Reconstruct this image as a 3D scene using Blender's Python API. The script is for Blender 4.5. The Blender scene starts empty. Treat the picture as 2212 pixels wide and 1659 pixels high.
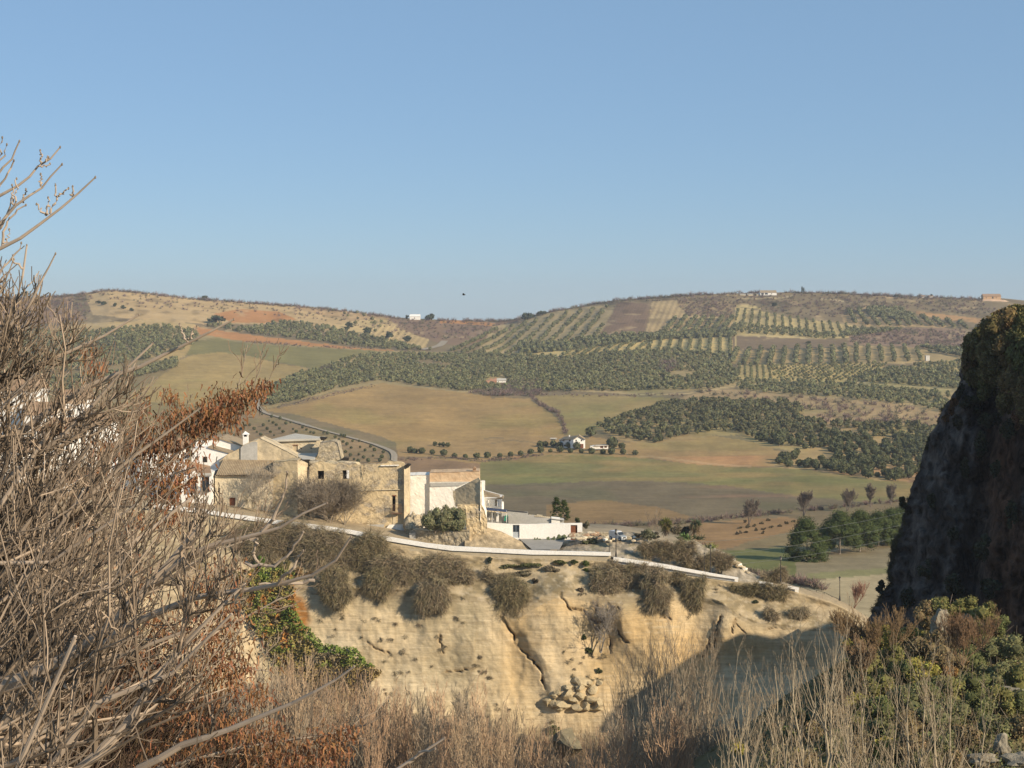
import bpy, bmesh, math, random
import numpy as np
from mathutils import Vector
rnd = random.Random(7)
RG = np.random.default_rng(11)
S = bpy.context.scene
COL = S.collection
# ---------------------------------------------------------------- camera
FV, CX, HY = 3540.0, 1106.0, 672.0      # focal length, centre column and eye level, in units of a 2212 wide frame
cam = bpy.data.cameras.new('camera'); camo = bpy.data.objects.new('camera', cam); COL.objects.link(camo)
cam.sensor_width = 36; cam.lens = 36 * FV / 2212; cam.shift_y = -(829.5 - HY) / 2212
cam.clip_start = 0.5; cam.clip_end = 20000
camo.location = (0, 0, 0); camo.rotation_euler = (math.radians(90), 0, 0)
S.camera = camo
# ---------------------------------------------------------------- light
SUN_AZ, SUN_EL = math.radians(54), math.radians(25)      # to the right of straight behind the camera
sd = Vector((math.sin(SUN_AZ) * math.cos(SUN_EL), -math.cos(SUN_AZ) * math.cos(SUN_EL), math.sin(SUN_EL)))
sl = bpy.data.lights.new('sun', 'SUN'); sl.energy = 5.0; sl.angle = math.radians(0.55); sl.color = (1.0, 0.84, 0.64)
so = bpy.data.objects.new('sun', sl); COL.objects.link(so)
so.rotation_euler = sd.to_track_quat('Z', 'Y').to_euler(); so.location = (200, -200, 200)
W = bpy.data.worlds.new('World'); S.world = W; W.use_nodes = True
nt = W.node_tree; nt.nodes.clear()
sky = nt.nodes.new('ShaderNodeTexSky'); sky.sky_type = 'NISHITA'; sky.sun_disc = False
sky.sun_elevation = SUN_EL; sky.sun_rotation = math.atan2(sd.x, sd.y)
sky.altitude = 900; sky.air_density = 0.9; sky.dust_density = 0.25; sky.ozone_density = 2.5
bg = nt.nodes.new('ShaderNodeBackground'); bg.inputs['Strength'].default_value = 0.085
tint = nt.nodes.new('ShaderNodeMix'); tint.data_type = 'RGBA'; tint.blend_type = 'MULTIPLY'
tint.inputs[0].default_value = 1.0; tint.inputs[7].default_value = (0.92, 0.97, 1.06, 1)
ow = nt.nodes.new('ShaderNodeOutputWorld')
veil = nt.nodes.new('ShaderNodeMix'); veil.data_type = 'RGBA'; veil.inputs[0].default_value = .55; veil.inputs[7].default_value = (2.65, 4.35, 6.25, 1)   # even, thin winter haze
nt.links.new(sky.outputs[0], tint.inputs[6]); nt.links.new(tint.outputs[2], veil.inputs[6]); nt.links.new(veil.outputs[2], bg.inputs[0]); nt.links.new(bg.outputs[0], ow.inputs[0])
S.view_settings.view_transform = 'Standard'; S.view_settings.look = 'None'
S.view_settings.exposure = 0.3; S.view_settings.gamma = 1.0; S.view_settings.use_curve_mapping = False
# ---------------------------------------------------------------- helpers
def P(x, y, D):
    return ((x - CX) * D / FV, D, (HY - y) * D / FV)
def PA(x, y, D):
    x, y, D = np.broadcast_arrays(np.asarray(x, float), np.asarray(y, float), np.asarray(D, float))
    return np.stack([(x - CX) * D / FV, D, (HY - y) * D / FV], -1)
# crops of the photograph used when measuring it: origin x, origin y, scale
CR = {'c1': (0, 575.1, .28), 'c2': (530.9, 601.7, .28), 'c3': (1061.8, 601.7, .28), 'c4': (1592.6, 601.7, .28), 'c5': (353.9, 902.5, .2),
      'c6': (752.1, 902.5, .2), 'c7': (973.3, 991, .16), 'c8': (1238.7, 1017.5, .2), 'r1': (0, 265.4, .2),
      'r2': (1592.6, 1017.5, .28), 'r3': (442.4, 1128.1, .32), 'r4': (973.3, 1128.1, .32), 'r5': (1504.1, 1194.5, .32),
      'r6': (0, 973.3, .4135), 'r7': (0, 752, .24), 'r8': (1769.6, 619.4, .3733)}
def cc(k, *pts):
    ox, oy, s = CR[k]
    r = [(ox + p[0] * s, oy + p[1] * s) for p in pts]
    return r if len(r) > 1 else r[0]
def tag(o, label=None, cat=None, group=None, kind=None):
    if label: o['label'] = label
    if cat: o['category'] = cat
    if group: o['group'] = group
    if kind: o['kind'] = kind
    return o
def thing(name, loc, label, cat, group=None):
    o = bpy.data.objects.new(name, None); COL.objects.link(o); o.location = loc
    o.empty_display_size = 0.3
    return tag(o, label, cat, group)
def hsh(i, j, s):
    v = np.sin(i * 127.1 + j * 311.7 + s * 74.7) * 43758.5453
    return v - np.floor(v)
def vn(x, y, s=0):
    x = np.asarray(x, float); y = np.asarray(y, float)
    i = np.floor(x); j = np.floor(y); u = x - i; v = y - j
    u = u * u * (3 - 2 * u); v = v * v * (3 - 2 * v)
    a = hsh(i, j, s); b = hsh(i + 1, j, s); c = hsh(i, j + 1, s); d = hsh(i + 1, j + 1, s)
    return (a * (1 - u) + b * u) * (1 - v) + (c * (1 - u) + d * u) * v
def fbm(x, y, s=0, o=4, g=.5):
    r = 0; a = 1; t = 0
    for k in range(o):
        r = r + a * vn(x * 2 ** k, y * 2 ** k, s + k * 3.1); t += a; a *= g
    return r / t - .5          # about -.5 .. .5
def inpoly(x, y, poly):
    r = np.zeros(np.shape(x), bool); n = len(poly)
    for k in range(n):
        x0, y0 = poly[k]; x1, y1 = poly[(k + 1) % n]
        if y0 == y1: continue
        c = ((y0 > y) != (y1 > y)) & (x < (x1 - x0) * (y - y0) / (y1 - y0) + x0)
        r ^= c
    return r
def dline(x, y, pts):
    d = np.full(np.shape(x), 1e9)
    for (x0, y0), (x1, y1) in zip(pts[:-1], pts[1:]):
        vx, vy = x1 - x0, y1 - y0; L = vx * vx + vy * vy + 1e-9
        t = np.clip(((x - x0) * vx + (y - y0) * vy) / L, 0, 1)
        d = np.minimum(d, np.hypot(x - x0 - t * vx, y - y0 - t * vy))
    return d
def smooth(a, b, x):
    t = np.clip((x - a) / (b - a), 0, 1); return t * t * (3 - 2 * t)
def pl(x, pts):
    return np.interp(x, [p[0] for p in pts], [p[1] for p in pts])
def srgb(r, g, b):
    return tuple(((c / 255 + .055) / 1.055) ** 2.4 if c > 10 else c / 255 / 12.92 for c in (r, g, b))
# ---------------------------------------------------------------- materials
def newmat(name):
    m = bpy.data.materials.new(name); m.use_nodes = True
    n = m.node_tree; b = n.nodes['Principled BSDF']
    b.inputs['Specular IOR Level'].default_value = 0.25
    return m, n, b
def ramp(n, f, c0, c1, p0=.3, p1=.7):
    r = n.nodes.new('ShaderNodeValToRGB'); r.color_ramp.elements[0].position = p0; r.color_ramp.elements[1].position = p1
    r.color_ramp.elements[0].color = (*c0, 1); r.color_ramp.elements[1].color = (*c1, 1)
    n.links.new(f, r.inputs[0]); return r.outputs[0]
def noise(n, scale, detail=5, rough=.6, vec=None):
    t = n.nodes.new('ShaderNodeTexNoise'); t.inputs['Scale'].default_value = scale
    t.inputs['Detail'].default_value = detail; t.inputs['Roughness'].default_value = rough
    if vec: n.links.new(vec, t.inputs['Vector'])
    return t.outputs[0]
def mulc(n, a, b, f=1.0, mode='MULTIPLY'):
    x = n.nodes.new('ShaderNodeMix'); x.data_type = 'RGBA'; x.blend_type = mode
    if isinstance(f, float): x.inputs[0].default_value = f
    else: n.links.new(f, x.inputs[0])
    for s, i in ((a, 6), (b, 7)):
        if isinstance(s, tuple): x.inputs[i].default_value = (*s, 1)
        else: n.links.new(s, x.inputs[i])
    return x.outputs[2]
def coords(n, sc=(1, 1, 1), rot=(0, 0, 0)):
    t = n.nodes.new('ShaderNodeTexCoord'); mp = n.nodes.new('ShaderNodeMapping')
    mp.inputs['Scale'].default_value = sc; mp.inputs['Rotation'].default_value = rot
    n.links.new(t.outputs['Object'], mp.inputs[0]); return mp.outputs[0]
def bump(n, b, h, strength=.5, dist=.1):
    x = n.nodes.new('ShaderNodeBump'); x.inputs['Strength'].default_value = strength; x.inputs['Distance'].default_value = dist
    n.links.new(h, x.inputs['Height']); n.links.new(x.outputs[0], b.inputs['Normal'])
def mat_vc(name, layers=((1.0, .35),), rough=.95, bmp=None, stretch=(1, 1, 1), trans=0.0):
    """colour from the mesh's Col attribute, broken up by noise layers (scale, amount)"""
    m, n, b = newmat(name); b.inputs['Roughness'].default_value = rough; b.inputs['Specular IOR Level'].default_value = .12
    a = n.nodes.new('ShaderNodeAttribute'); a.attribute_name = 'Col'; c = a.outputs['Color']
    v = coords(n, stretch)
    for sc, am in layers:
        k = ramp(n, noise(n, sc, 6, .65, v), (1 - am,) * 3, (1 + am,) * 3, .25, .75)
        c = mulc(n, c, k)
    n.links.new(c, b.inputs['Base Color'])
    if bmp: bump(n, b, noise(n, bmp[0], 6, .7, v), bmp[1], bmp[2])
    return m
def mat_noise(name, c0, c1, sc=1.0, rough=.9, bmp=None, p=(.3, .7), stretch=(1, 1, 1), spec=.2):
    m, n, b = newmat(name); b.inputs['Roughness'].default_value = rough; b.inputs['Specular IOR Level'].default_value = spec
    v = coords(n, stretch); f = noise(n, sc, 7, .65, v)
    c = ramp(n, f, c0, c1, *p)
    k = ramp(n, noise(n, sc * 7, 5, .7, v), (.86,) * 3, (1.12,) * 3)
    n.links.new(mulc(n, c, k), b.inputs['Base Color'])
    if bmp: bump(n, b, noise(n, bmp[0], 6, .7, v), bmp[1], bmp[2])
    return m
def mat_masonry(name, c0, c1, c2, plaster, cover=.5, sc=2.2):
    """rubble masonry with patches of old render: stones proud of recessed joints"""
    m, n, b = newmat(name); b.inputs['Roughness'].default_value = .95; b.inputs['Specular IOR Level'].default_value = .1
    v = coords(n, (1, 1, 1.6))
    vo = n.nodes.new('ShaderNodeTexVoronoi'); vo.inputs['Scale'].default_value = sc; vo.inputs['Randomness'].default_value = .9
    n.links.new(v, vo.inputs['Vector'])
    stone = ramp(n, vo.outputs['Color'], c0, c1, .2, .8)
    stone = mulc(n, stone, c2, ramp(n, noise(n, .35, 5, .6, v), (0,) * 3, (1,) * 3, .45, .62), 'MIX')
    ve = n.nodes.new('ShaderNodeTexVoronoi'); ve.feature = 'DISTANCE_TO_EDGE'; ve.inputs['Scale'].default_value = sc
    n.links.new(v, ve.inputs['Vector'])
    joint = ramp(n, ve.outputs['Distance'], (.62,) * 3, (1.05,) * 3, .0, .12)
    stone = mulc(n, stone, joint)
    pm = ramp(n, noise(n, .22, 9, .68, v), (0,) * 3, (1,) * 3, cover - .03, cover + .05)
    pc = mulc(n, plaster, ramp(n, noise(n, .9, 7, .7, v), (.74,) * 3, (1.14,) * 3))
    c = mulc(n, stone, pc, pm, 'MIX')
    n.links.new(c, b.inputs['Base Color'])
    h = n.nodes.new('ShaderNodeMath'); h.operation = 'ADD'
    n.links.new(joint, h.inputs[0]); n.links.new(noise(n, 3, 6, .7, v), h.inputs[1])
    bump(n, b, h.outputs[0], .35, .06)
    return m
# ---------------------------------------------------------------- mesh tools (triangle soups kept as arrays: verts, tris, colours)
def mk(name, V, T, mat, parent=None, C=None, smoothf=False):
    V = np.asarray(V, float).reshape(-1, 3); T = np.asarray(T, np.int64).reshape(-1, 3)
    if parent is not None: V = V - np.array(parent_origin(parent))
    me = bpy.data.meshes.new(name)
    me.vertices.add(len(V)); me.vertices.foreach_set('co', V.astype(np.float32).ravel())
    me.loops.add(len(T) * 3); me.loops.foreach_set('vertex_index', T.astype(np.int32).ravel())
    me.polygons.add(len(T)); me.polygons.foreach_set('loop_start', np.arange(0, len(T) * 3, 3, dtype=np.int32))
    me.update(calc_edges=True)
    if C is not None:
        C = np.broadcast_to(np.asarray(C, float), (len(V), 3))
        at = me.color_attributes.new('Col', 'FLOAT_COLOR', 'POINT')
        at.data.foreach_set('color', np.concatenate([np.clip(C, 0, 1), np.ones((len(V), 1))], 1).astype(np.float32).ravel())
    me.polygons.foreach_set('use_smooth', np.full(len(T), smoothf))
    me.materials.append(mat)
    o = bpy.data.objects.new(name, me); COL.objects.link(o)
    if parent is not None: o.parent = parent
    return o
def parent_origin(p):
    v = Vector((0, 0, 0))
    while p is not None: v += p.location; p = p.parent
    return v
def merge(parts):
    Vs, Ts, Cs, k = [], [], [], 0
    for p in parts:
        V, T = p[0], p[1]; Vs.append(V); Ts.append(np.asarray(T) + k)
        Cs.append(np.broadcast_to(p[2] if len(p) > 2 and p[2] is not None else (1., 1., 1.), V.shape)); k += len(V)
    return np.concatenate(Vs), np.concatenate(Ts), np.concatenate(Cs)
def grid_tris(ny, nx):
    i = np.arange(ny * nx).reshape(ny, nx)
    a, b, c, d = i[:-1, :-1], i[:-1, 1:], i[1:, 1:], i[1:, :-1]
    return np.concatenate([np.stack([a, d, c], -1).reshape(-1, 3), np.stack([a, c, b], -1).reshape(-1, 3)])
def tubes(Pn, R, sides=5, col=None):
    """Pn (n,K,3) centre lines, R (n,K) radii"""
    Pn = np.asarray(Pn, float); R = np.asarray(R, float); n, K, _ = Pn.shape
    T = np.gradient(Pn, axis=1); T /= np.linalg.norm(T, axis=2, keepdims=True) + 1e-9
    ref = np.where(np.abs(T[..., 2:3]) > .9, np.array([1., 0, 0]), np.array([0, 0, 1.]))
    A = np.cross(T, ref); A /= np.linalg.norm(A, axis=2, keepdims=True) + 1e-9; B = np.cross(T, A)
    an = np.linspace(0, 2 * np.pi, sides, endpoint=False)
    V = Pn[:, :, None] + R[:, :, None, None] * (A[:, :, None] * np.cos(an)[:, None] + B[:, :, None] * np.sin(an)[:, None])
    idx = np.arange(n * K * sides).reshape(n, K, sides); nx = np.roll(idx, -1, 2)
    a, b, c, d = idx[:, :-1], nx[:, :-1], nx[:, 1:], idx[:, 1:]
    F = np.concatenate([np.stack([a, b, c], -1).reshape(-1, 3), np.stack([a, c, d], -1).reshape(-1, 3)])
    # end caps as fans on first vertex
    e = idx[:, -1]; 
    for q in range(1, sides - 1):
        F = np.concatenate([F, np.stack([e[:, 0], e[:, q], e[:, q + 1]], -1)])
    V = V.reshape(-1, 3)
    C = None
    if col is not None:
        col = np.asarray(col, float)
        C = np.repeat(col.reshape(-1, 3) if col.ndim > 1 else np.tile(col, (n, 1)), K * sides, 0)
    return V, F, C
def leaves(cen, size, col, flat=0.0, long=1.4, droop=0.0):
    """one small quad per centre; size (n,) , col (n,3)"""
    n = len(cen); size = np.broadcast_to(size, n)[:, None]
    u = RG.normal(size=(n, 3)); u[:, 2] -= droop; u /= np.linalg.norm(u, axis=1, keepdims=True)
    w = RG.normal(size=(n, 3)); w[:, 2] *= (1 - flat); v = np.cross(u, w); v /= np.linalg.norm(v, axis=1, keepdims=True) + 1e-9
    u = u * size * long; v = v * size * .6
    V = np.stack([cen - u, cen + v, cen + u, cen - v], 1).reshape(-1, 3)
    k = np.arange(n) * 4
    T = np.concatenate([np.stack([k, k + 1, k + 2], 1), np.stack([k, k + 2, k + 3], 1)])
    return V, T, np.repeat(np.broadcast_to(col, (n, 3)), 4, 0)
def strands(a, b, w, col, bend=0.0):
    """thin two-segment ribbons from a to b"""
    n = len(a); d = b - a; L = np.linalg.norm(d, axis=1, keepdims=True) + 1e-9
    s = np.cross(d / L, RG.normal(size=(n, 3))); s /= np.linalg.norm(s, axis=1, keepdims=True) + 1e-9
    m = (a + b) / 2 + RG.normal(size=(n, 3)) * L * bend
    w = np.broadcast_to(w, n)[:, None]
    V = np.stack([a - s * w, a + s * w, m - s * w * .8, m + s * w * .8, b - s * w * .3, b + s * w * .3], 1).reshape(-1, 3)
    k = np.arange(n) * 6
    T = np.concatenate([np.stack([k + i, k + j, k + l], 1) for i, j, l in ((0, 1, 3), (0, 3, 2), (2, 3, 5), (2, 5, 4))])
    return V, T, np.repeat(np.broadcast_to(col, (n, 3)), 6, 0)
_ico = {}
def ico(sub):
    if sub not in _ico:
        bm = bmesh.new(); bmesh.ops.create_icosphere(bm, subdivisions=sub, radius=1)
        bm.verts.ensure_lookup_table()
        _ico[sub] = (np.array([v.co[:] for v in bm.verts]), np.array([[v.index for v in f.verts] for f in bm.faces]))
        bm.free()
    return _ico[sub]
def blob(cen, rad, sub=2, amp=.25, fr=1.6, seed=0, col=(1, 1, 1), flatb=None):
    V, T = ico(sub); V = V.copy()
    d = 1 + amp * 2 * (fbm(V[:, 0] * fr + seed, V[:, 1] * fr + V[:, 2] * fr * 1.7 + seed * 2.3, seed, 4))
    V = V * d[:, None] * np.array(rad)
    if flatb is not None: V[:, 2] = np.maximum(V[:, 2], -flatb)
    return V + np.array(cen), T, np.tile(np.array(col, float), (len(V), 1))
def chunk(cen, rad, seed, cuts=7):
    V, T = ico(2); V = V.copy(); r_ = np.random.default_rng(seed)
    for _ in range(cuts):
        n_ = r_.normal(size=3); n_ /= np.linalg.norm(n_); e = V @ n_ - r_.uniform(.35, .75); V = V - np.maximum(e, 0)[:, None] * n_
    V += .05 * r_.normal(size=V.shape)
    return V * np.array(rad) * 1.2 + np.array(cen), T, None
def tinted(col, n, amt=.18, hue=.06):
    c = np.tile(np.array(col, float), (n, 1)) * (1 + RG.uniform(-amt, amt, (n, 1)))
    return c * (1 + RG.uniform(-hue, hue, (n, 3)))
def boxm(x0, x1, y0, y1, z0, z1):
    V = np.array([(x, y, z) for z in (z0, z1) for y in (y0, y1) for x in (x0, x1)], float)
    T = []
    for q in ((0, 2, 3, 1), (4, 5, 7, 6), (0, 1, 5, 4), (2, 6, 7, 3), (0, 4, 6, 2), (1, 3, 7, 5)):
        T += [(q[0], q[1], q[2]), (q[0], q[2], q[3])]
    return V, np.array(T), None
def vbox(x0, x1, y0, y1, D, depth):
    """box whose front face spans the picture rectangle x0..x1, y0..y1 at distance D"""
    a = P(x0, y1, D); b = P(x1, y0, D)
    return boxm(a[0], b[0], D, D + depth, a[2], b[2])
def slab(poly, D, thick, skew=(0, 0)):
    """outline (picture points) at distance D (number or one per point) with real thickness behind it"""
    n = len(poly); Ds = [D] * n if not hasattr(D, '__len__') else D
    f = [P(x, y, d) for (x, y), d in zip(poly, Ds)]
    bk = [(p[0] + skew[0], p[1] + thick, p[2] + skew[1]) for p in f]
    bm = bmesh.new(); vs = [bm.verts.new(p) for p in f]; vb = [bm.verts.new(p) for p in bk]
    bm.faces.new(vs); bm.faces.new(vb[::-1])
    for i in range(n): bm.faces.new((vs[i], vb[i], vb[(i + 1) % n], vs[(i + 1) % n]))
    bmesh.ops.triangulate(bm, faces=bm.faces[:]); bmesh.ops.recalc_face_normals(bm, faces=bm.faces[:])
    bm.verts.index_update()
    V = np.array([v.co[:] for v in bm.verts]); T = np.array([[v.index for v in g.verts] for g in bm.faces]); bm.free()
    return V, T, None
def quad3(a, b, c, d, th=.15):
    """thin solid plate through four 3-D points (roofs, awnings)"""
    a, b, c, d = [np.array(p, float) for p in (a, b, c, d)]
    nrm = np.cross(b - a, d - a); nrm /= np.linalg.norm(nrm) + 1e-9
    if nrm[2] < 0: nrm = -nrm
    V = np.array([a, b, c, d, a - nrm * th, b - nrm * th, c - nrm * th, d - nrm * th])
    T = []
    for q in ((0, 1, 2, 3), (7, 6, 5, 4), (0, 4, 5, 1), (1, 5, 6, 2), (2, 6, 7, 3), (3, 7, 4, 0)): T += [(q[0], q[1], q[2]), (q[0], q[2], q[3])]
    return V, np.array(T), None
def facade(x0, x1, top, bot, D, holes=(), thick=.6, rough=0.0, step=4.0, ragged=0.0, seed=0, reveal=.35, col=None):
    """wall between two picture columns; top/bot are numbers or [(x,y)..]; D number or (D at x0, D at x1); holes are real openings"""
    tf = (lambda x: pl(x, top)) if hasattr(top, '__len__') else (lambda x: np.full(np.shape(x), float(top)))
    bf = (lambda x: pl(x, bot)) if hasattr(bot, '__len__') else (lambda x: np.full(np.shape(x), float(bot)))
    Df = (lambda x: D[0] + (D[1] - D[0]) * (x - x0) / (x1 - x0)) if hasattr(D, '__len__') else (lambda x: np.full(np.shape(x), float(D)))
    xs = set(np.linspace(x0, x1, max(2, int((x1 - x0) / step) + 1)))
    for h in holes: xs |= {float(h[0]), float(h[1])}
    xs = np.array(sorted(xs)); tx = tf(xs) + ragged * (fbm(xs * .12, xs * 0, seed, 4) * 2)
    bx = bf(xs)
    ys = set(np.linspace(tx.min(), bx.max(), max(2, int((bx.max() - tx.min()) / step) + 1)))
    for h in holes: ys |= {float(h[2]), float(h[3])}
    ys = np.array(sorted(ys)); X, Y = np.meshgrid(xs, ys); Y = np.clip(Y, tx[None], bx[None])
    DD = Df(X) + (rough * 2 * fbm(X * .15, Y * .15, seed + 5, 4) if rough else 0)
    V = PA(X, Y, DD); ny, nx = X.shape; F = []
    idx = np.arange(ny * nx).reshape(ny, nx)
    for j in range(ny - 1):
        ym = (ys[j] + ys[j + 1]) / 2
        for i in range(nx - 1):
            xm = (xs[i] + xs[i + 1]) / 2
            if any(h[0] < xm < h[1] and h[2] < ym < h[3] for h in holes): continue
            a, b, c, d = idx[j, i], idx[j, i + 1], idx[j + 1, i + 1], idx[j + 1, i]
            if Y[j, i] < Y[j + 1, i] - 1e-6 or Y[j, i + 1] < Y[j + 1, i + 1] - 1e-6: F += [(a, d, c), (a, c, b)]
    parts = [(V.reshape(-1, 3), np.array(F), None)]
    # closing faces: top, sides, back
    tp = PA(xs, tx, Df(xs)); bt = PA(xs, bx, Df(xs)); off = np.array([0, thick, 0])
    def strip(a, b):
        n = len(a); VV = np.concatenate([a, b]); k = np.arange(n - 1)
        return VV, np.concatenate([np.stack([k, k + 1, k + 1 + n], 1), np.stack([k, k + 1 + n, k + n], 1)]), None
    parts.append(strip(tp - off * (rough > 0) * .02, tp + off)); 
    if not holes: parts.append(strip(tp + off, bt + off))
    for k in (0, -1):
        parts.append(strip(np.array([tp[k], bt[k]]), np.array([tp[k], bt[k]]) + off))
    for h in holes:
        c = [np.array(P(x, y, float(Df(np.array(x))))) for x, y in ((h[0], h[2]), (h[1], h[2]), (h[1], h[3]), (h[0], h[3]))]
        c.append(c[0]); c = np.array(c); parts.append(strip(c, c + np.array([0, reveal, 0])))
    V, T, _ = merge(parts)
    return V, T, None
# ================================================================ far terrain
RIDGE = [(-900, 640), (-300, 645), (0, 646), (120, 640), (180, 633), (235, 626), (300, 631), (420, 645), (560, 655), (680, 664), (760, 673), (860, 686), (960, 691),
         (1090, 693), (1150, 681), (1200, 670), (1330, 648), (1480, 637), (1600, 633), (1700, 631), (1800, 632), (1900, 637), (2050, 643), (2110, 645), (2150, 641), (2212, 650),
         (2400, 640), (3100, 640)]
_ty = np.array([560, 650, 700, 730, 760, 800, 850, 900, 940, 970, 1000, 1050, 1090, 1150, 1220, 1280, 1340, 1420, 1500], float)
_td = np.array([2700, 2300, 2040, 1880, 1730, 1550, 1330, 1130, 1010, 940, 870, 750, 650, 530, 430, 372, 325, 285, 262], float)
_fy = np.arange(560, 1501, 1.0); _fd = np.interp(_fy, _ty, _td)
_k = np.exp(-np.linspace(-2.2, 2.2, 61) ** 2); _k /= _k.sum(); _fd = np.convolve(np.pad(_fd, 30, mode='reflect', reflect_type='odd'), _k, 'valid')
def Dfar(x, y):
    x = np.asarray(x, float); y = np.asarray(y, float); r = pl(x, RIDGE)
    yy = np.where(y < 850, 850 - (850 - y) * 200 / (850 - r), y)
    d = np.interp(yy, _fy, _fd)
    w = smooth(1230, 1000, yy)
    return d * (1 + w * (.05 * fbm(x / 330, yy / 90, 3, 3) + .018 * fbm(x / 90, yy / 30, 8, 3)))
_gx = np.arange(-900, 3101, 10.0); _gy = np.arange(600, 1481, 2.0)
_GD = Dfar(_gx[:, None], _gy[None, :])
def yfar(x, D):
    i = int(np.clip(round((x + 900) / 10), 0, len(_gx) - 1))
    return float(np.interp(-D, -_GD[i], _gy))
c2, c3, c4 = (lambda *p: cc('c2', *p)), (lambda *p: cc('c3', *p)), (lambda *p: cc('c4', *p))
TAN, GRN, CRM, BRN, ORG = (.375, .258, .125), (.225, .205, .095), (.56, .43, .235), (.22, .155, .095), (.46, .235, .105)
GREY, SCR, OLG = (.185, .152, .105), (.225, .178, .115), (.36, .285, .16)
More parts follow.
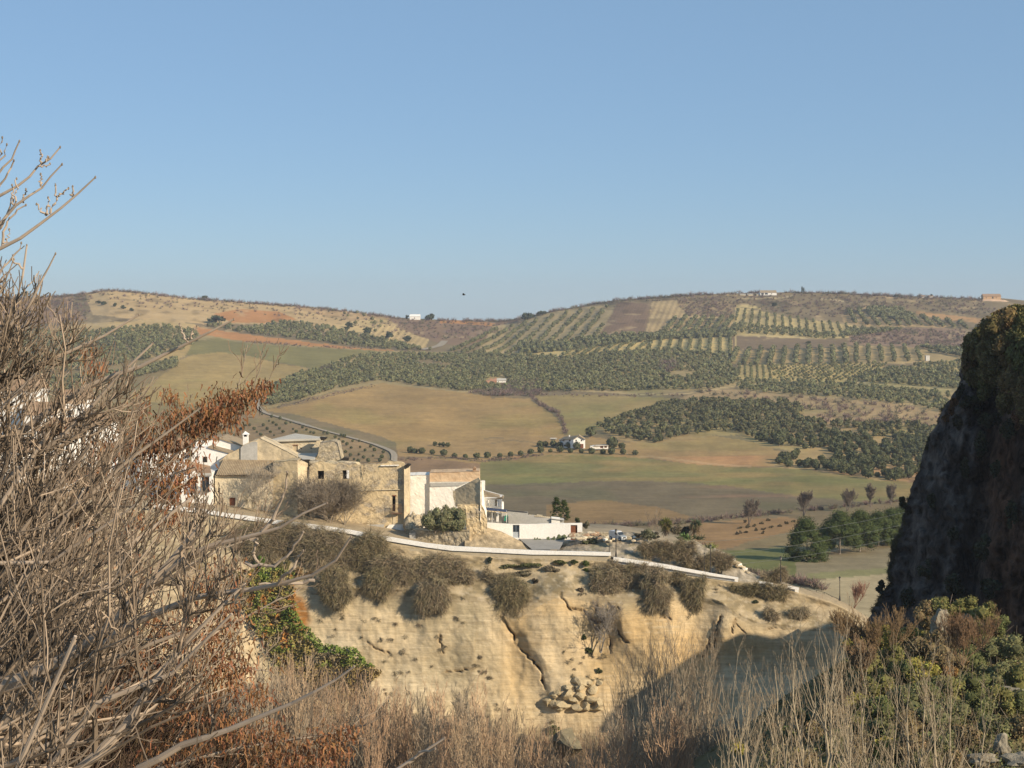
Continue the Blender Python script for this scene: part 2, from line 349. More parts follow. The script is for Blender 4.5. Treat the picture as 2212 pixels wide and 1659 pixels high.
FIELDS = [
 (SCR, [(-900, 600), (3100, 600), (3100, 1500), (-900, 1500)]),
 # upper left hill: cream, orange and scrub
 ((.50, .37, .215), [(170, 600), (300, 600), (700, 640), (870, 690), (900, 735), (760, 720), (600, 700), (440, 700), (300, 690), (200, 680)]),
 ((.30, .20, .14), [(-900, 600), (190, 600), (150, 660), (190, 690), (100, 700), (-900, 760)]),
 ((.49, .37, .20), [(-300, 735), (90, 715), (180, 700), (330, 690), (420, 700), (440, 712), (300, 712), (200, 735), (-300, 790)]),
 (ORG, [(462, 678), (520, 668), (600, 672), (640, 690), (590, 697), (500, 697)]),
 ((.41, .29, .17), [(640, 650), (860, 688), (880, 720), (740, 690), (640, 668)]),
 (CRM, c2((660, 380), (820, 330), (1060, 300), (1200, 380), (1420, 470), (1380, 540), (1240, 520), (1060, 470), (900, 430), (700, 410))),
 ((.24, .165, .12), c2((1100, 300), (1500, 330), (1930, 340), (2212, 300), (2212, 480), (1650, 520), (1500, 500), (1350, 450), (1180, 380))),
 (ORG, c2((1500, 318), (1920, 345), (1900, 366), (1500, 345))),
 (OLG, c2((-900, 400), (0, 430), (0, 480), (-900, 470))),
 (ORG, [(420, 705), (531, 722), (640, 736), (760, 750), (860, 758), (760, 756), (620, 745), (531, 738), (430, 722)]),
 ((.30, .25, .14), [(420, 722), (531, 738), (700, 750), (860, 760), (820, 765), (560, 747), (420, 730)]),
 (GRN, [(370, 742), (470, 731), (531, 742), (640, 750), (830, 758), (900, 762), (760, 775), (730, 785), (690, 799), (560, 775), (470, 762), (400, 768)]),
 ((.40, .30, .15), [(300, 770), (420, 735), (400, 768), (300, 820)]),
 ((.38, .285, .135), [(300, 800), (385, 778), (420, 766), (480, 761), (540, 770), (600, 784), (690, 799), (610, 818), (575, 835), (556, 860), (550, 875), (420, 872), (260, 866), (250, 840)]),
 ((.27, .22, .11), [(150, 862), (420, 872), (552, 872), (556, 890), (570, 905), (400, 940), (150, 960)]),
 ((.25, .20, .115), [(-900, 780), (300, 760), (380, 790), (260, 870), (-900, 900)]),
 # saplings field
 ((.30, .215, .13), [(150, 940), (560, 892), (640, 912), (740, 940), (830, 972), (845, 1010), (830, 1060), (150, 1080)]),
 ((.29, .195, .125), [(845, 985), (880, 985), (950, 990), (1060, 1002), (1040, 1050), (860, 1060)]),
 # dome field and its neighbours
 (TAN, c2((150, 1010), (300, 985), (680, 880), (900, 830), (1060, 805), (1200, 828), (1500, 850), (1750, 890), (2010, 920), (2212, 925)) + c3((300, 940), (400, 1000), (520, 1090), (550, 1190), (560, 1240), (0, 1225)) + [(1000, 958), (930, 967), (870, 962), (830, 945), (740, 922), (640, 895), (575, 888)]),
 ((.36, .25, .13), [(855, 955), (1000, 952), (1200, 938), (1330, 955), (1500, 958), (1400, 990), (1200, 985), (1050, 1003), (900, 988), (860, 985)]),
 ((.32, .25, .12), c3((340, 905), (700, 892), (1450, 925), (1400, 965), (1180, 1030), (1000, 1090), (850, 1150), (700, 1215), (590, 1215), (550, 1100), (500, 1020), (370, 965))),
 (SCR, c3((0, 880), (350, 850), (700, 870), (1000, 900), (1500, 900), (1450, 925), (700, 895), (340, 905), (0, 925))),
 (GRN, [(1037, 1000), (1100, 992), (1188, 983), (1300, 985), (1370, 988), (1496, 1002), (1681, 1011), (1770, 1018), (1970, 1042), (2300, 1060), (2300, 1110), (1960, 1092), (1800, 1078), (1681, 1066), (1560, 1048), (1426, 1040), (1314, 1039), (1062, 1050), (1030, 1048)]),
 ((.36, .25, .13), c3((750, 1215), (1000, 1260), (1290, 1290), (1500, 1240), (1700, 1210), (1900, 1240), (2212, 1300)) + c4((250, 1320), (450, 1350), (250, 1450), (0, 1450)) + c3((1550, 1432), (1150, 1375), (900, 1340), (750, 1300))),
 (GREY, [(1030, 1048), (1314, 1039), (1426, 1040), (1560, 1048), (1681, 1066), (1800, 1080), (1880, 1090), (1700, 1110), (1500, 1125), (1300, 1135), (1000, 1150)]),
 ((.27, .185, .10), [(1180, 1090), (1300, 1080), (1420, 1095), (1500, 1118), (1400, 1135), (1180, 1140)]),
 (SCR, [(1250, 1133), (1520, 1120), (1700, 1100), (1960, 1080), (2100, 1090), (2100, 1140), (1700, 1118), (1560, 1130), (1250, 1150)]),
 ((.32, .205, .11), [(1510, 1130), (1600, 1122), (1700, 1118), (1760, 1125), (1700, 1150), (1620, 1175), (1540, 1190), (1470, 1190)]),
 ((.25, .20, .12), [(1600, 1175), (1700, 1150), (1800, 1130), (2100, 1140), (2100, 1190), (1700, 1180), (1580, 1192)]),
 ((.165, .175, .075), [(1480, 1192), (1600, 1188), (1710, 1180), (1740, 1200), (1720, 1245), (1680, 1262), (1480, 1262)]),
 ((.27, .23, .16), [(1720, 1215), (1790, 1198), (1960, 1180), (2100, 1180), (2100, 1245), (1720, 1245)]),
 ((.42, .35, .24), [(1720, 1262), (1800, 1248), (1960, 1236), (2100, 1236), (2100, 1500), (1700, 1500), (1640, 1300)]),
 ((.25, .24, .13), [(1740, 1240), (1830, 1232), (1960, 1224), (1960, 1234), (1840, 1246), (1740, 1252)]),
 # hill on the right
 ((.40, .32, .19), c3((0, 370), (150, 350), (420, 270), (700, 220), (960, 200), (820, 460), (700, 560), (200, 600), (-100, 560))),
 ((.20, .135, .10), c3((980, 185), (1230, 190), (1180, 430), (820, 470))),
 ((.47, .36, .205), c3((1240, 180), (1420, 165), (1860, 190), (1885, 440), (1300, 470), (1190, 430))),
 ((.33, .25, .15), c3((1420, 165), (1860, 180), (1860, 300), (1500, 280))),
 ((.54, .43, .215), c3((220, 600), (230, 560), (700, 540), (1000, 490), (1300, 465), (1560, 460), (1885, 440), (1880, 590), (1700, 575), (1400, 550), (1100, 565), (700, 600), (500, 605), (300, 610))),
 (OLG, c2((250, 800), (560, 710), (740, 620), (1000, 560), (1640, 570), (2212, 590)) + c3((500, 600), (1100, 565), (1500, 560), (1790, 590), (1930, 770), (1900, 830), (1700, 860), (1400, 880), (1000, 890), (700, 870), (300, 840)) + c2((1700, 880), (1200, 828), (1060, 805), (680, 870), (150, 1010), (100, 900))),
 (SCR, c2((1280, 630), (1420, 625), (1600, 670), (1560, 690), (1300, 660))),
 ((.52, .42, .22), c3((1880, 200), (2000, 200), (2100, 240)) + c4((0, 220), (180, 250), (400, 300), (830, 350), (1000, 390), (850, 460), (640, 470), (0, 440), (-45, 430))),
 ((.45, .33, .19), c4((800, 280), (1000, 270), (1400, 300), (1650, 350), (1600, 380), (1000, 370), (830, 350))),
 ((.44, .27, .14), c4((1380, 250), (1880, 310), (1880, 345), (1500, 300), (1380, 275))),
 ((.205, .155, .11), c4((0, 440), (640, 470), (860, 480), (860, 530), (500, 540), (0, 550), (-40, 560), (-40, 440))),
 ((.27, .19, .145), c4((860, 440), (1300, 380), (1760, 390), (1760, 640), (1400, 530), (860, 510))),
 ((.41, .315, .175), c4((0, 550), (500, 540), (900, 520), (1400, 530), (1800, 600), (1800, 660), (1100, 655), (0, 670), (-60, 640))),
 ((.52, .41, .20), c4((0, 665), (1150, 655), (1100, 720), (900, 790), (640, 800), (100, 790), (0, 760))),
 ((.52, .41, .20), c4((1330, 670), (1800, 650), (1800, 760), (1500, 720))),
 (OLG, c4((850, 800), (1170, 690), (1780, 740), (1780, 870), (1300, 830))),
 (OLG, c4((0, 790), (100, 780), (860, 800), (1250, 830), (1780, 880), (1600, 1040), (1300, 970), (850, 930), (500, 910), (0, 870))),
 ((.38, .28, .165), c3((1450, 925), (1700, 850), (2212, 880)) + c4((0, 860), (500, 905), (850, 935), (1300, 970), (1640, 1050), (1640, 1180), (1300, 1140), (1000, 1150), (800, 1130), (660, 1140), (480, 1070), (550, 1000), (260, 955), (0, 960)) + c3((1900, 960), (1500, 940))),
 ((.37, .275, .15), c3((800, 1150), (1000, 1080), (1180, 1020), (1400, 960), (1900, 960)) + c4((0, 960), (550, 990), (480, 1070), (660, 1140), (1300, 1140), (1640, 1160), (1400, 1560), (1100, 1560), (600, 1480), (250, 1450), (440, 1340), (200, 1290), (0, 1210)) + c3((1700, 1210), (1270, 1290), (1000, 1250))),
]
LINES = [  # (colour, width px, points) tracks, verges and hedges as soil colours
 ((.55, .44, .24), 1.6, c3((1880, 200), (1885, 440), (1880, 560), (1830, 640), (1850, 700), (1930, 770), (1900, 830))),
 ((.50, .40, .24), 1.3, c4((0, 440), (400, 445), (640, 468))),
 ((.47, .37, .22), 1.4, c4((880, 800), (1100, 815), (1350, 835), (1650, 860))),
 ((.47, .37, .22), 1.4, c3((1880, 830), (1700, 855), (1500, 890), (1150, 895), (780, 865), (430, 845))),
 ((.34, .25, .16), 1.8, c3((850, 1150), (1010, 1080), (1180, 1025))),
 ((.17, .12, .09), 2.4, c3((300, 900), (350, 960), (440, 1010), (500, 1030), (540, 1100), (570, 1190))),
 ((.17, .13, .09), 1.6, c3((0, 1400), (170, 1385), (400, 1360))),
 ((.24, .19, .12), 1.2, c3((0, 1270), (150, 1245), (280, 1255), (420, 1290))),
 ((.42, .32, .19), 1.6, c3((1150, 1370), (1350, 1385), (1700, 1430), (2000, 1450))),
 ((.23, .17, .11), 1.6, c2((240, 1000), (500, 945), (700, 890), (900, 840))),
 ((.21, .16, .11), 1.5, c2((1150, 1400), (1250, 1375), (1600, 1385), (1830, 1410), (2100, 1390))),
 ((.46, .37, .25), 1.5, [(1500, 1120), (1530, 1118), (1560, 1122)]),
 ((.46, .38, .26), 2.0, [(1740, 1262), (1850, 1250), (1960, 1240)]),
 ((.50, .42, .28), 1.2, c4((0, 155), (300, 150), (430, 135))),
 ((.50, .42, .28), 1.5, c4((640, 155), (720, 160), (840, 178))),
 ((.50, .38, .22), 1.3, c4((1480, 340), (1600, 350), (1640, 360))),
]
def field_colour(x, y):
    xj = x + 5 * fbm(x / 17, y / 9, 21, 3); yj = y + 3.2 * fbm(x / 21, y / 10, 33, 3)
    C = np.zeros(x.shape + (3,))
    for col, poly in FIELDS: C[inpoly(xj, yj, poly)] = col
    # the dome field turns greener towards its rim, the green fields fade to dry bands
    for col, w, pts in LINES:
        d = dline(xj, yj, pts); k = smooth(w * 1.3, w * .5, d)[..., None]
        C = C * (1 - k) + np.array(col) * k
    g = (.5 + fbm(x / 60, y / 14, 50, 4))[..., None]
    C = C * (1 + (g - .5) * .32)
    # drifts of thin green over the arable land
    gg = smooth(.02, .25, fbm(x / 140 + 7, y / 26, 60, 3))[..., None] * ((y > 820) & (y < 1120))[..., None]
    C = C * (1 - gg * np.array([.11, .02, .10]))
    gy = smooth(.0, .22, fbm(x / 200 + 3, y / 18, 70, 2))[..., None] * ((y > 985) & (y < 1075) & (x > 1030))[..., None]
    C = C * (1 + gy * np.array([.35, .12, .15]))
    # pale scars and bare soil on the scrubby ridges
    sc = smooth(.12, .24, fbm(x / 26, y / 7, 80, 4))[..., None] * (y < 735)[..., None]
    C = C * (1 - sc * .5) + np.array((.52, .40, .25)) * sc * .5
    st = smooth(.05, .22, fbm(x / 30, y / 9, 90, 4))[..., None] * (y < 700)[..., None]
    C = C * (1 - st * .35)
    # tilled strips on the right-hand hill, running down the slope
    for poly, sl, per, a_, c_ in ((c3((1190, 175), (1420, 160), (1890, 190), (1885, 440), (1300, 470), (1180, 440)), -.45, 12.4, .75, (.25, .18, .12)), (c3((960, 200), (1230, 190), (1190, 430), (820, 465)), -.5, 7, .3, (.34, .25, .16)), (c3((0, 370), (420, 270), (960, 200), (820, 460), (700, 560), (0, 560)), -1.0, 15, .35, (.25, .20, .12)),
                              (c2((1000, 320), (1200, 370), (1420, 470), (1380, 540), (1060, 470), (900, 430)), -.9, 14, .7, (.27, .2, .13)), (c4((870, 660), (240, 668), (300, 790), (900, 790)), .9, 9, .2, (.35, .27, .14))):
        w = .5 + .5 * np.sin(2 * np.pi * (x - sl * (y - 600) + 4 * fbm(x / 25, y / 25, 12, 2)) / per); w = smooth(.35, .75, w) * a_ * (inpoly(xj, yj, poly)) * (.5 + np.clip(fbm(x / 30, y / 14, 17, 3) * 2 + .5, 0, 1) * .5); C = C * (1 - w[..., None]) + np.array(c_) * w[..., None]
    ar = smooth(745, 790, y)[..., None]; C = C * (1 + ar * .22 * fbm(x / 70 + .3 * y, y / 1.6, 19, 2)[..., None] + ar * .18 * fbm(x / 6, y / 3.5, 29, 3)[..., None])
    return C * np.array([.98, .94, .78])
xs = np.concatenate([np.arange(-900, -20, 40), np.arange(-20, 2140, 2.7), np.arange(2140, 3101, 40)])
ts = np.concatenate([np.linspace(0, 1, 290)])
X = np.tile(xs, (len(ts), 1)); R = pl(xs, RIDGE)
R = R + 1.2 * fbm(xs / 30, xs * 0, 5, 3)
Y = R[None] + ts[:, None] * (1350 - R[None])
# concentrate rows where the fields are
Yp = R[None] + (ts[:, None] ** 1.15) * (1350 - R[None]); Y = Yp
DD = Dfar(X, Y); VV = PA(X, Y, DD); CC = field_colour(X, Y)
top = VV[0].copy(); b1 = top.copy(); b1[:, 1] += 350; b1[:, 2] -= 10; b2 = top.copy(); b2[:, 1] += 900; b2[:, 2] = -100
bt = VV[-1].copy(); bt[:, 2] = -112; bt[:, 1] -= 3
VV = np.concatenate([b2[None], b1[None], VV, bt[None]]); CC = np.concatenate([CC[:1], CC[:1], CC, CC[-1:]])
m_hill = mat_vc('field_soil', ((.02, .12), (.11, .15), (.6, .16)), .97)
hl = mk('hills', VV, grid_tris(*VV.shape[:2]), m_hill, None, CC.reshape(-1, 3), True)
tag(hl, kind='structure')
gp = mk('ground', [(-4500, -1500, -112), (4500, -1500, -112), (4500, 4500, -112), (-4500, 4500, -112)], [(0, 1, 2), (0, 2, 3)], mat_noise('plain_earth', (.2, .16, .1), (.3, .24, .14), .01))
tag(gp, kind='structure')
# ---------------------------------------------------------------- farm tracks draped on the terrain
m_track = mat_noise('track_gravel', (.30, .26, .19), (.42, .35, .25), .4)
def ribbon(name, pts, w, mat, lift=.35, surf=None):
    q = []
    for (x0, y0), (x1, y1) in zip(pts[:-1], pts[1:]):
        k = max(2, int(math.hypot(x1 - x0, y1 - y0) / 3))
        for i in range(k): q.append((x0 + (x1 - x0) * i / k, y0 + (y1 - y0) * i / k))
    q.append(pts[-1]); q = np.array(q)
    ker = np.ones(5) / 5
    qs = np.stack([np.convolve(np.pad(q[:, i], 2, mode='edge'), ker, 'valid') for i in (0, 1)], 1)
    W3 = PA(qs[:, 0], qs[:, 1], Dfar(qs[:, 0], qs[:, 1]))
    t = np.gradient(W3[:, :2], axis=0); t /= np.linalg.norm(t, axis=1, keepdims=True) + 1e-9
    nrm = np.stack([-t[:, 1], t[:, 0]], 1); rows = []
    for s in (-1, -.3, .3, 1):
        xy = W3[:, :2] + nrm * w / 2 * s
        zz = []
        for (x, d) in xy:
            px = CX + x / d * FV; zz.append((HY - yfar(px, d)) * d / FV)
        rows.append(np.column_stack([xy, np.array(zz) + lift]))
    V = np.stack(rows, 0)
    return mk(name, V, grid_tris(*V.shape[:2]), mat)
o = ribbon('farm_track', c2((235, 805), (150, 865), (90, 935), (82, 975), (105, 1010), (160, 1045), (340, 1097), (600, 1175), (850, 1242), (1000, 1285), (1090, 1320), (1140, 1345), (1150, 1390), (1135, 1440)), 3.4, m_track, .5); tag(o, kind='structure')
o = ribbon('farm_track', c2((1540, 478), (1500, 520), (1400, 545), (1350, 552)), 9, m_track, .6); tag(o, kind='structure')
o = ribbon('farm_track', c2((712, 642), (690, 655), (683, 690)), 5, m_track, .6); tag(o, kind='structure')
# ================================================================ olive groves
m_fol = mat_vc('foliage', ((.9, .2),), .85)
m_bark = mat_noise('bark', (.16, .12, .09), (.30, .25, .19), 3.0, bmp=(20, .5, .02))
def olive_arr(r, n, seed, col=(.10, .108, .052), lum=5):
    """crown of leaf clumps round an uneven core, r metres wide"""
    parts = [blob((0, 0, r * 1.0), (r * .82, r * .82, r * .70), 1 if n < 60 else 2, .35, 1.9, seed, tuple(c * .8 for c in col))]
    q = RG.normal(size=(n, 3)); q /= np.linalg.norm(q, axis=1, keepdims=True); q = q * (1 + .28 * (RG.random((n, 1)) - .5))
    cen = q * np.array([r * .88, r * .88, r * .76]) + np.array([0, 0, r * 1.02])
    cl = tinted(col, n, .32, .08) * (1.0 + .0 * q[:, 2:3])
    parts.append(leaves(cen, r * (.20 if n > 60 else .30) * RG.uniform(.7, 1.3, n), cl, 0, 1.2))
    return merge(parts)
def trunk_arr(h, r0, seed=0, lean=.1, sides=5):
    p = np.array([[(0, 0, 0), (lean * h * .3, 0, h * .4), (lean * h, lean * h * .5, h)]]); return tubes(p, np.array([[r0, r0 * .8, r0 * .55]]), sides)
olive_meshes = []
for k in range(6):
    V, T, C = olive_arr(2.7, 170, k + 1)
    oc = mk('crown', V, T, m_fol, None, C); tv = trunk_arr(1.9, .34, k); ot = mk('trunk', tv[0], tv[1], m_bark)
    olive_meshes.append((oc.data, ot.data)); bpy.data.objects.remove(oc); bpy.data.objects.remove(ot)
def place_tree(name, meshes, loc, s, rz, label, cat, group=None, names=('crown', 'trunk')):
    t = thing(name, loc, label, cat, group); t.scale = (s, s, s * rnd.uniform(.9, 1.12)); t.rotation_euler = (0, 0, rz)
    for nm, me in zip(names, meshes):
        c = bpy.data.objects.new(nm, me); COL.objects.link(c); c.parent = t
    return t
def grove(poly, guide, row, step, r, jit=.25, miss=.05, seed=0):
    """world positions of trees in rows parallel to a picture guide line"""
    (x0, y0), (x1, y1) = guide
    a = PA(x0, y0, Dfar(x0, y0))[:2]; b = PA(x1, y1, Dfar(x1, y1))[:2]
    u = (b - a) / np.linalg.norm(b - a); v = np.array([-u[1], u[0]])
    ws = np.array([PA(px, py, Dfar(px, py))[:2] for px, py in poly]); s = (ws - a) @ u; t = (ws - a) @ v
    r_ = np.random.default_rng(seed + 100); out = []
    S_, T_ = np.meshgrid(np.arange(s.min() - step, s.max() + step, step), np.arange(math.floor(t.min() / row) * row - row, t.max() + row, row))
    S_ = S_.ravel() + r_.uniform(-1, 1, S_.size) * step * jit; T_ = T_.ravel() + r_.uniform(-1, 1, T_.size) * row * jit * .5
    xy = a + S_[:, None] * u + T_[:, None] * v; keep = r_.random(len(xy)) > miss
    xy = xy[keep & (xy[:, 1] > 200)]
    px = CX + xy[:, 0] / xy[:, 1] * FV; ok = (px > -120) & (px < 2200)
    xy = xy[ok]; px = px[ok]
    py = np.array([yfar(p, d) for p, d in zip(px, xy[:, 1])])
    m = inpoly(px + 4 * fbm(px / 15, py / 8, 1, 2), py, poly)
    for (x, d), yy in zip(xy[m], py[m]): out.append((x, d, (HY - yy) * d / FV, r * .95 * r_.uniform(.66, 1.22)))
    return out
near_grove = c3((800, 1150), (880, 1120), (1000, 1080), (1180, 1020), (1400, 960), (1600, 935), (1750, 950), (2000, 960), (2212, 950)) + c4((60, 960), (380, 960), (560, 1000), (470, 1060), (670, 1130), (800, 1120), (1000, 1130), (1300, 1130), (1560, 1160), (1500, 1500), (1400, 1570), (1100, 1555), (600, 1475), (250, 1450), (430, 1350), (560, 1330), (380, 1300), (200, 1280), (30, 1190)) + c3((1700, 1180), (1500, 1220), (1270, 1270), (1020, 1235), (850, 1190))
A = []
A += grove(near_grove, c4((30, 1190), (560, 1340)), 6.5, 7.0, 2.45, .75, .12, 1)
gaps = [c4((480, 1340), (700, 1300), (760, 1380), (560, 1440), (430, 1440)), c4((1260, 1180), (1340, 1180), (1330, 1240), (1260, 1230)), c4((1040, 1230), (1180, 1220), (1180, 1270), (1040, 1270)), c4((800, 1300), (860, 1300), (860, 1340), (800, 1340)), c3((1460, 1090), (1540, 1090), (1540, 1125), (1460, 1125)), c4((1100, 1500), (1260, 1460), (1280, 1490), (1130, 1530)), c4((660, 1140), (800, 1180), (900, 1160), (880, 1230), (700, 1180))]
A = [t for t in A if not any(inpoly(np.array(CX + t[0] / t[1] * FV), np.array(HY - t[2] * FV / t[1]), g) for g in gaps)]
A.sort(key=lambda t: t[1])
print('near grove', len(A))
NI = 270
for k, (x, d, z, r) in enumerate(A[:NI]):
    place_tree('olive_tree', olive_meshes[k % 6], (x, d, z - .1), r / 2.7, rnd.uniform(0, 6.28), 'round dark olive tree in the near grove left of the dark crag', 'olive tree', 'olive trees of the near grove')
farT = A[NI:]; nearx = np.array([t[0] for t in farT])     # near-grove trees, coloured darker to match the single olives
# row of olives below the white farmhouse
row = c3((65, 1378), (147, 1372), (224, 1364), (301, 1355), (378, 1346), (453, 1342), (529, 1342), (610, 1345), (692, 1347), (773, 1351), (860, 1354), (926, 1358), (1014, 1360), (1108, 1362)) + c2((1268, 1345), (1305, 1348), (1358, 1352), (1440, 1358), (1528, 1370), (1610, 1383), (1695, 1388), (1782, 1390), (1865, 1386), (1960, 1382), (2043, 1374), (2120, 1368))
for k, (px, py) in enumerate(row):
    d = float(Dfar(px, py)); place_tree('olive_tree', olive_meshes[k % 6], P(px, py + 1, d), rnd.uniform(.52, .78) * (.8 if k in (5,) else 1), rnd.uniform(0, 6.28), 'small olive tree in the single row below the white farmhouse', 'olive tree', 'olive trees of the row below the farmhouse')
for px, py, s, lb in [(*c3((375, 1300)), .75, 'leftmost of the three shrubby olives left of the white farmhouse'), (*c3((415, 1300)), .7, 'small olive touching its left neighbour just left of the farmhouse'), (*c3((475, 1302)), .8, 'olive tree standing by the left end of the white farmhouse'),
                      (*c3((528, 1308)), .8, 'olive in front of the left corner of the white farmhouse'), (*c3((597, 1315)), .8, 'olive in front of the middle of the white farmhouse facade'), (*c3((658, 1322)), .85, 'olive in front of the farmhouse beside its brown door'),
                      (*c3((765, 1222)), 1.25, 'large dark olive alone at the left tip of the grove behind the farmhouse'), (*c3((930, 1320)), 1.3, 'big round olive right of the low farm shed'), (*c3((1005, 1318)), .8, 'small olive right of the big round one by the shed'),
                      (*c2((1460, 1293)), .55, 'left bush of the little clump in the tan field below the big dome field'), (*c2((1497, 1294)), .4, 'tiny middle bush of the clump in the tan field'), (*c2((1525, 1298)), .5, 'third bush of the clump in the tan field'), (*c2((1558, 1302)), .6, 'right bush of the clump in the tan field')]:
    place_tree('olive_tree', olive_meshes[rnd.randrange(6)], P(px, py, float(Dfar(px, py))), s, rnd.uniform(0, 6), lb, 'olive tree')
# saplings beside the winding track
sap = c2((125, 1055), (200, 1075), (265, 1090), (345, 1118), (180, 1106), (210, 1122), (235, 1140), (135, 1142), (310, 1128), (65, 1170), (165, 1170), (260, 1166), (190, 1194), (288, 1192), (365, 1170), (437, 1158), (468, 1174), (500, 1193), (525, 1202), (600, 1198), (630, 1206), (735, 1220), (760, 1228), (390, 1190), (690, 1235), (720, 1250), (825, 1263), (875, 1262), (750, 1270), (780, 1290), (813, 1315), (883, 1310), (963, 1306), (993, 1335), (738, 1322), (768, 1348), (808, 1376), (873, 1366), (920, 1336), (982, 1375), (1060, 1350), (1050, 1390), (908, 1392), (867, 1422), (945, 1420), (835, 1404), (1035, 1415), (115, 1215), (218, 1217), (30, 1140), (-20, 1170), (-60, 1130), (-10, 1200), (-100, 1160), (-60, 1210)) + cc('c5', (690, 110), (720, 168), (760, 198), (785, 100), (830, 132), (885, 92), (750, 72), (1050, 196), (1005, 164), (640, 60), (600, 150), (560, 210), (650, 200))
for k, (px, py) in enumerate(sap):
    d = float(Dfar(px, py)); place_tree('olive_sapling', olive_meshes[k % 6], P(px, py, d), rnd.uniform(.27, .46), rnd.uniform(0, 6.28), 'young olive bush planted in the brown field below the winding track', 'olive tree', 'young olives in the brown field by the track')
V_ = lambda *p: list(p)
G = [  # polygon, guide, row gap, step, radius
 (V_((600, 826), (650, 808), (700, 797), (738, 777), (800, 766), (990, 766), (1230, 772), (1300, 764), (1450, 756), (1565, 766), (1600, 822), (1560, 840), (1300, 846), (1160, 846), (1010, 846), (867, 829), (820, 822), (720, 841), (650, 864), (580, 880), (566, 868), (575, 845)), ((700, 840), (760, 790)), 5.9, 5.9, 2.2, .85, .10),
 (V_((450, 700), (531, 708), (600, 697), (670, 700), (760, 718), (860, 740), (930, 757), (870, 758), (760, 748), (640, 733), (531, 720), (450, 708)), ((531, 715), (700, 735)), 7.6, 7.6, 2.6, .7, .12),
 (V_((-100, 720), (240, 713), (345, 703), (420, 716), (430, 738), (400, 755), (330, 775), (250, 790), (-100, 840)), ((100, 800), (300, 770)), 7.2, 7.2, 2.5, .7, .08),
 (V_((-50, 840), (300, 800), (385, 776), (378, 795), (300, 815), (100, 850)), ((100, 830), (300, 800)), 7, 6, 2.7, .25, .04),
 (V_((990, 750), (1060, 715), (1130, 700), (1200, 682), (1260, 670), (1325, 664), (1290, 728), (1230, 757), (1120, 768), (1010, 768), (960, 756)), (c3((740, 300))[:2], c3((590, 460))[:2]), 17.5, 5.5, 2.6, .25, .16),
 (V_((1110, 745), (1200, 742), (1290, 728), (1420, 722), (1588, 716), (1588, 727), (1400, 735), (1230, 757), (1130, 765)), ((1200, 750), (1400, 733)), 7, 6.5, 3.0, .2, .02),
 (c3((1340, 330), (1500, 305), (1880, 305), (1870, 440), (1240, 450)), (c3((1480, 330)), c3((1345, 470))), 11.5, 5, 3.0, .12, .05),
 (c3((1240, 450), (1880, 425), (1880, 455), (1240, 470)), (c3((1240, 460)), c3((1880, 440))), 7, 6, 3.2, .2, .05),
 (c3((230, 600), (700, 545), (1000, 492), (1300, 465), (1560, 450)), (c3((850, 540)), c3((765, 590))), 10.8, 5, 2.2, .12, .02),
 (c3((500, 600), (700, 540), (1000, 492), (1200, 470), (1200, 555), (900, 590)), (c3((870, 520)), c3((780, 590))), 10.8, 5, 2.2, .1, .03),
 (c3((1200, 468), (1560, 455), (1885, 440), (1870, 600), (1700, 580), (1400, 555), (1200, 560)), (c3((1540, 460)), c3((1520, 560))), 10.8, 4.5, 2.1, .1, .02),
 (V_((1588, 668), (1640, 672), (1700, 685), (1830, 700), (1880, 712), (1830, 728), (1780, 731), (1590, 720)), (c4((60, 260)), c4((30, 430))), 9.5, 8.5, 2.0, .18, .05),
 (c4((-20, 350), (640, 420), (850, 440), (820, 465), (640, 468), (300, 430), (-20, 425)), (c4((0, 400)), c4((640, 450))), 8.5, 9, 2.5, .3, .08),
 (c4((830, 250), (950, 240), (1380, 290), (1650, 330), (1850, 380), (1850, 400), (1500, 370), (1100, 370), (850, 350)), (c4((950, 280)), c4((1000, 360))), 13, 7, 3.2, .2, .08),
 (c4((850, 400), (1200, 390), (1300, 395), (900, 450), (820, 450)), (c4((850, 400)), c4((1200, 395))), 6.5, 6.5, 2.5, .2, .05),
 (c4((1000, 230), (1250, 240), (1380, 290), (1340, 330), (1000, 290)), (c4((1000, 250)), c4((1300, 290))), 6, 7, 3.2, .2, .05),
 (c4((-60, 640), (0, 555), (500, 540), (870, 520), (870, 660), (0, 672)), (c4((280, 545)), c4((250, 655))), 12.3, 5, 2.8, .12, .03),
 (c4((870, 520), (1360, 525), (1500, 570), (1440, 640), (870, 650)), (c4((1010, 530)), c4((1015, 650))), 12.6, 6.5, 2.6, .15, .12),
 (c4((1400, 530), (1780, 560), (1780, 620), (1650, 600)), (c4((1400, 530)), c4((1780, 600))), 9, 6, 3.0, .12, .06),
 (c4((0, 665), (240, 668), (300, 790), (100, 790), (0, 740)), (c4((60, 670)), c4((60, 780))), 5.6, 6.8, 1.6, .12, .04),
 (c4((240, 668), (1160, 655), (1100, 720), (900, 790), (640, 800), (300, 790)), (c4((300, 690)), c4((800, 790))), 7.4, 8.8, 1.75, .12, .04),
 (c4((1340, 670), (1770, 640), (1770, 740), (1500, 720)), (c4((1340, 670)), c4((1600, 720))), 8, 9, 2.3, .12, .05),
 (c4((860, 795), (1000, 740), (1180, 690), (1500, 710), (1770, 745), (1740, 860), (1300, 825)), (c4((1000, 740)), c4((1600, 850))), 6.4, 6.4, 2.4, .6, .08),
 (c4((0, 795), (100, 785), (400, 800), (860, 815), (1100, 840), (1640, 900), (1600, 1040), (1300, 975), (850, 925), (500, 900), (200, 880), (0, 850)), (c4((0, 830)), c4((850, 870))), 6.0, 6.0, 2.15, .8, .12),
 (c2((640, 250), (900, 250), (1100, 380), (1200, 450), (900, 400)), (c2((700, 260)), c2((1100, 400))), 30, 18, 3.0, .4, .4),
]
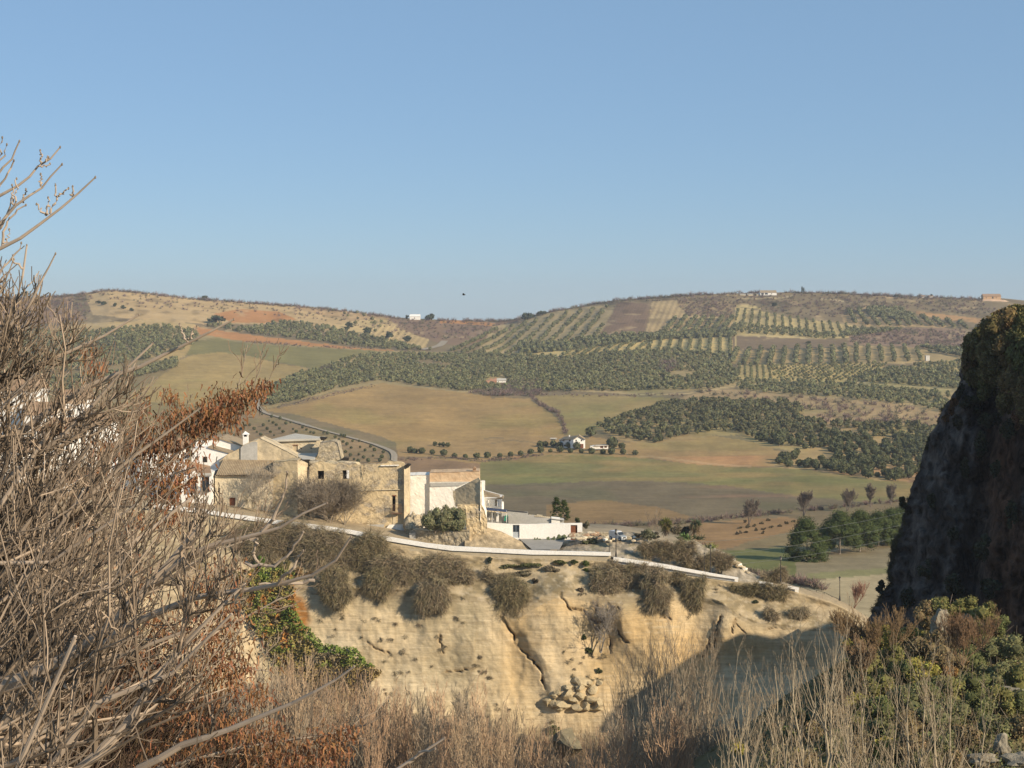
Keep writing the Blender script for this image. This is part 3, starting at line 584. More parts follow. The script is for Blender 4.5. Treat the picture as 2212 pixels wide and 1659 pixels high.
for k, g in enumerate(G):
    t = grove(g[0], g[1], g[2], g[3], g[4], g[5], g[6], k * 7 + 3); farT += t
print('far olives', len(farT))
var = [olive_arr(1.0, 34, 30 + k, (.168, .168, .082)) for k in range(8)]
farT = [t for t in farT if not inpoly(np.array(CX + t[0] / t[1] * FV), np.array(HY - t[2] * FV / t[1]), c2((1300, 640), (1420, 630), (1600, 670), (1560, 690), (1300, 660)))
        and math.hypot((CX + t[0] / t[1] * FV - 1075) / 26, (HY - t[2] * FV / t[1] - 825) / 10) > 1 and math.hypot((CX + t[0] / t[1] * FV - 1475) / 34, (HY - t[2] * FV / t[1] - 808) / 6) > 1]
farT.sort(key=lambda t: t[1]); fa = np.array(farT); parts = []
vi = RG.integers(0, 8, len(fa))
for v in range(8):
    V0, T0, C0 = var[v]; f = fa[vi == v]; n = len(f); an = RG.uniform(0, 6.28, n); c_, s_ = np.cos(an), np.sin(an)
    Vr = np.stack([V0[None, :, 0] * c_[:, None] - V0[None, :, 1] * s_[:, None], V0[None, :, 0] * s_[:, None] + V0[None, :, 1] * c_[:, None], np.tile(V0[:, 2], (n, 1))], -1) * f[:, 3, None, None] + f[:, None, :3]
    Tt = T0[None] + (np.arange(n) * len(V0))[:, None, None]
    parts.append((Vr.reshape(-1, 3), Tt.reshape(-1, 3), (C0[None] * RG.uniform(.7, 1.3, (n, 1, 1)) * np.where(np.isin(f[:, 0], nearx), .66, 1)[:, None, None]).reshape(-1, 3)))
V, T, C = merge(parts); o = mk('olive_groves', V, T, m_fol, None, C)
tag(o, 'olive groves covering the far hillsides in dense masses and planted rows', 'olive groves', kind='stuff')
# ---------------------------------------------------------------- bare almond scrub on the hills
def bare_clump(n, col, seed=0, up=.75):
    a = np.zeros((n, 3)) + RG.normal(size=(n, 3)) * .08; d = RG.normal(size=(n, 3)); d[:, 2] = np.abs(d[:, 2]) + up; d /= np.linalg.norm(d, axis=1, keepdims=True)
    a += d * RG.uniform(.1, .5, (n, 1)); b = a + d * RG.uniform(.4, .9, (n, 1)) + RG.normal(size=(n, 3)) * .25; b[:, 2] = np.abs(b[:, 2])
    return strands(a, b, .05, tinted(col, n, .25, .06), .12)
bv = [bare_clump(34, (.185, .135, .115), k) for k in range(6)] + [bare_clump(30, (.15, .14, .09), k) for k in range(3)]
def scatter_clumps(spots, name, label, cat='scrub'):
    fa = np.array(spots); vi = RG.integers(0, len(bv), len(fa)); parts = []
    for v in range(len(bv)):
        V0, T0, C0 = bv[v]; f = fa[vi == v]; n = len(f)
        if not n: continue
        an = RG.uniform(0, 6.28, n); c_, s_ = np.cos(an), np.sin(an)
        Vr = np.stack([V0[None, :, 0] * c_[:, None] - V0[None, :, 1] * s_[:, None], V0[None, :, 0] * s_[:, None] + V0[None, :, 1] * c_[:, None], np.tile(V0[:, 2], (n, 1))], -1) * f[:, 3, None, None] + f[:, None, :3]
        parts.append((Vr.reshape(-1, 3), (T0[None] + (np.arange(n) * len(V0))[:, None, None]).reshape(-1, 3), (C0[None] * RG.uniform(.75, 1.25, (n, 1, 1))).reshape(-1, 3)))
    V, T, C = merge(parts); o = mk(name, V, T, m_fol, None, C); tag(o, label, cat, kind='stuff'); return o
def fill(poly, n, r, jit=.3):
    xs_ = [p[0] for p in poly]; ys_ = [p[1] for p in poly]; x = RG.uniform(max(min(xs_), -60), min(max(xs_), 2160), n); y = RG.uniform(min(ys_), max(ys_), n)
    y = np.maximum(y, pl(x, RIDGE) + .5)
    m = inpoly(x, y, poly); x, y = x[m], y[m]; d = Dfar(x, y); p = PA(x, y, d); return [(*q, r * k) for q, k in zip(p, RG.uniform(1 - jit, 1 + jit, len(p)))]
sp = []
x = np.arange(-60, 2160, 2.0); x = x[(x < 985) | (x > 1000)]; x = x + RG.uniform(-1, 1, len(x)); m = RG.random(len(x)) < .78; x = x[m]
x = x[(x < 870) | (x > 945)]; x = x[(x < 1640) | (x > 1690)]; x = x[(x < 2115) | (x > 2160)]
y = pl(x, RIDGE) + RG.uniform(.5, 4, len(x)); d = Dfar(x, y); sp += [(*q, r) for q, r in zip(PA(x, y, d), RG.uniform(1.6, 4.4, len(x)))]
sp += fill([(-60, 640), (200, 640), (190, 690), (90, 712), (-60, 730)], 700, 3)
sp += fill([(180, 632), (300, 636), (560, 660), (760, 676), (860, 690), (900, 735), (740, 700), (560, 680), (300, 665)], 900, 2.6)
sp += fill(c2((1080, 300), (1500, 330), (1900, 345), (2212, 330), (2000, 420), (1650, 480), (1500, 470), (1300, 440)), 420, 2.8)
sp += fill(c3((900, 190), (1450, 130), (1900, 140)) + c4((300, 120), (1200, 140), (1900, 170), (2000, 250), (1880, 300), (1380, 240), (1000, 230), (800, 300), (400, 290), (100, 220)) + c3((1850, 220), (1400, 170)), 1500, 2.4)
sp += fill(c3((1420, 170), (1850, 190), (1850, 310), (1500, 290)), 330, 2.4)
sp += fill(c4((870, 450), (1300, 390), (1760, 400), (1760, 560), (1400, 520), (860, 500)), 620, 2.6)
sp += fill(c3((1500, 880), (1700, 870), (2212, 900)) + c4((0, 880), (500, 920), (850, 950), (1300, 990), (1600, 1080), (1500, 1150), (1000, 1140), (700, 1120), (560, 1020), (260, 950)), 520, 2.7)
sp += fill(c3((0, 860), (200, 780), (380, 800), (380, 900), (0, 910)), 330, 2.6); sp += fill(c3((1300, 650), (1440, 650), (1430, 720), (1320, 725)), 60, 3.6)
sp += fill(c2((1700, 880), (2212, 800), (2212, 910), (1800, 905)), 260, 2.3)
for pts, n, r in [(c3((300, 900), (350, 960), (440, 1010), (500, 1030), (540, 1100), (570, 1190)), 90, 1.9), (c3((0, 1400), (170, 1385), (400, 1362)), 60, .8), (c2((1170, 1400), (1600, 1385), (1830, 1410), (2100, 1392)), 80, .9), ([(1270, 1140), (1400, 1134), (1500, 1128), (1700, 1108), (1960, 1082)], 260, 1.3), (c2((0, 490), (400, 520), (1000, 548)), 90, 1.6),
                  (c2((250, 990), (500, 940), (700, 890), (1000, 830)), 60, 1.2), (c2((560, 700), (700, 680)), 40, 2.0), (c3((0, 890), (400, 900), (1000, 905), (1500, 900)), 90, 1.4), ([(1500, 1180), (1600, 1240), (1700, 1262)], 120, 1.4), ([(1600, 1240), (1700, 1255), (1780, 1275)], 90, 1.3)]:
    for _ in range(n):
        k = rnd.randrange(len(pts) - 1); t = rnd.random(); px = pts[k][0] + t * (pts[k + 1][0] - pts[k][0]) + rnd.gauss(0, 2); py = pts[k][1] + t * (pts[k + 1][1] - pts[k][1]) + rnd.gauss(0, 1.5)
        sp.append((*P(px, py, float(Dfar(px, py))), r * rnd.uniform(.6, 1.4)))
scatter_clumps(sp, 'bare_scrub', 'bare winter scrub and almond bushes over the ridges and field edges')

# ---------------------------------------------------------------- thin winter haze over the valley
hz = mk('haze', *boxm(-4700, 4700, -1700, 4700, -114, 75)[:2], bpy.data.materials.new('haze_air')); tag(hz, kind='stuff'); hz['label'] = 'thin winter haze over the whole valley'
hm = hz.data.materials[0]; hm.use_nodes = True; hm.node_tree.nodes.clear()
pv = hm.node_tree.nodes.new('ShaderNodeVolumePrincipled'); pv.inputs['Density'].default_value = 0.00009; pv.inputs['Color'].default_value = (.86, .91, 1, 1); pv.inputs['Anisotropy'].default_value = .2
ho = hm.node_tree.nodes.new('ShaderNodeOutputMaterial'); hm.node_tree.links.new(pv.outputs[0], ho.inputs['Volume'])
# ================================================================ terrace, sandstone cliff and gorge
WALL = [(100, 1085), (380, 1108), (460, 1112), (540, 1123), (690, 1146), (860, 1172), (1000, 1196), (1110, 1202), (1210, 1206), (1325, 1210), (1400, 1222), (1480, 1243), (1600, 1258), (1700, 1272), (1790, 1297), (1840, 1322), (1868, 1345), (1950, 1380), (2300, 1400)]
BROW = [(100, 1200), (500, 1228), (560, 1262), (620, 1268), (900, 1272), (1060, 1290), (1110, 1330), (1150, 1300), (1210, 1268), (1290, 1290), (1400, 1285), (1500, 1280), (1560, 1300), (1620, 1340), (1700, 1350), (1780, 1355), (1868, 1352), (1950, 1390), (2300, 1420)]
BASE = [(100, 1480), (500, 1500), (650, 1560), (800, 1560), (1000, 1580), (1200, 1590), (1400, 1570), (1600, 1540), (1868, 1500), (2300, 1490)]
xs = np.concatenate([np.arange(-500, 440, 20), np.arange(440, 1900, 2.6), np.arange(1900, 2301, 25)])
wl, br, ba = pl(xs, WALL), pl(xs, BROW), pl(xs, BASE)
kk = np.ones(15) / 15
sm = lambda a: np.convolve(np.pad(a, 7, mode='edge'), kk, 'valid')
wl, br, ba = sm(wl), sm(br), sm(ba)
Dw = np.interp(xs, [100, 1325, 1700, 1870, 2300], [300, 300, 299, 298, 300])
rows = []
def row_xy(y, D): rows.append(PA(xs, y, D))
zw = (HY - wl) * Dw / FV
def zrow(D, z): 
    D = np.broadcast_to(D, xs.shape); rows.append(np.stack([(xs - CX) * D / FV, D, z], -1))
tr = smooth(1480, 1640, xs)      # to the right the terrace narrows into a hillock
zrow(400 - 40 * tr, -84 + 0 * xs); zrow(352 - 38 * tr, zw - 6 - 3 * tr); zrow(344 - 32 * tr, zw + .8 - 3.4 * tr); zrow(330 - 22 * tr, zw + 1.2 - 2.2 * tr); zrow(318 - 12 * tr, zw + .9 - 1.2 * tr); zrow(308 - 4 * tr, zw + .35 - .4 * tr); zrow(Dw + .3, zw); 
NT = len(rows)
u1 = np.linspace(0, 1, 26)[1:]       # bank below the parapet: short retaining face, then a rough ledge
for u in u1:
    y = wl + (br - wl) * u
    D = Dw - np.where(u < .25, .3, .3 + (u - .25) / .75 * 5.5 * smooth(0, 60, br - wl))
    row_xy(y, D)
D_brow = Dw - .3 - 5.5 * smooth(0, 60, br - wl)
NB = len(rows)
u2 = np.linspace(0, 1, 110)[1:]
CR_ = [(cc('r4', (335, 640), (380, 690), (405, 735), (440, 810), (480, 870), (540, 930), (615, 1000), (625, 1130)), 3.2, 3.0),
       (cc('r4', (745, 450), (755, 520), (790, 580), (850, 592), (900, 600), (960, 650), (1020, 685)), 2.6, 2.4),
       (cc('r4', (1060, 545), (1090, 572), (1130, 580)), 2.4, 1.8), (cc('r4', (1355, 480), (1370, 600)), 2.6, 2.0), (cc('r4', (1425, 590), (1440, 640), (1480, 660)), 2.2, 1.5),
       (cc('r4', (1455, 480), (1450, 515)), 3.5, 2.6), (cc('r4', (1120, 730), (1160, 770), (1190, 820)), 2.3, 1.7), (cc('r4', (1835, 640), (1800, 720), (1750, 800), (1700, 910)), 2.6, 2.2),
       (cc('r4', (1810, 680), (1800, 770), (1780, 850)), 2.4, 1.8), (cc('r4', (990, 470), (980, 600), (1030, 680), (1080, 780), (1075, 880)), 2.4, 1.7), (cc('r3', (340, 440), (600, 440), (1000, 450), (1420, 455)), 1.9, 1.5),
       (cc('r3', (1095, 810), (1240, 890)), 1.8, 1.0), (cc('r3', (1580, 770), (1600, 880)), 2.2, 1.1), (cc('r3', (1640, 1010), (1780, 990)), 1.8, 1.0), (cc('r3', (0, 600), (280, 620), (400, 800), (520, 1030)), 4, 1.4),
       (cc('r5', (265, 450), (235, 540)), 2.2, 1.3), (cc('r5', (265, 460), (320, 540)), 2, 1.2), (cc('r5', (480, 510), (640, 500)), 1.8, 1.2), (cc('r5', (820, 300), (870, 400), (900, 470)), 3, 1.3)]
def cliff_relief(x, y):
    d = 3.0 * fbm(x / 170, y / 260, 4, 3) + .75 * fbm(x / 40, y / 75, 9, 4) + .24 * fbm(x / 11, y / 11, 12, 3)
    d += .9 * np.abs(fbm(x / 55, y / 130, 14, 3)) + .12 * fbm(x / 160, y / 6, 15, 3)
    # right part of the crack stands proud, alcove with scree, rounded bulges
    d += -.6 * smooth(0, 30, x - pl(y, [(1280, 1085), (1340, 1090), (1400, 1125), (1450, 1170), (1490, 1175)])) * smooth(1560, 1250, x)
    for cx, cy, rx, ry, a in ((1288, 1400, 40, 60, 2.6), (1240, 1330, 55, 40, -1.2), (1340, 1310, 40, 45, -1.6), (1420, 1400, 90, 90, -2.0), (1170, 1360, 60, 60, -1.5), (1480, 1330, 30, 50, -1.2), (1120, 1430, 30, 70, 1.2),
                              (900, 1380, 150, 60, -1.5), (700, 1330, 60, 60, 1.0), (1640, 1440, 70, 50, 2.0), (1560, 1370, 26, 60, -2.0), (1750, 1450, 80, 50, 2.5), (1250, 1500, 90, 40, -1.6), (640, 1400, 90, 90, 2.0)):
        d += .62 * a * np.exp(-((x - cx) / rx) ** 2 - ((y - cy) / ry) ** 2)
    for pts, w, dep in CR_:
        if pts[0][1] < 1700: xw = x + 16 * fbm(x / 14, y / 14, 91, 3); yw = y + 12 * fbm(x / 14, y / 14, 95, 3); d += dep * .8 * np.exp(-(dline(xw, yw, pts) / (w * .62)) ** 2) * smooth(-.3, .15, fbm(x / 16, y / 16, 93, 2))
    return d
for u in u2:
    y = br + (ba - br) * u ** .9
    D = D_brow - 4.0 * u ** 1.4 + cliff_relief(xs, y) * min(1, u * 7) * smooth(0, 30, ba - br)
    row_xy(y, D)
NC = len(rows)
for Dn, z in ((280, -74), (262, -76), (235, -77), (200, -76), (160, -70), (110, -52), (60, -32), (30, -22)):
    rows.append(np.stack([(xs - CX) * 280 / FV * (1 if Dn > 150 else 1), np.full(xs.shape, float(Dn)), z + 2 * fbm(xs / 80, xs * 0 + Dn, 2, 2)], -1))
VV = np.stack(rows)
# vegetation-rough ledge
n_ = VV[NT:NB]; px = np.tile(xs, (NB - NT, 1)); py = HY - n_[..., 2] * FV / n_[..., 1]
n_[..., 1] -= 1.2 * fbm(px / 25, py / 12, 40, 4) * smooth(0, 12, py - wl[None])
pxx = CX + VV[..., 0] / VV[..., 1] * FV; pyy = HY - VV[..., 2] * FV / VV[..., 1]
SAND = np.array((.62, .50, .315)); C = np.tile(SAND, VV.shape[:2] + (1,))
def blend(mask, col):
    global C
    C = C * (1 - mask[..., None]) + np.array(col) * mask[..., None]
def G_(cx, cy, rx, ry, n=.35):
    return np.clip(1.25 * np.exp(-((pxx - cx) / rx) ** 2 - ((pyy - cy) / ry) ** 2) + n * fbm(pxx / 20, pyy / 20, 77, 4) * 1.2, 0, 1) * (np.hypot((pxx - cx) / rx, (pyy - cy) / ry) < 2.2)
blend(smooth(.0, .25, fbm(pxx / 60, pyy / 90, 51, 4)) * .5, (.56, .45, .27))
blend(smooth(.02, .22, fbm(pxx / 90, pyy / 40, 52, 4)) * .5, (.46, .37, .22))
for q in [(1440, 1400, 70, 80), (1320, 1450, 60, 70), (1120, 1350, 25, 40), (1370, 1350, 60, 60), (1500, 1430, 50, 50), (1200, 1310, 80, 25), (1600, 1400, 90, 30), (1115, 1440, 40, 80)]: blend(G_(*q) * .5, (.54, .36, .15))
for q in [(980, 1440, 130, 60), (1000, 1340, 60, 60), (880, 1300, 120, 25), (1350, 1300, 25, 25)]: blend(G_(*q) * .6, (.35, .30, .19))
for q in [(700, 1300, 60, 20), (720, 1400, 40, 30), (860, 1480, 90, 40)]: blend(G_(*q) * .6, (.62, .53, .36))
blend(smooth(.5, .9, G_(640, 1330, 40, 60)) * .9, (.36, .15, .03))
blend(G_(600, 1380, 30, 80) * .8, (.16, .15, .04))
# cracks, coloured as dark lines with a brown margin
for pts, w, dep in CR_:
    dd_ = dline(pxx + 16 * fbm(pxx / 14, pyy / 14, 91, 3), pyy + 12 * fbm(pxx / 14, pyy / 14, 95, 3), pts); blend(np.exp(-(dd_ / 2.0) ** 2) * .75, (.13, .095, .06)); blend(np.exp(-(dd_ / 9.0) ** 2) * .25, (.36, .24, .11))
ck = np.abs(fbm(pxx / 45, pyy / 60, 201, 5)); blend(smooth(.012, .0, ck) * smooth(0, 30, pyy - pl(pxx, BROW)) * smooth(.0, .2, fbm(pxx / 60, pyy / 60, 203, 3)) * .6, (.22, .16, .09))
hl_ = fbm(pxx / 130, pyy / 2.6, 207, 3); blend(smooth(.13, .3, hl_) * .45 * smooth(0, 30, pyy - pl(pxx, BROW)), (.33, .25, .15)); blend(smooth(.13, .3, -hl_) * .4, (.66, .56, .38))
# streaks running down the face
stv = smooth(.08, .3, fbm(pxx / 7, pyy / 160, 62, 3)) * smooth(0, 40, pyy - pl(pxx, BROW)); blend(stv * .28, (.30, .22, .12))
ledge = np.zeros(VV.shape[:2]); ledge[NT:NB + 4] = 1
blend(ledge * .6, (.36, .29, .18)); blend(ledge * smooth(-.02, .15, fbm(pxx / 22, pyy / 10, 71, 4)) * .7, (.20, .16, .085)); blend(ledge * smooth(.1, .2, fbm(pxx / 9, pyy / 5, 72, 3)) * .6, (.5, .42, .29))
blend((np.arange(VV.shape[0]) < NT)[:, None] * np.ones(VV.shape[1]) * .85, (.36, .29, .19))
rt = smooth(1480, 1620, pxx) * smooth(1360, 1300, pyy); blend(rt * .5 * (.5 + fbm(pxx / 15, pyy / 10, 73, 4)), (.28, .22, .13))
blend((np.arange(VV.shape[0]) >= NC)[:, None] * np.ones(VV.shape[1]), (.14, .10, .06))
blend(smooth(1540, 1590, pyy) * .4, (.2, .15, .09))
m_cliff, n, b = newmat('sandstone'); b.inputs['Roughness'].default_value = .97; b.inputs['Specular IOR Level'].default_value = .08
at = n.nodes.new('ShaderNodeAttribute'); at.attribute_name = 'Col'
v1 = coords(n, (.35, .35, 3.2)); v2 = coords(n, (1, 1, 1))
c_ = mulc(n, at.outputs['Color'], ramp(n, noise(n, .8, 8, .7, v1), (.80,) * 3, (1.12,) * 3, .3, .7))
c_ = mulc(n, c_, ramp(n, noise(n, .6, 8, .7, v2), (.84,) * 3, (1.12,) * 3, .3, .7))
n.links.new(c_, b.inputs['Base Color'])
ad = n.nodes.new('ShaderNodeMath'); ad.operation = 'ADD'; n.links.new(noise(n, 1.0, 8, .72, v1), ad.inputs[0]); n.links.new(noise(n, .9, 8, .7, v2), ad.inputs[1])
bump(n, b, ad.outputs[0], .5, .25)
VV_cliff = VV; xs_cliff = xs
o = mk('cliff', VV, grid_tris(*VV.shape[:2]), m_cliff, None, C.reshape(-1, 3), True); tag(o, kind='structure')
def zter(x, D):
    """terrace height at picture column x and distance D (behind the parapet)"""
    i = int(np.argmin(np.abs(xs - x))); col = VV[:NT, i]
    return float(np.interp(D, col[::-1, 1], col[::-1, 2]))
def yter(x, D): return HY - zter(x, D) * FV / D
# ---------------------------------------------------------------- gorge floor on the near side, and the wooded slope on the right
def sheet(name, fx, us, vs, mat, col):
    U, Vv = np.meshgrid(us, vs); W3, Cc = fx(U, Vv), None
    o = mk(name, W3, grid_tris(*U.shape), mat, None, col(U, Vv, W3).reshape(-1, 3), True); return tag(o, kind='structure')
m_soil = mat_vc('scrubby_earth', ((.25, .3), (1.5, .3)), .97, bmp=(1.2, .8, .4))
def slope_f(U, Vv):     # U: picture column, Vv 0 (top, far) .. 1 (bottom, near) .. 2 below the frame
    topy = pl(U, [(1500, 1640), (1620, 1560), (1700, 1500), (1800, 1440), (1880, 1400), (1960, 1370), (2050, 1340), (2212, 1390), (2700, 1400)])
    y = topy + (1700 - topy) * np.minimum(Vv, 1) + 500 * np.maximum(Vv - 1, 0)
    D = 158 - 46 * np.minimum(Vv, 1) - 24 * np.maximum(Vv - 1, 0) + 5 * fbm(U / 90, Vv * 4, 3, 4) + 2.5 * fbm(U / 22, Vv * 14, 5, 3)
    W3 = PA(U, y, D); dn = Vv < 0; W3[..., 2] = np.where(dn, W3[..., 2] + Vv * 60, W3[..., 2]); W3[..., 1] = np.where(dn, W3[..., 1] - Vv * 5, W3[..., 1]); return W3
o = sheet('wooded_slope', slope_f, np.arange(1500, 2701, 8.0), np.concatenate([np.linspace(-1, -.02, 6), np.linspace(0, 1, 70), [1.3, 1.7, 2]]), m_soil, lambda U, Vv, W3: np.array((.12, .105, .05)) * (1 + .8 * fbm(U / 40, Vv * 6, 8, 3)[..., None]) + smooth(.12, .2, fbm(U / 35, Vv * 9, 18, 3))[..., None] * smooth(.4, .9, Vv)[..., None] * np.array((.2, .15, .09)))
def slope_pt(x, v): return slope_f(np.array([[float(x)]]), np.array([[float(v)]]))[0, 0]
# ---------------------------------------------------------------- dark rock on the right: a real crag, its wall turned away from the sun
EDGE = [(600, 2340), (640, 2280), (668, 2200), (690, 2135), (712, 2104), (760, 2078), (830, 2072), (870, 2045), (920, 2020), (960, 2002), (1010, 1988), (1060, 1966), (1090, 1958), (1130, 1950), (1180, 1926), (1220, 1918), (1245, 1915), (1260, 1925), (1290, 1900), (1320, 1882), (1345, 1872), (1400, 1840), (1500, 1800), (1700, 1760)]
ys_ = np.concatenate([np.arange(632, 1720, 5.0)])
ss = np.concatenate([np.linspace(-1, -.05, 14), np.linspace(0, 1, 120), [1.05, 1.2, 1.5, 1.8]])
SS, YY = np.meshgrid(ss, ys_); ED = pl(YY, [(a, b_) for a, b_ in EDGE])
ED = ED + 12 * fbm(YY / 26, YY * 0, 6, 4) + 9 * fbm(YY / 7, YY * 0, 7, 4)
t = np.maximum(SS, 0); PX = ED + t * (2560 - ED)
t = np.minimum(t, 1); PX = np.where(SS > 1, 2560 + (SS - 1) * 60, PX)
DR = 196 - 45 * t ** .85 + np.maximum(SS - 1, 0) * 55 + 5.5 * fbm(PX / 75, YY / 170, 21, 4) + 2.6 * fbm(PX / 24, YY / 50, 22, 4) + 1.5 * fbm(PX / 9, YY / 11, 23, 4) + 1.6 * np.abs(fbm(PX / 18, YY / 30, 25, 3)) * 2
DR += 5 * np.exp(-((PX - (2130 + (YY - 1000) * -.12)) / 30) ** 2) + 4 * smooth(1290, 1330, YY) * np.exp(-((PX - 2060) / 60) ** 2)
DR -= 3.5 * smooth(1180, 1150, YY) * 0
RV = PA(PX, YY, DR)
bk = SS < 0     # back of the crag, out of sight
RV[..., 0] = np.where(bk, PA(ED, YY, DR)[..., 0] + (-SS) * 9, RV[..., 0]); RV[..., 1] = np.where(bk, DR + (-SS) * 9, RV[..., 1])
m_rock, n, b = newmat('limestone'); b.inputs['Roughness'].default_value = .95; b.inputs['Specular IOR Level'].default_value = .1
at = n.nodes.new('ShaderNodeAttribute'); at.attribute_name = 'Col'; v2 = coords(n, (1, 1, .6))
c_ = mulc(n, at.outputs['Color'], ramp(n, noise(n, .5, 9, .72, v2), (.2,) * 3, (1.9,) * 3, .36, .66)); n.links.new(c_, b.inputs['Base Color'])
bump(n, b, noise(n, .7, 9, .75, v2), 1.0, 1.4)
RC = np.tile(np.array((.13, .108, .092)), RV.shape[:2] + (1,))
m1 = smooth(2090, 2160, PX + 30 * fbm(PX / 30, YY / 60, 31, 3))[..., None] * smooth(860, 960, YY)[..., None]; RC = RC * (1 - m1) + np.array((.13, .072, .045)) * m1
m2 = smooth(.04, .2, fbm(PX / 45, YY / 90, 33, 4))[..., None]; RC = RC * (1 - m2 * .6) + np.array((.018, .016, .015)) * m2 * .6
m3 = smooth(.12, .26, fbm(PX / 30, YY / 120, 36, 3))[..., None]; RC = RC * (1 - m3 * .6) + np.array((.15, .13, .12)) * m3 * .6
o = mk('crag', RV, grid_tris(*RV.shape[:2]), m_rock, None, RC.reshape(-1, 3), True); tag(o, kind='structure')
# crag top and the hillside, added out of frame and shaped to shade the cliff's foot
tx = np.array([RV[0] * [1, 1, 1] - [0, 0, .2], RV[0] * [.5, 1, 1] + [31, 0, -5], RV[0] * [.3, .9, 0] + [50, 17, -45], RV[0] * [.3, .9, 0] + [56, 17, -85]])
o = mk('crag_top', tx, grid_tris(*tx.shape[:2]), m_rock, None, (.14, .12, .09), True); tag(o, kind='structure')
hp = [(84, -36), (87, -31.7), (91, -28.2), (96, -25.4), (99, -24), (107, -24.4), (112, -23), (116, -21.2), (121, -22.5), (135, -22), (170, -12), (260, 0), (330, 4)]
HX = np.linspace(80, 330, 110); HD = np.linspace(222, 275, 34); HXX, HDD = np.meshgrid(HX, HD)
HZ = np.interp(HXX, [p[0] for p in hp], [p[1] for p in hp]); w = smooth(224, 240, HDD) * smooth(272, 250, HDD)
HZ = -82 + (HZ + 82) * w * smooth(80, 86, HXX) + (1.6 * fbm(HXX / 5, HDD / 5, 3, 4)) * w
o = mk('shade_hillside', np.stack([HXX, HDD, HZ], -1), grid_tris(*HXX.shape), m_soil, None, (.16, .13, .07), True); tag(o, kind='structure')
# ================================================================ village
m_white = mat_noise('whitewash', (.78, .76, .69), (.88, .86, .80), .5, bmp=(4, .25, .03))
m_dirtyw = mat_noise('weathered_whitewash', (.55, .50, .40), (.84, .80, .70), .4, p=(.25, .48), bmp=(2.5, .5, .06))
m_cream = mat_noise('cream_render', (.50, .42, .28), (.66, .58, .42), .5, bmp=(3, .4, .05))
m_ruin = mat_masonry('ruined_masonry', (.36, .28, .17), (.60, .49, .31), (.34, .30, .24), (.60, .48, .29), .47, 2.4)
m_ruin2 = mat_masonry('grey_rubble_masonry', (.32, .27, .18), (.54, .45, .30), (.30, .27, .22), (.54, .45, .29), .56, 2.6)
m_plast = mat_noise('tan_plaster', (.38, .32, .22), (.62, .51, .33), .3, p=(.38, .58), bmp=(2, .5, .06))
m_grey = mat_noise('grey_cement', (.36, .35, .31), (.48, .46, .41), .4, bmp=(5, .3, .03))
m_asph = mat_noise('worn_asphalt', (.27, .26, .23), (.36, .34, .30), .3)
m_tile = mat_noise('old_roof_tile', (.25, .19, .12), (.42, .33, .21), 1.2, bmp=(8, .5, .03))
m_redt = mat_noise('red_roof_tile', (.27, .17, .10), (.40, .27, .17), 1.2, bmp=(8, .5, .03))
m_roofg = mat_noise('grey_roof_sheet', (.44, .42, .36), (.54, .51, .43), .5)
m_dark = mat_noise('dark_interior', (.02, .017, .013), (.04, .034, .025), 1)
m_wood = mat_noise('brown_wood', (.16, .06, .03), (.24, .10, .05), 2, stretch=(1, 1, .2))
m_iron = mat_noise('dark_iron', (.03, .03, .03), (.06, .055, .05), 4, .6)
m_metal = mat_noise('grey_door_metal', (.36, .40, .42), (.46, .50, .52), 2, .5)
m_awn = mat_noise('navy_awning', (.035, .05, .09), (.06, .08, .13), 2)
m_green = mat_noise('green_plastic', (.03, .20, .13), (.05, .28, .19), 2, .5)
m_brick = mat_noise('pale_brick_wall', (.50, .33, .19), (.66, .50, .32), .6, stretch=(1, 1, 3), bmp=(5, .6, .05))
m_glass, n, b = newmat('dark_glass'); b.inputs['Base Color'].default_value = (.03, .04, .05, 1); b.inputs['Roughness'].default_value = .12; b.inputs['Specular IOR Level'].default_value = .5
c5 = lambda *p: cc('c5', *p)
c6 = lambda *p: cc('c6', *p)
c7 = lambda *p: cc('c7', *p)
c8 = lambda *p: cc('c8', *p)
def put(name, arr, mat, parent, label=None):
    o = mk(name, arr[0], arr[1], mat, parent, None)
    if label: o['label'] = label
    return o
def bx(k, x0, x1, y0, y1): (a, b_), (c_, d_) = cc(k, (x0, y0), (x1, y1)); return a, c_, b_, d_
def dn(k, x0, x1, y0, y1, D, off=.30, depth=.06): return vbox(*bx(k, x0, x1, y0, y1), D + off, depth)
# --- long white parapets beside the path
pw = thing('parapet_wall', P(900, 1165, 300), 'long whitewashed parapet running below the ruined houses along the cliff top', 'wall')
def parapet(parent, pts, D0, D1, th, mat, name='wall'):
    xs_ = np.arange(pts[0][0], pts[-1][0] + 1, 6.0); topy = np.interp(xs_, [p[0] for p in pts], [p[1] for p in pts]); boty = np.interp(xs_, [p[0] for p in pts], [p[2] for p in pts])
    topy = topy + .8 * fbm(xs_ / 40, xs_ * 0, 3, 3); D = np.linspace(D0, D1, len(xs_))
    a, b_ = PA(xs_, topy, D), PA(xs_, boty, D); o_ = np.array([0, th, 0])
    V = np.stack([b_, a, a + o_, b_ + o_ - np.array([0, 0, .5])]); return put(name, (V.reshape(-1, 3), grid_tris(4, len(xs_)), None), mat, parent)
PT = [(330, 1088, 1097), (374, 1093.5, 1102.5), (434, 1100, 1107.5), (494, 1109.5, 1117.5), (594, 1123.5, 1132), (674, 1133, 1142), (754, 1144.5, 1153), (812, 1155.5, 1164.5), (922, 1173.5, 1182.5), (975, 1180, 1189.5), (1053, 1184, 1193), (1149, 1189, 1198), (1210, 1190.5, 1198.5), (1324, 1194, 1201)]
parapet(pw, PT, 299.5, 299.5, .5, m_white)
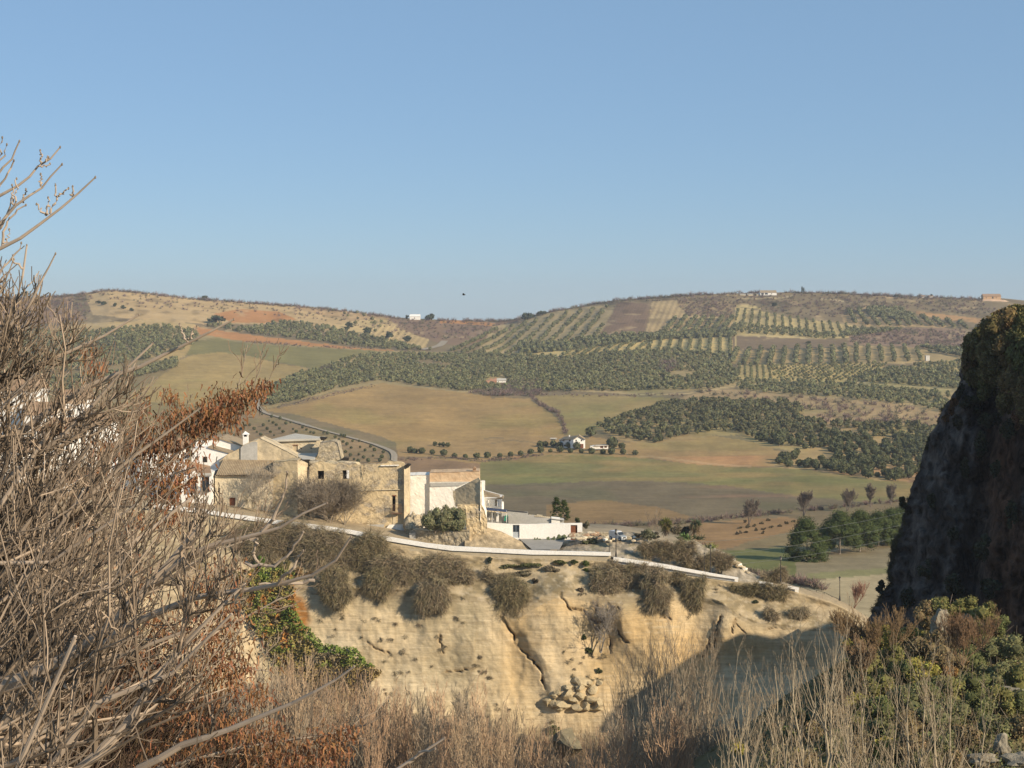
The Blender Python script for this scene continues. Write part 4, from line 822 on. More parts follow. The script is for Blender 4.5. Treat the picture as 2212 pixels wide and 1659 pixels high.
parapet(pw, [(a, c_, c_ + (20 if a < 800 else 14)) for a, b_, c_ in PT], 299.8, 299.8, .9, mat_noise('parapet_footing', (.36, .30, .20), (.50, .43, .30), .4, bmp=(3, .5, .05)), 'footing')
pw2 = thing('parapet_wall', P(1480, 1220, 299), 'lower white parapet stepping down to the right towards the tunnel', 'wall')
parapet(pw2, [(1325, 1203.5, 1211), (1438, 1219.5, 1227.5), (1532, 1237.5, 1243.5), (1598, 1249, 1252.5)], 299, 298.8, .45, m_white)
parapet(pw2, [(1640, 1256, 1260), (1674, 1261, 1265)], 298.6, 298.5, .45, m_white, 'wall_end'); parapet(pw2, [(1702, 1266, 1270), (1727, 1270.5, 1275.5)], 298.5, 298.4, .45, m_white, 'wall_end')
# --- street and bare ground between the houses
st = [P(*c7((930, 1098)), 312), P(*c7((1545, 1098)), 312), P(*c7((1470, 1245)), 301), P(*c7((1100, 1245)), 301)]
V = np.array(st); V[:, 2] += .25
o = mk('street', V, [(0, 1, 2), (0, 2, 3)], m_asph); tag(o, kind='structure')
# --- white house with tall chimney
t = thing('white_house', P(460, 1010, 322), 'white two-level house with stepped gable and brown-edged roofs behind the tiled ruin', 'house')
put('wall', slab(c5((318, 325), (366, 232), (600, 222), (850, 308), (850, 640), (318, 640)), 323, 9), m_white, t)
put('wall', slab(c5((300, 330), (480, 318), (722, 384), (722, 640), (300, 640)), 318.5, 4.4), m_white, t)
def roofstrip(a, b_, D, dep, th, mat, nm='roof', up=0):
    A_ = np.array(P(*a, D)); B_ = np.array(P(*b_, D)); o_ = np.array([0, dep, up]); return put(nm, quad3(A_, B_, B_ + o_, A_ + o_, th), mat, t)
roofstrip(*c5((598, 215), (858, 300)), 322.7, 9.6, .22, m_tile); roofstrip(*c5((360, 228), (600, 215)), 322.7, 9.6, .22, m_tile); roofstrip(*c5((475, 312), (730, 378)), 318.2, 4.4, .2, m_tile)
put('vent', dn('c5', 545, 580, 236, 256, 323, -.03, .1), m_tile, t)
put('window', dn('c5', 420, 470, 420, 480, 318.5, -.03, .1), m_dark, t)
t = thing('chimney_stack', P(*c5((880, 300)), 321), 'tall white chimney with dark slots and pointed cap beside the ruined gable', 'chimney')
put('shaft', dn('c5', 854, 908, 205, 420, 321, 0, .9), m_white, t); put('flue', dn('c5', 862, 900, 180, 206, 321.1, 0, .7), m_dark, t)
for xx in (852, 896): put('post', dn('c5', xx, xx + 12, 180, 206, 321, 0, .9), m_white, t)
a = np.array(P(*c5((845, 182)), 320.8)); b_ = np.array(P(*c5((918, 182)), 320.8)); ap = np.array(P(*c5((880, 142)), 321.4)); o_ = np.array([0, 1.3, 0])
put('cap', (np.array([a, b_, b_ + o_, a + o_, ap]), np.array([(0, 1, 4), (1, 2, 4), (2, 3, 4), (3, 0, 4), (0, 2, 1), (0, 3, 2)]), None), m_white, t)
# --- small white house with balconies
t = thing('white_house', P(420, 1090, 311), 'small white house with two iron balconies and red tiled roof left of the ruins', 'house')
holes = [bx('c5', 292, 352, 650, 790), bx('c5', 405, 490, 640, 790)]
put('wall', facade(*[cc('c5', (165, 0))[0], cc('c5', (520, 0))[0]], cc('c5', (0, 590))[1], cc('c5', (0, 985))[1], 311, holes, 8, step=8), m_white, t)
for h in holes:
    put('window', vbox(h[0], h[1], h[2], h[3], 311.28, .05), m_glass, t)
    xm = (h[0] + h[1]) / 2
    bars = [vbox(h[0] - 2 + i * (h[1] - h[0] + 4) / 11, h[0] - 2 + i * (h[1] - h[0] + 4) / 11 + .5, h[3] - 14, h[3], 310.2, .04) for i in range(12)] + [vbox(h[0] - 2, h[1] + 2, h[3] - 14.6, h[3] - 13.8, 310.18, .08), vbox(h[0] - 2, h[1] + 2, h[3], h[3] + 1.6, 310.15, .85)]
    put('balcony', merge(bars), m_iron, t)
put('shutter', dn('c5', 352, 375, 640, 880, 311, -.12, .1), m_white, t)
A_, B_, C_, D_ = P(*c5((235, 590)), 310.6), P(*c5((512, 590)), 310.6), P(*c5((500, 520)), 318), P(*c5((250, 462)), 318)
put('roof', quad3(A_, B_, C_, D_, .25), m_redt, t)
put('chimney', dn('c5', 176, 243, 445, 600, 312, 0, 1.2), m_white, t); put('parapet', slab(c5((285, 610), (325, 575), (370, 612), (370, 640), (285, 640)), 310.5, .4), m_white, t)
put('eave', dn('c5', 370, 515, 596, 625, 310.6, 0, .4), m_grey, t)
# village houses further left, seen through the branches
for (x0, x1, y0, y1, D, lb) in [(-80, 78, 842, 960, 352, 'white house with brown tiled roof at the far left behind the branches'), (50, 118, 895, 1010, 345, 'tall narrow white house half hidden by branches near the left edge'), (118, 182, 868, 1000, 350, 'white village house behind the bare tree, third from the left edge'),
                                 (95, 150, 930, 1060, 332, 'lower white house in front of the village row behind the tree'), (182, 236, 917, 1010, 345, 'flat cream-roofed house behind the tree crown'), (-60, 60, 975, 1100, 325, 'white house low at the left edge behind dense branches'),
                                 (210, 300, 985, 1090, 322, 'white house behind the rusty leaves, left of the balconies'), (300, 388, 975, 1090, 318, 'white house just left of the small balcony house'), (120, 215, 1040, 1110, 315, 'lowest white house behind the tangle of branches')]:
    t = thing('white_house', P((x0 + x1) / 2, y1, D), lb, 'house')
    w = [((x0 + x1) / 2 - 5, (x0 + x1) / 2 + 4, y0 + 18, y0 + 34), (x0 + 8, x0 + 16, y0 + 48, y0 + 64)]
    put('wall', facade(x0, x1, y0, y1 + 60, D, w, 9, step=9), m_white, t)
    for h in w: put('window', vbox(*h, D + .25, .05), m_glass, t)
    a, b_ = np.array(P(x0 - 2, y0, D - .4)), np.array(P(x1 + 2, y0, D - .4)); r0, r1 = np.array(P(x0 - 2, y0 - 12, D)) + np.array([0, 5, 1.2]), np.array(P(x1 + 2, y0 - 12, D)) + np.array([0, 5, 1.2])
    put('roof', quad3(a, b_, r1, r0, .25), m_redt, t); put('roof', quad3(r0, r1, b_ + np.array([0, 10, 0]), a + np.array([0, 10, 0]), .25), m_redt, t)
# --- ruined stone house with gable and tiled lean-to
t = thing('ruined_house', P(560, 1120, 313), 'ruined tan stone house with a tall gable and a mossy tiled lean-to', 'ruin')
gx0, gx1 = c5((600, 0))[0], c5((1444, 0))[0]
top = c5((600, 470), (690, 392), (820, 330), (850, 300), (960, 248), (1010, 240), (1035, 214), (1065, 232), (1160, 275), (1330, 360), (1444, 425))
put('gable', facade(gx0, gx1, top, c5((0, 1000))[1], 317, [], 6, rough=.07, step=3.2, ragged=.8, seed=4), m_plast, t)
put('plaster_patch', facade(c5((830, 0))[0], c5((1010, 0))[0], c5((830, 330), (850, 308), (960, 258), (1010, 262)), c5((0, 455))[1], 316.75, [], .2, rough=.03, step=4, ragged=2, seed=31), m_grey, t)
put('wall', facade(c5((1180, 0))[0], gx1, [(c5((1180, 0))[0], c5((0, 478))[1]), (c5((1250, 0))[0], c5((0, 470))[1]), (gx1, c5((0, 455))[1])], [(c5((1180, 0))[0], c5((0, 1050))[1]), (gx1, c5((0, 1110))[1])], (312.5, 311.5), [], 5, rough=.07, step=3.2, ragged=1.2, seed=6), m_ruin, t)
put('side_wall', facade(gx1, c5((1572, 0))[0], c5((1444, 470), (1480, 462), (1572, 500)), c5((1444, 1110), (1572, 1130)), (311.6, 314.5), [], 1, rough=.2, step=3, ragged=1.5, seed=7), m_plast, t)
put('wall', facade(c5((552, 0))[0], c5((1180, 0))[0], c5((0, 622))[1], [(c5((552, 0))[0], c5((0, 1010))[1]), (c5((1180, 0))[0], c5((0, 1060))[1])], 312.5, [bx('c5', 708, 772, 862, 950)], .8, rough=.08, step=3.2, seed=9), m_cream, t)
put('door', dn('c5', 708, 772, 862, 955, 312.5, .28), m_wood, t)
# tiled lean-to roof: barrel tiles laid in runs
ra, rb = np.array(P(*c5((560, 622)), 311.9)), np.array(P(*c5((1215, 628)), 311.9)); rc, rd = np.array(P(*c5((1235, 470)), 316.9)), np.array(P(*c5((640, 455)), 316.9))
put('roof', quad3(ra, rb, rc, rd, .15), m_tile, t)
NT_ = 34; sh = None
for i in range(NT_):
    f = (i + .5) / NT_; p0 = ra + (rb - ra) * f; p1 = rd + (rc - rd) * f
    pts = np.array([[p0 + (p1 - p0) * q + np.array([0, 0, .06]) for q in np.linspace(-.02, 1, 5)]]); v = tubes(pts, np.full((1, 5), .17), 6); put('tile_run', v, m_tile, t)
# --- upper hall with pale roof
t = thing('stone_hall', P(640, 990, 324), 'low stone hall with a shallow pale grey roof above the ruined house', 'building')
hx0, hx1 = c5((1140, 0))[0], c5((1690, 0))[0]
put('wall', facade(hx0, hx1, c5((1140, 262), (1690, 238)), c5((0, 470))[1], 324, [bx('c5', 1395, 1447, 296, 362)], 9, rough=.1, step=3.2, seed=12), m_cream, t)
put('niche', dn('c5', 1395, 1447, 300, 362, 324, .2), m_plast, t); put('lintel', dn('c5', 1388, 1452, 290, 298, 324, -.06, .2), m_wood, t)
for q in ((1478, 322), (1585, 322)): put('hole', dn('c5', q[0], q[0] + 12, q[1], q[1] + 12, 324, -.1, .1), m_dark, t)
put('roof', (np.array([P(*c5((1128, 240)), 323.4), P(*c5((1690, 222)), 323.4), P(*c5((1695, 205)), 332), P(*c5((1420, 168)), 330), P(*c5((1128, 262)), 323.4), P(*c5((1690, 242)), 323.4)]), np.array([(0, 1, 3), (1, 2, 3), (0, 4, 5), (0, 5, 1), (0, 3, 2)]), None), m_roofg, t)
put('lower_roof', quad3(P(*c5((1500, 448)), 315), P(*c5((1625, 445)), 315), P(*c5((1668, 380)), 322), P(*c5((1395, 380)), 322), .25), m_roofg, t)
# --- rubble tower remains
t = thing('ruined_tower', P(710, 1000, 317), 'square stump of rubble masonry left standing beside the pale roof', 'ruin')
put('wall', facade(c5((1640, 0))[0], c5((1915, 0))[0], c5((1640, 440), (1672, 385), (1684, 262), (1740, 268), (1800, 250), (1872, 262), (1892, 330), (1915, 440)), c5((0, 560))[1], 317, [], 5, rough=.12, step=2.6, ragged=1.4, seed=15), m_ruin2, t)
put('shadow_and_debris', slab(c5((1682, 212), (1760, 214), (1740, 240), (1700, 246)), 320, 2), m_dark, t); put('shadow_and_debris', slab(c5((1905, 458), (1935, 432), (1992, 440), (1985, 470), (1960, 484), (1930, 478)), 316, 2), m_dark, t)  # first slab is a dark stand-in for a shadowed void, second is debris
put('rubble', merge([blob(P(*c5((1640 + i * 52, 486 + 8 * (i % 3))), 314.6 + i % 2), (1.5, 1.0, .5), 2, .5, 2.6, i) for i in range(9)]), m_ruin2, t)
put('shadow_block', dn('c5', 1480, 1572, 454, 512, 314.2, 0, 1.2), m_dark, t)  # solid near-black box standing in for the shade of a void
# --- big ruined facade
t = thing('ruined_house', P(760, 1150, 312), 'large roofless stone facade with empty windows and a rusty balcony', 'ruin')
fx0, fx1 = c5((1572, 0))[0], c6((608, 0))[0]
tp = c5((1572, 520), (1610, 495), (1700, 470), (1850, 505), (1900, 488), (2010, 520)) + c6((60, 510), (250, 500), (380, 498), (450, 462), (608, 490))
hol = [bx('c5', 1662, 1730, 572, 662), bx('c5', 1930, 2002, 566, 662), bx('c6', 478, 512, 838, 1010)]
bt_ = c5((1572, 1110), (1900, 1160)) + c6((95, 1260), (330, 1280), (430, 1300), (608, 1310))
put('wall', facade(fx0, fx1, tp, bt_, 313.5, hol, 1.0, rough=.10, step=2.6, ragged=2.2, seed=18), m_ruin, t)
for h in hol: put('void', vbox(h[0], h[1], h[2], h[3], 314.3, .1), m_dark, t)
put('shutter', dn('c5', 1975, 2002, 566, 655, 313.5, .02, .1), m_white, t)
put('ledge', merge([vbox(*bx('c6', 0 + 60 * i, 62 + 60 * i, 783 - i * 1.5, 791 - i * 1.5), 313.2 + .05 * (i % 2), .3) for i in range(10)]), m_cream, t)
put('cornice', merge([vbox(*bx('c6', 350 + 48 * i, 402 + 48 * i, 512 - i, 522 - i), 313.1, .4) for i in range(4)]), m_dirtyw, t)
h = bx('c6', 465, 575, 940, 1030)
put('balcony', merge([vbox(h[0] + i * (h[1] - h[0]) / 10, h[0] + i * (h[1] - h[0]) / 10 + .45, h[2], h[3], 312.5, .04) for i in range(11)] + [vbox(h[0], h[1], h[2] - .5, h[2] + .3, 312.48, .08), vbox(h[0], h[1], h[3], h[3] + 1.5, 312.45, 1)]), mat_noise('rusty_iron', (.14, .08, .05), (.22, .14, .09), 3), t)
put('blocked_door', dn('c6', 484, 515, 1042, 1150, 313.5, -.12, .12), m_plast, t); put('door_head', dn('c6', 476, 520, 836, 846, 313.5, -.1, .2), m_wood, t)
put('plaster_patch', slab(c6((92, 1160), (390, 1152), (385, 1215), (350, 1262), (110, 1235)), 313.05, .3), m_grey, t)
put('whitewashed_base', facade(c6((395, 0))[0], c6((604, 0))[0], c6((395, 1215), (440, 1155), (604, 1152)), c6((395, 1290), (604, 1312)), 312.95, [], .4, rough=.06, step=3, seed=3), m_dirtyw, t)
put('pilaster', facade(c6((604, 0))[0], c6((656, 0))[0], c6((0, 520))[1], c6((0, 1312))[1], (312.6, 313.2), [], 4, rough=.08, step=3, seed=8), m_plast, t)
put('roof_remains', slab(c6((612, 515), (640, 500), (678, 508), (650, 540), (622, 540)), 312.3, 2), m_dark, t)
put('antenna', merge([tubes(np.array([[P(*c6((170, 620)), 313), P(*c6((170, 500)), 313)]]), np.array([[.05, .04]]), 4), tubes(np.array([[P(*c6((170, 560)), 313), P(*c6((210, 640)), 312.8)]]), np.array([[.04, .04]]), 4), tubes(np.array([[P(*c6((455, 458)), 314), P(*c6((510, 480)), 314)]]), np.array([[.12, .06]]), 4)]), m_iron, t)
# ruined small things right of the facade
t = thing('rock_heap', P(*c6((690, 1240)), 311), 'small heap of brown rocks against the right corner of the big ruin', 'rocks')
for k, (x, y, r) in enumerate([(690, 1180, 2.2), (740, 1130, 1.6), (700, 1100, 1.4), (770, 1160, 1.2)]): v = blob(P(*c6((x, y)), 312 + k * .3), (r * .8, r, r), 2, .4, 2, k); put('rock', v, m_ruin2, t)
# --- whitewashed building between the ruins
t = thing('white_building', P(920, 1150, 318), 'windowless weathered white building with a raw brick upper band between the ruins', 'building')
put('wall', facade(c6((650, 0))[0], c6((884, 0))[0], c6((650, 622), (884, 618)), c6((0, 1190))[1], 318, [], 6, rough=.07, step=4, ragged=.6, seed=2), m_dirtyw, t)
put('wall', facade(c6((880, 0))[0], c6((1418, 0))[0], c6((0, 690))[1], c6((0, 1200))[1], 317.3, [], 6.5, rough=.07, step=4, seed=5), m_dirtyw, t)
put('brick_band', facade(c6((880, 0))[0], c6((1418, 0))[0], c6((880, 592), (1418, 576)), c6((0, 700))[1], 317.5, [], 6, rough=.08, step=4, ragged=.8, seed=6), m_brick, t)
put('grey_band', slab(c6((888, 705), (1290, 698), (1200, 735), (888, 745)), 317.15, .3), m_grey, t)
put('chimney', dn('c6', 1346, 1380, 548, 582, 318, 0, .8), m_redt, t); put('chimney_cap', slab(c6((1338, 550), (1363, 526), (1388, 550)), 317.8, 1.2), m_redt, t)
# --- gable fragment in front
t = thing('ruined_wall', P(*c6((1330, 1280)), 307), 'leaning tan gable fragment with a sloping top right of the olive bush', 'ruin')
put('wall', facade(c6((1150, 0))[0], c6((1440, 0))[0], c6((1150, 782), (1300, 705), (1410, 650), (1440, 700)), c6((1150, 945), (1240, 950), (1440, 940)), (309, 306.5), [], .9, rough=.08, step=3, ragged=.8, seed=7), m_plast, t)
put('lower_wall', facade(c6((1180, 0))[0], c6((1500, 0))[0], c6((1180, 940), (1440, 935), (1470, 1000), (1500, 1120)), c6((1180, 990), (1270, 1100), (1290, 1300), (1500, 1300)), 306.6, [], 1.6, rough=.3, step=3, ragged=1, seed=9), m_ruin, t)
put('quoin', facade(c6((1428, 0))[0], c6((1496, 0))[0], c6((1428, 680), (1440, 672), (1462, 790), (1470, 900), (1496, 1010)), c6((1428, 1120), (1496, 1180)), (306.4, 309.5), [], .6, rough=.25, step=3, ragged=1, seed=11), m_dirtyw, t)
put('jamb', slab(c6((1130, 788), (1168, 796), (1178, 960), (1158, 960), (1132, 850)), 308.9, .8), m_ruin2, t)
# --- white house with tiled roof, terrace, awning
t = thing('white_house', P(1065, 1130, 322), 'narrow white house with sloping tan roof behind the leaning gable', 'house')
hol = [bx('c7', 484, 514, 556, 640), bx('c7', 597, 640, 552, 640)]
put('wall', facade(c7((400, 0))[0], c7((692, 0))[0], c7((0, 532))[1], c7((0, 700))[1], (321, 317), hol, 5, step=5), m_white, t)
for h in hol: put('window', vbox(h[0], h[1], h[2], h[3], 319.6, .05), m_dirtyw, t); put('shutter', vbox(h[1] - 1.6, h[1] + .6, h[2], h[3], 318.9 - (h is hol[1]) * 1.3, .1), m_white, t)
put('roof', quad3(P(*c7((440, 545)), 320.5), P(*c7((705, 526)), 316.6), P(*c7((716, 494)), 322), P(*c7((440, 418)), 327), .2), m_tile, t)
put('verge', quad3(P(*c7((440, 428)), 326.6), P(*c7((718, 500)), 321.6), P(*c7((716, 490)), 321.8), P(*c7((440, 416)), 327), .2), m_white, t)
put('pillar', dn('c7', 414, 463, 306, 425, 318.4, 0, 2), m_white, t); put('step_wall', dn('c7', 688, 718, 602, 690, 317.6, 0, 3), m_white, t)
t = thing('awning', P(*c7((600, 690)), 313), 'navy blue awning over the cluttered terrace beside the white house', 'awning')
put('cloth', quad3(P(*c7((465, 690)), 312), P(*c7((768, 718)), 312), P(*c7((768, 686)), 315), P(*c7((465, 655)), 315), .12), m_awn, t)
for q in (480, 560, 640, 755): put('pole', tubes(np.array([[P(*c7((q, 860)), 312.2), P(*c7((q, 700)), 312.2)]]), np.array([[.05, .05]]), 5), m_white, t)
for i in range(7): put('valance', slab([cc('c7', (470 + i * 42, 694 + i * 4)), cc('c7', (510 + i * 42, 698 + i * 4)), cc('c7', (505 + i * 42, 712 + i * 4)), cc('c7', (474 + i * 42, 708 + i * 4))], 311.95, .04), m_plast, t)
t = thing('clothes_line', P(*c7((560, 800)), 313), 'pale cloths hanging under the navy awning', 'laundry')
for i, q in enumerate((498, 520, 545, 572)): put('cloth', slab([cc('c7', (q, 735)), cc('c7', (q + 18, 735)), cc('c7', (q + 15, 830)), cc('c7', (q - 2, 826))], 313.4 + .1 * (i % 2), .04), (m_grey, m_dirtyw, m_plast, m_grey)[i], t)
t = thing('garden_chair', P(*c7((745, 860)), 312.6), 'green plastic chair standing at the end of the terrace', 'chair')
a = slab(c7((735, 768), (772, 755), (760, 830), (718, 838)), 312.6, .12); put('backrest', a, m_green, t); put('seat', quad3(P(*c7((718, 838)), 312.6), P(*c7((760, 832)), 312.6), P(*c7((758, 822)), 313.1), P(*c7((722, 826)), 313.1), .06), m_green, t)
for q in (720, 757): put('leg', tubes(np.array([[P(*c7((q, 838)), 312.6), P(*c7((q, 872)), 312.6)]]), np.array([[.04, .03]]), 4), m_green, t)
t = thing('white_shed', P(*c7((630, 800)), 315), 'white end wall of a lean-to standing on the terrace', 'shed')
put('wall', dn('c7', 618, 650, 738, 850, 315, 0, 3), m_white, t); put('roof', quad3(P(*c7((614, 738)), 314.8), P(*c7((680, 746)), 314.8), P(*c7((680, 738)), 318), P(*c7((614, 730)), 318), .1), m_grey, t)
# grey block walls
t = thing('block_wall', P(*c7((1000, 870)), 318), 'grey cement block wall stepping down behind the white garden wall', 'wall')
put('wall', slab(c7((690, 700), (1045, 722), (1045, 760), (1130, 762), (1130, 790), (1368, 800), (1368, 890), (690, 890)), 318, .6), m_grey, t); put('coping', quad3(P(*c7((765, 696)), 317.9), P(*c7((1040, 722)), 317.9), P(*c7((1040, 718)), 318.7), P(*c7((765, 692)), 318.7), .1), m_iron, t)
put('front_wall', slab(c7((780, 745), (850, 750), (850, 890), (780, 890)), 316.5, .8), m_grey, t)
t = thing('stone_stack', P(*c7((1200, 790)), 318), 'loose pale stones piled along the top of the grey block wall', 'stones')
for i in range(11): x = 1060 + i * 26; put('stone', merge([vbox(*bx('c7', x, x + 24, 756 + i * 3 - (14 if i in (4, 5, 6) else 0), 770 + i * 3), 318.05, .45)]), m_cream, t)
t = thing('white_shed', P(*c7((1420, 870)), 319), 'little white shed with a dark side right of the grey block wall', 'shed')
put('wall', slab(c7((1362, 800), (1478, 812), (1478, 885), (1362, 885)), 317.6, 2.5), m_dirtyw, t); put('side', slab(c7((1478, 812), (1530, 820), (1530, 885), (1478, 885)), 317.9, 2), m_grey, t)
put('roof', quad3(P(*c7((1358, 804)), 317.4), P(*c7((1535, 826)), 317.4), P(*c7((1535, 815)), 320.5), P(*c7((1358, 794)), 320.5), .12), m_grey, t)
# white garden wall with its two doors
t = thing('garden_wall', P(*c7((1200, 1100)), 312), 'bright white garden wall with a grey door and a brown door', 'wall')
hol = [bx('c7', 840, 930, 893, 1068), bx('c7', 1622, 1712, 895, 1100)]
put('wall', facade(c7((490, 0))[0], c7((1778, 0))[0], c7((490, 862), (835, 884), (1160, 884), (1200, 878), (1778, 868)), c7((490, 960), (840, 1090), (930, 1110), (1640, 1110), (1778, 1020)), 312, hol, .5, step=5, ragged=.2), m_white, t)
d_ = put('door', vbox(hol[0][0], hol[0][1], hol[0][2], hol[0][3] + 1, 312.2, .08), m_metal, t, 'pale grey metal door with two glazed panels')
for q in (846, 890): put('pane', dn('c7', q, q + 34, 898, 985, 312.12, 0, .06), m_glass, d_)
put('door', vbox(hol[1][0], hol[1][1], hol[1][2], hol[1][3], 312.25, .08), m_wood, t, 'reddish brown wooden door')
# rubble retaining wall and earth mound
t = thing('rubble_wall', P(*c6((1000, 1390)), 305), 'low rubble retaining wall under the olive bush', 'wall')
put('wall', facade(c6((660, 0))[0], c6((1310, 0))[0], c6((660, 1240), (720, 1205), (900, 1228), (1310, 1225)), c6((660, 1330), (900, 1385), (1310, 1410)), (307, 304), [], 2.5, rough=.25, step=2.6, ragged=.8, seed=21), m_ruin2, t)
put('metal_sheet', slab(c6((660, 1245), (728, 1240), (728, 1325), (665, 1312)), 306.3, .1), m_grey, t)
def mound(name, pts, D0, D1, mat, col, label, cat, n=(60, 22), amp=.5, seed=0, top=None):
    x = np.linspace(pts[0][0], pts[-1][0], n[0]); ty = np.interp(x, [p[0] for p in pts], [p[1] for p in pts]); by = np.interp(x, [p[0] for p in pts], [p[2] for p in pts]); v = np.linspace(0, 1, n[1])[:, None]
    Y_ = ty + (by - ty) * v; Dm = D1 + (D0 - D1) * v + 0 * x + amp * 2 * fbm(np.tile(x, (n[1], 1)) / 9, Y_ / 7, seed, 4); M = PA(np.tile(x, (n[1], 1)), Y_, Dm)
    bk_ = M[0].copy(); bk_[:, 1] += 4; bk_[:, 2] -= 3
    M = np.concatenate([bk_[None], M]); C_ = col(np.concatenate([Y_[:1], Y_]), np.tile(x, (n[1] + 1, 1))) if callable(col) else col
    o = mk(name, M, grid_tris(*M.shape[:2]), mat, None, C_.reshape(-1, 3) if callable(col) else col, True)
    return tag(o, label, cat) if cat else tag(o, kind='structure')
ec = lambda y, x: np.array((.46, .36, .22)) * (1 + .7 * fbm(x / 8, y / 6, 5, 4)[..., None])
mound('earth_mound', [(*cc('c6', (1260, 1200)), cc('c6', (0, 1410))[1]), (*cc('c6', (1500, 1185)), cc('c6', (0, 1420))[1]), (*cc('c6', (1650, 1225)), cc('c6', (0, 1430))[1]), (*cc('c6', (1800, 1300)), cc('c6', (0, 1432))[1]), (*cc('c6', (1950, 1380)), cc('c6', (0, 1434))[1]), (*cc('c6', (2010, 1432)), cc('c6', (0, 1438))[1])], 301, 309, m_soil, ec, 'bare tan earth mound spreading from the foot of the leaning gable', 'earth mound', seed=3)
def rc_(y, x):
    c_ = np.array((.36, .31, .23)) * (1 + .9 * fbm(x / 6, y / 5, 6, 4)[..., None]); g = smooth(.05, .2, fbm(x / 16, y / 9, 9, 3))[..., None]; return c_ * (1 - g * .6) + np.array((.17, .16, .08)) * g * .6
mound('rough_ground', [(1205, 1178, 1196), (1225, 1164, 1198), (1262, 1152, 1200), (1320, 1148, 1203), (1370, 1150, 1215), (1420, 1165, 1225), (1480, 1170, 1238), (1530, 1178, 1250), (1570, 1195, 1256), (1600, 1222, 1262)], 300.5, 316, m_soil, rc_, None, None, (150, 30), .9, 5)
o = mound('path_bank', [(1560, 1215, 1258), (1600, 1225, 1262), (1640, 1244, 1268), (1700, 1260, 1282), (1760, 1282, 1300)], 299.5, 306, m_soil, rc_, None, None, (60, 14), .6, 8)
# stone terrace wall with red tile rubble
t = thing('rubble_heap', P(*c7((1800, 1060)), 309), 'pile of broken red tiles and pale rocks right of the white garden wall', 'rubble')
for i in range(46):
    x = rnd.uniform(1630, 2010); y = 1010 + rnd.uniform(-15, 60) + abs(x - 1800) * .03; r = rnd.uniform(.25, .75)
    v = blob(P(*c7((x, y)), 309.5 - (y - 1000) * .03), (r * 1.4, r, r * .6), 1, .35, 2, i); o_ = put('tile_shard' if i % 3 == 0 else 'rock', v, m_redt if i % 3 == 0 else (m_cream, m_ruin2)[i % 2], t)
t = thing('stone_wall', P(*c7((2000, 1040)), 310), 'low pale stone wall between the rubble and the parked van', 'wall')
x0 = cc('c7', (1920, 0))[0]
for r_ in range(3):
    for i in range(13):
        x = x0 + i * 3.1 + (r_ % 2) * 1.4; y = 1150 + r_ * 3.0; put('stone', vbox(x, x + 2.8 + rnd.uniform(-.3, .2), y, y + 2.7, 310.5 + rnd.uniform(0, .12), .6), (m_cream, m_plast, m_ruin2)[rnd.randrange(3)], t)
# ---- white van
t = thing('parked_van', P(*c8((500, 738)), 306), 'white and grey van parked facing right behind the tall lamp post', 'van')
m_vw = mat_noise('van_white_paint', (.55, .55, .53), (.62, .62, .60), 1, .35, spec=.5); m_vg = mat_noise('van_grey_paint', (.26, .29, .30), (.31, .34, .35), 1, .35, spec=.5); m_rub = mat_noise('tyre_rubber', (.02, .02, .02), (.035, .035, .035), 3)
vo = np.array(P(*c8((480, 742)), 306)); vd = Vector((.62, -.78)).normalized(); vx = np.array([vd.x, vd.y, 0]); vy = np.array([-vd.y, vd.x, 0]); vz = np.array([0, 0, 1.])
def van_part(prof, w0, w1, mat, nm, parent=t, taper=0):
    L = [vo + (vx * a + vz * h + vy * w0) * .8 for a, h in prof]; R_ = [vo + (vx * a + vz * h + vy * w1) * .8 for a, h in prof]; n_ = len(prof)
    bm = bmesh.new(); a_ = [bm.verts.new(p) for p in L]; c_ = [bm.verts.new(p) for p in R_]; bm.faces.new(a_); bm.faces.new(c_[::-1])
    for i in range(n_): bm.faces.new((a_[i], c_[i], c_[(i + 1) % n_], a_[(i + 1) % n_]))
    if nm == 'body': bmesh.ops.bevel(bm, geom=bm.edges[:], offset=.07, segments=2, affect='EDGES')
    bmesh.ops.triangulate(bm, faces=bm.faces[:]); bmesh.ops.recalc_face_normals(bm, faces=bm.faces[:]); bm.verts.index_update()
    V = np.array([v.co[:] for v in bm.verts]); T = np.array([[v.index for v in g.verts] for g in bm.faces]); bm.free()
    return put(nm, (V, T), mat, parent)
van_part([(-2.3, .35), (-2.3, 1.95), (-2.1, 2.05), (.35, 2.05), (.6, 1.9), (1.15, 1.2), (1.2, .35)], -.85, .85, m_vw, 'body')
van_part([(1.1, .32), (1.1, 1.2), (1.9, 1.05), (2.15, .85), (2.2, .32)], -.84, .84, m_vg, 'bonnet')
van_part([(.74, 1.84), (1.2, 1.26), (1.24, 1.28), (.78, 1.88)], -.72, .72, m_glass, 'windscreen')
for s in (-1, 1):
    van_part([(-.1, 1.3), (-.1, 1.8), (.5, 1.8), (.95, 1.3)], s * .86, s * .88, m_glass, 'side_window')
    for a_ in (-1.5, 1.5):
        c0 = vo + (vx * a_ + vz * .33 + vy * s * .72) * .8; w_ = put('wheel', tubes(np.array([[c0, c0 + vy * s * .2]]), np.array([[.33, .33]]), 14), m_rub, t); put('rim', tubes(np.array([[c0 + vy * s * .19, c0 + vy * s * .22]]), np.array([[.2, .18]]), 10), m_metal, w_)
    van_part([(2.16, .68), (2.16, .85), (2.23, .83), (2.23, .68)], s * .5, s * .78, m_white, 'headlight')
van_part([(2.19, .55), (2.19, .80), (2.24, .80), (2.24, .55)], -.42, .42, m_iron, 'grille'); van_part([(2.2, .36), (2.2, .48), (2.26, .48), (2.26, .36)], -.26, .26, m_white, 'number_plate')
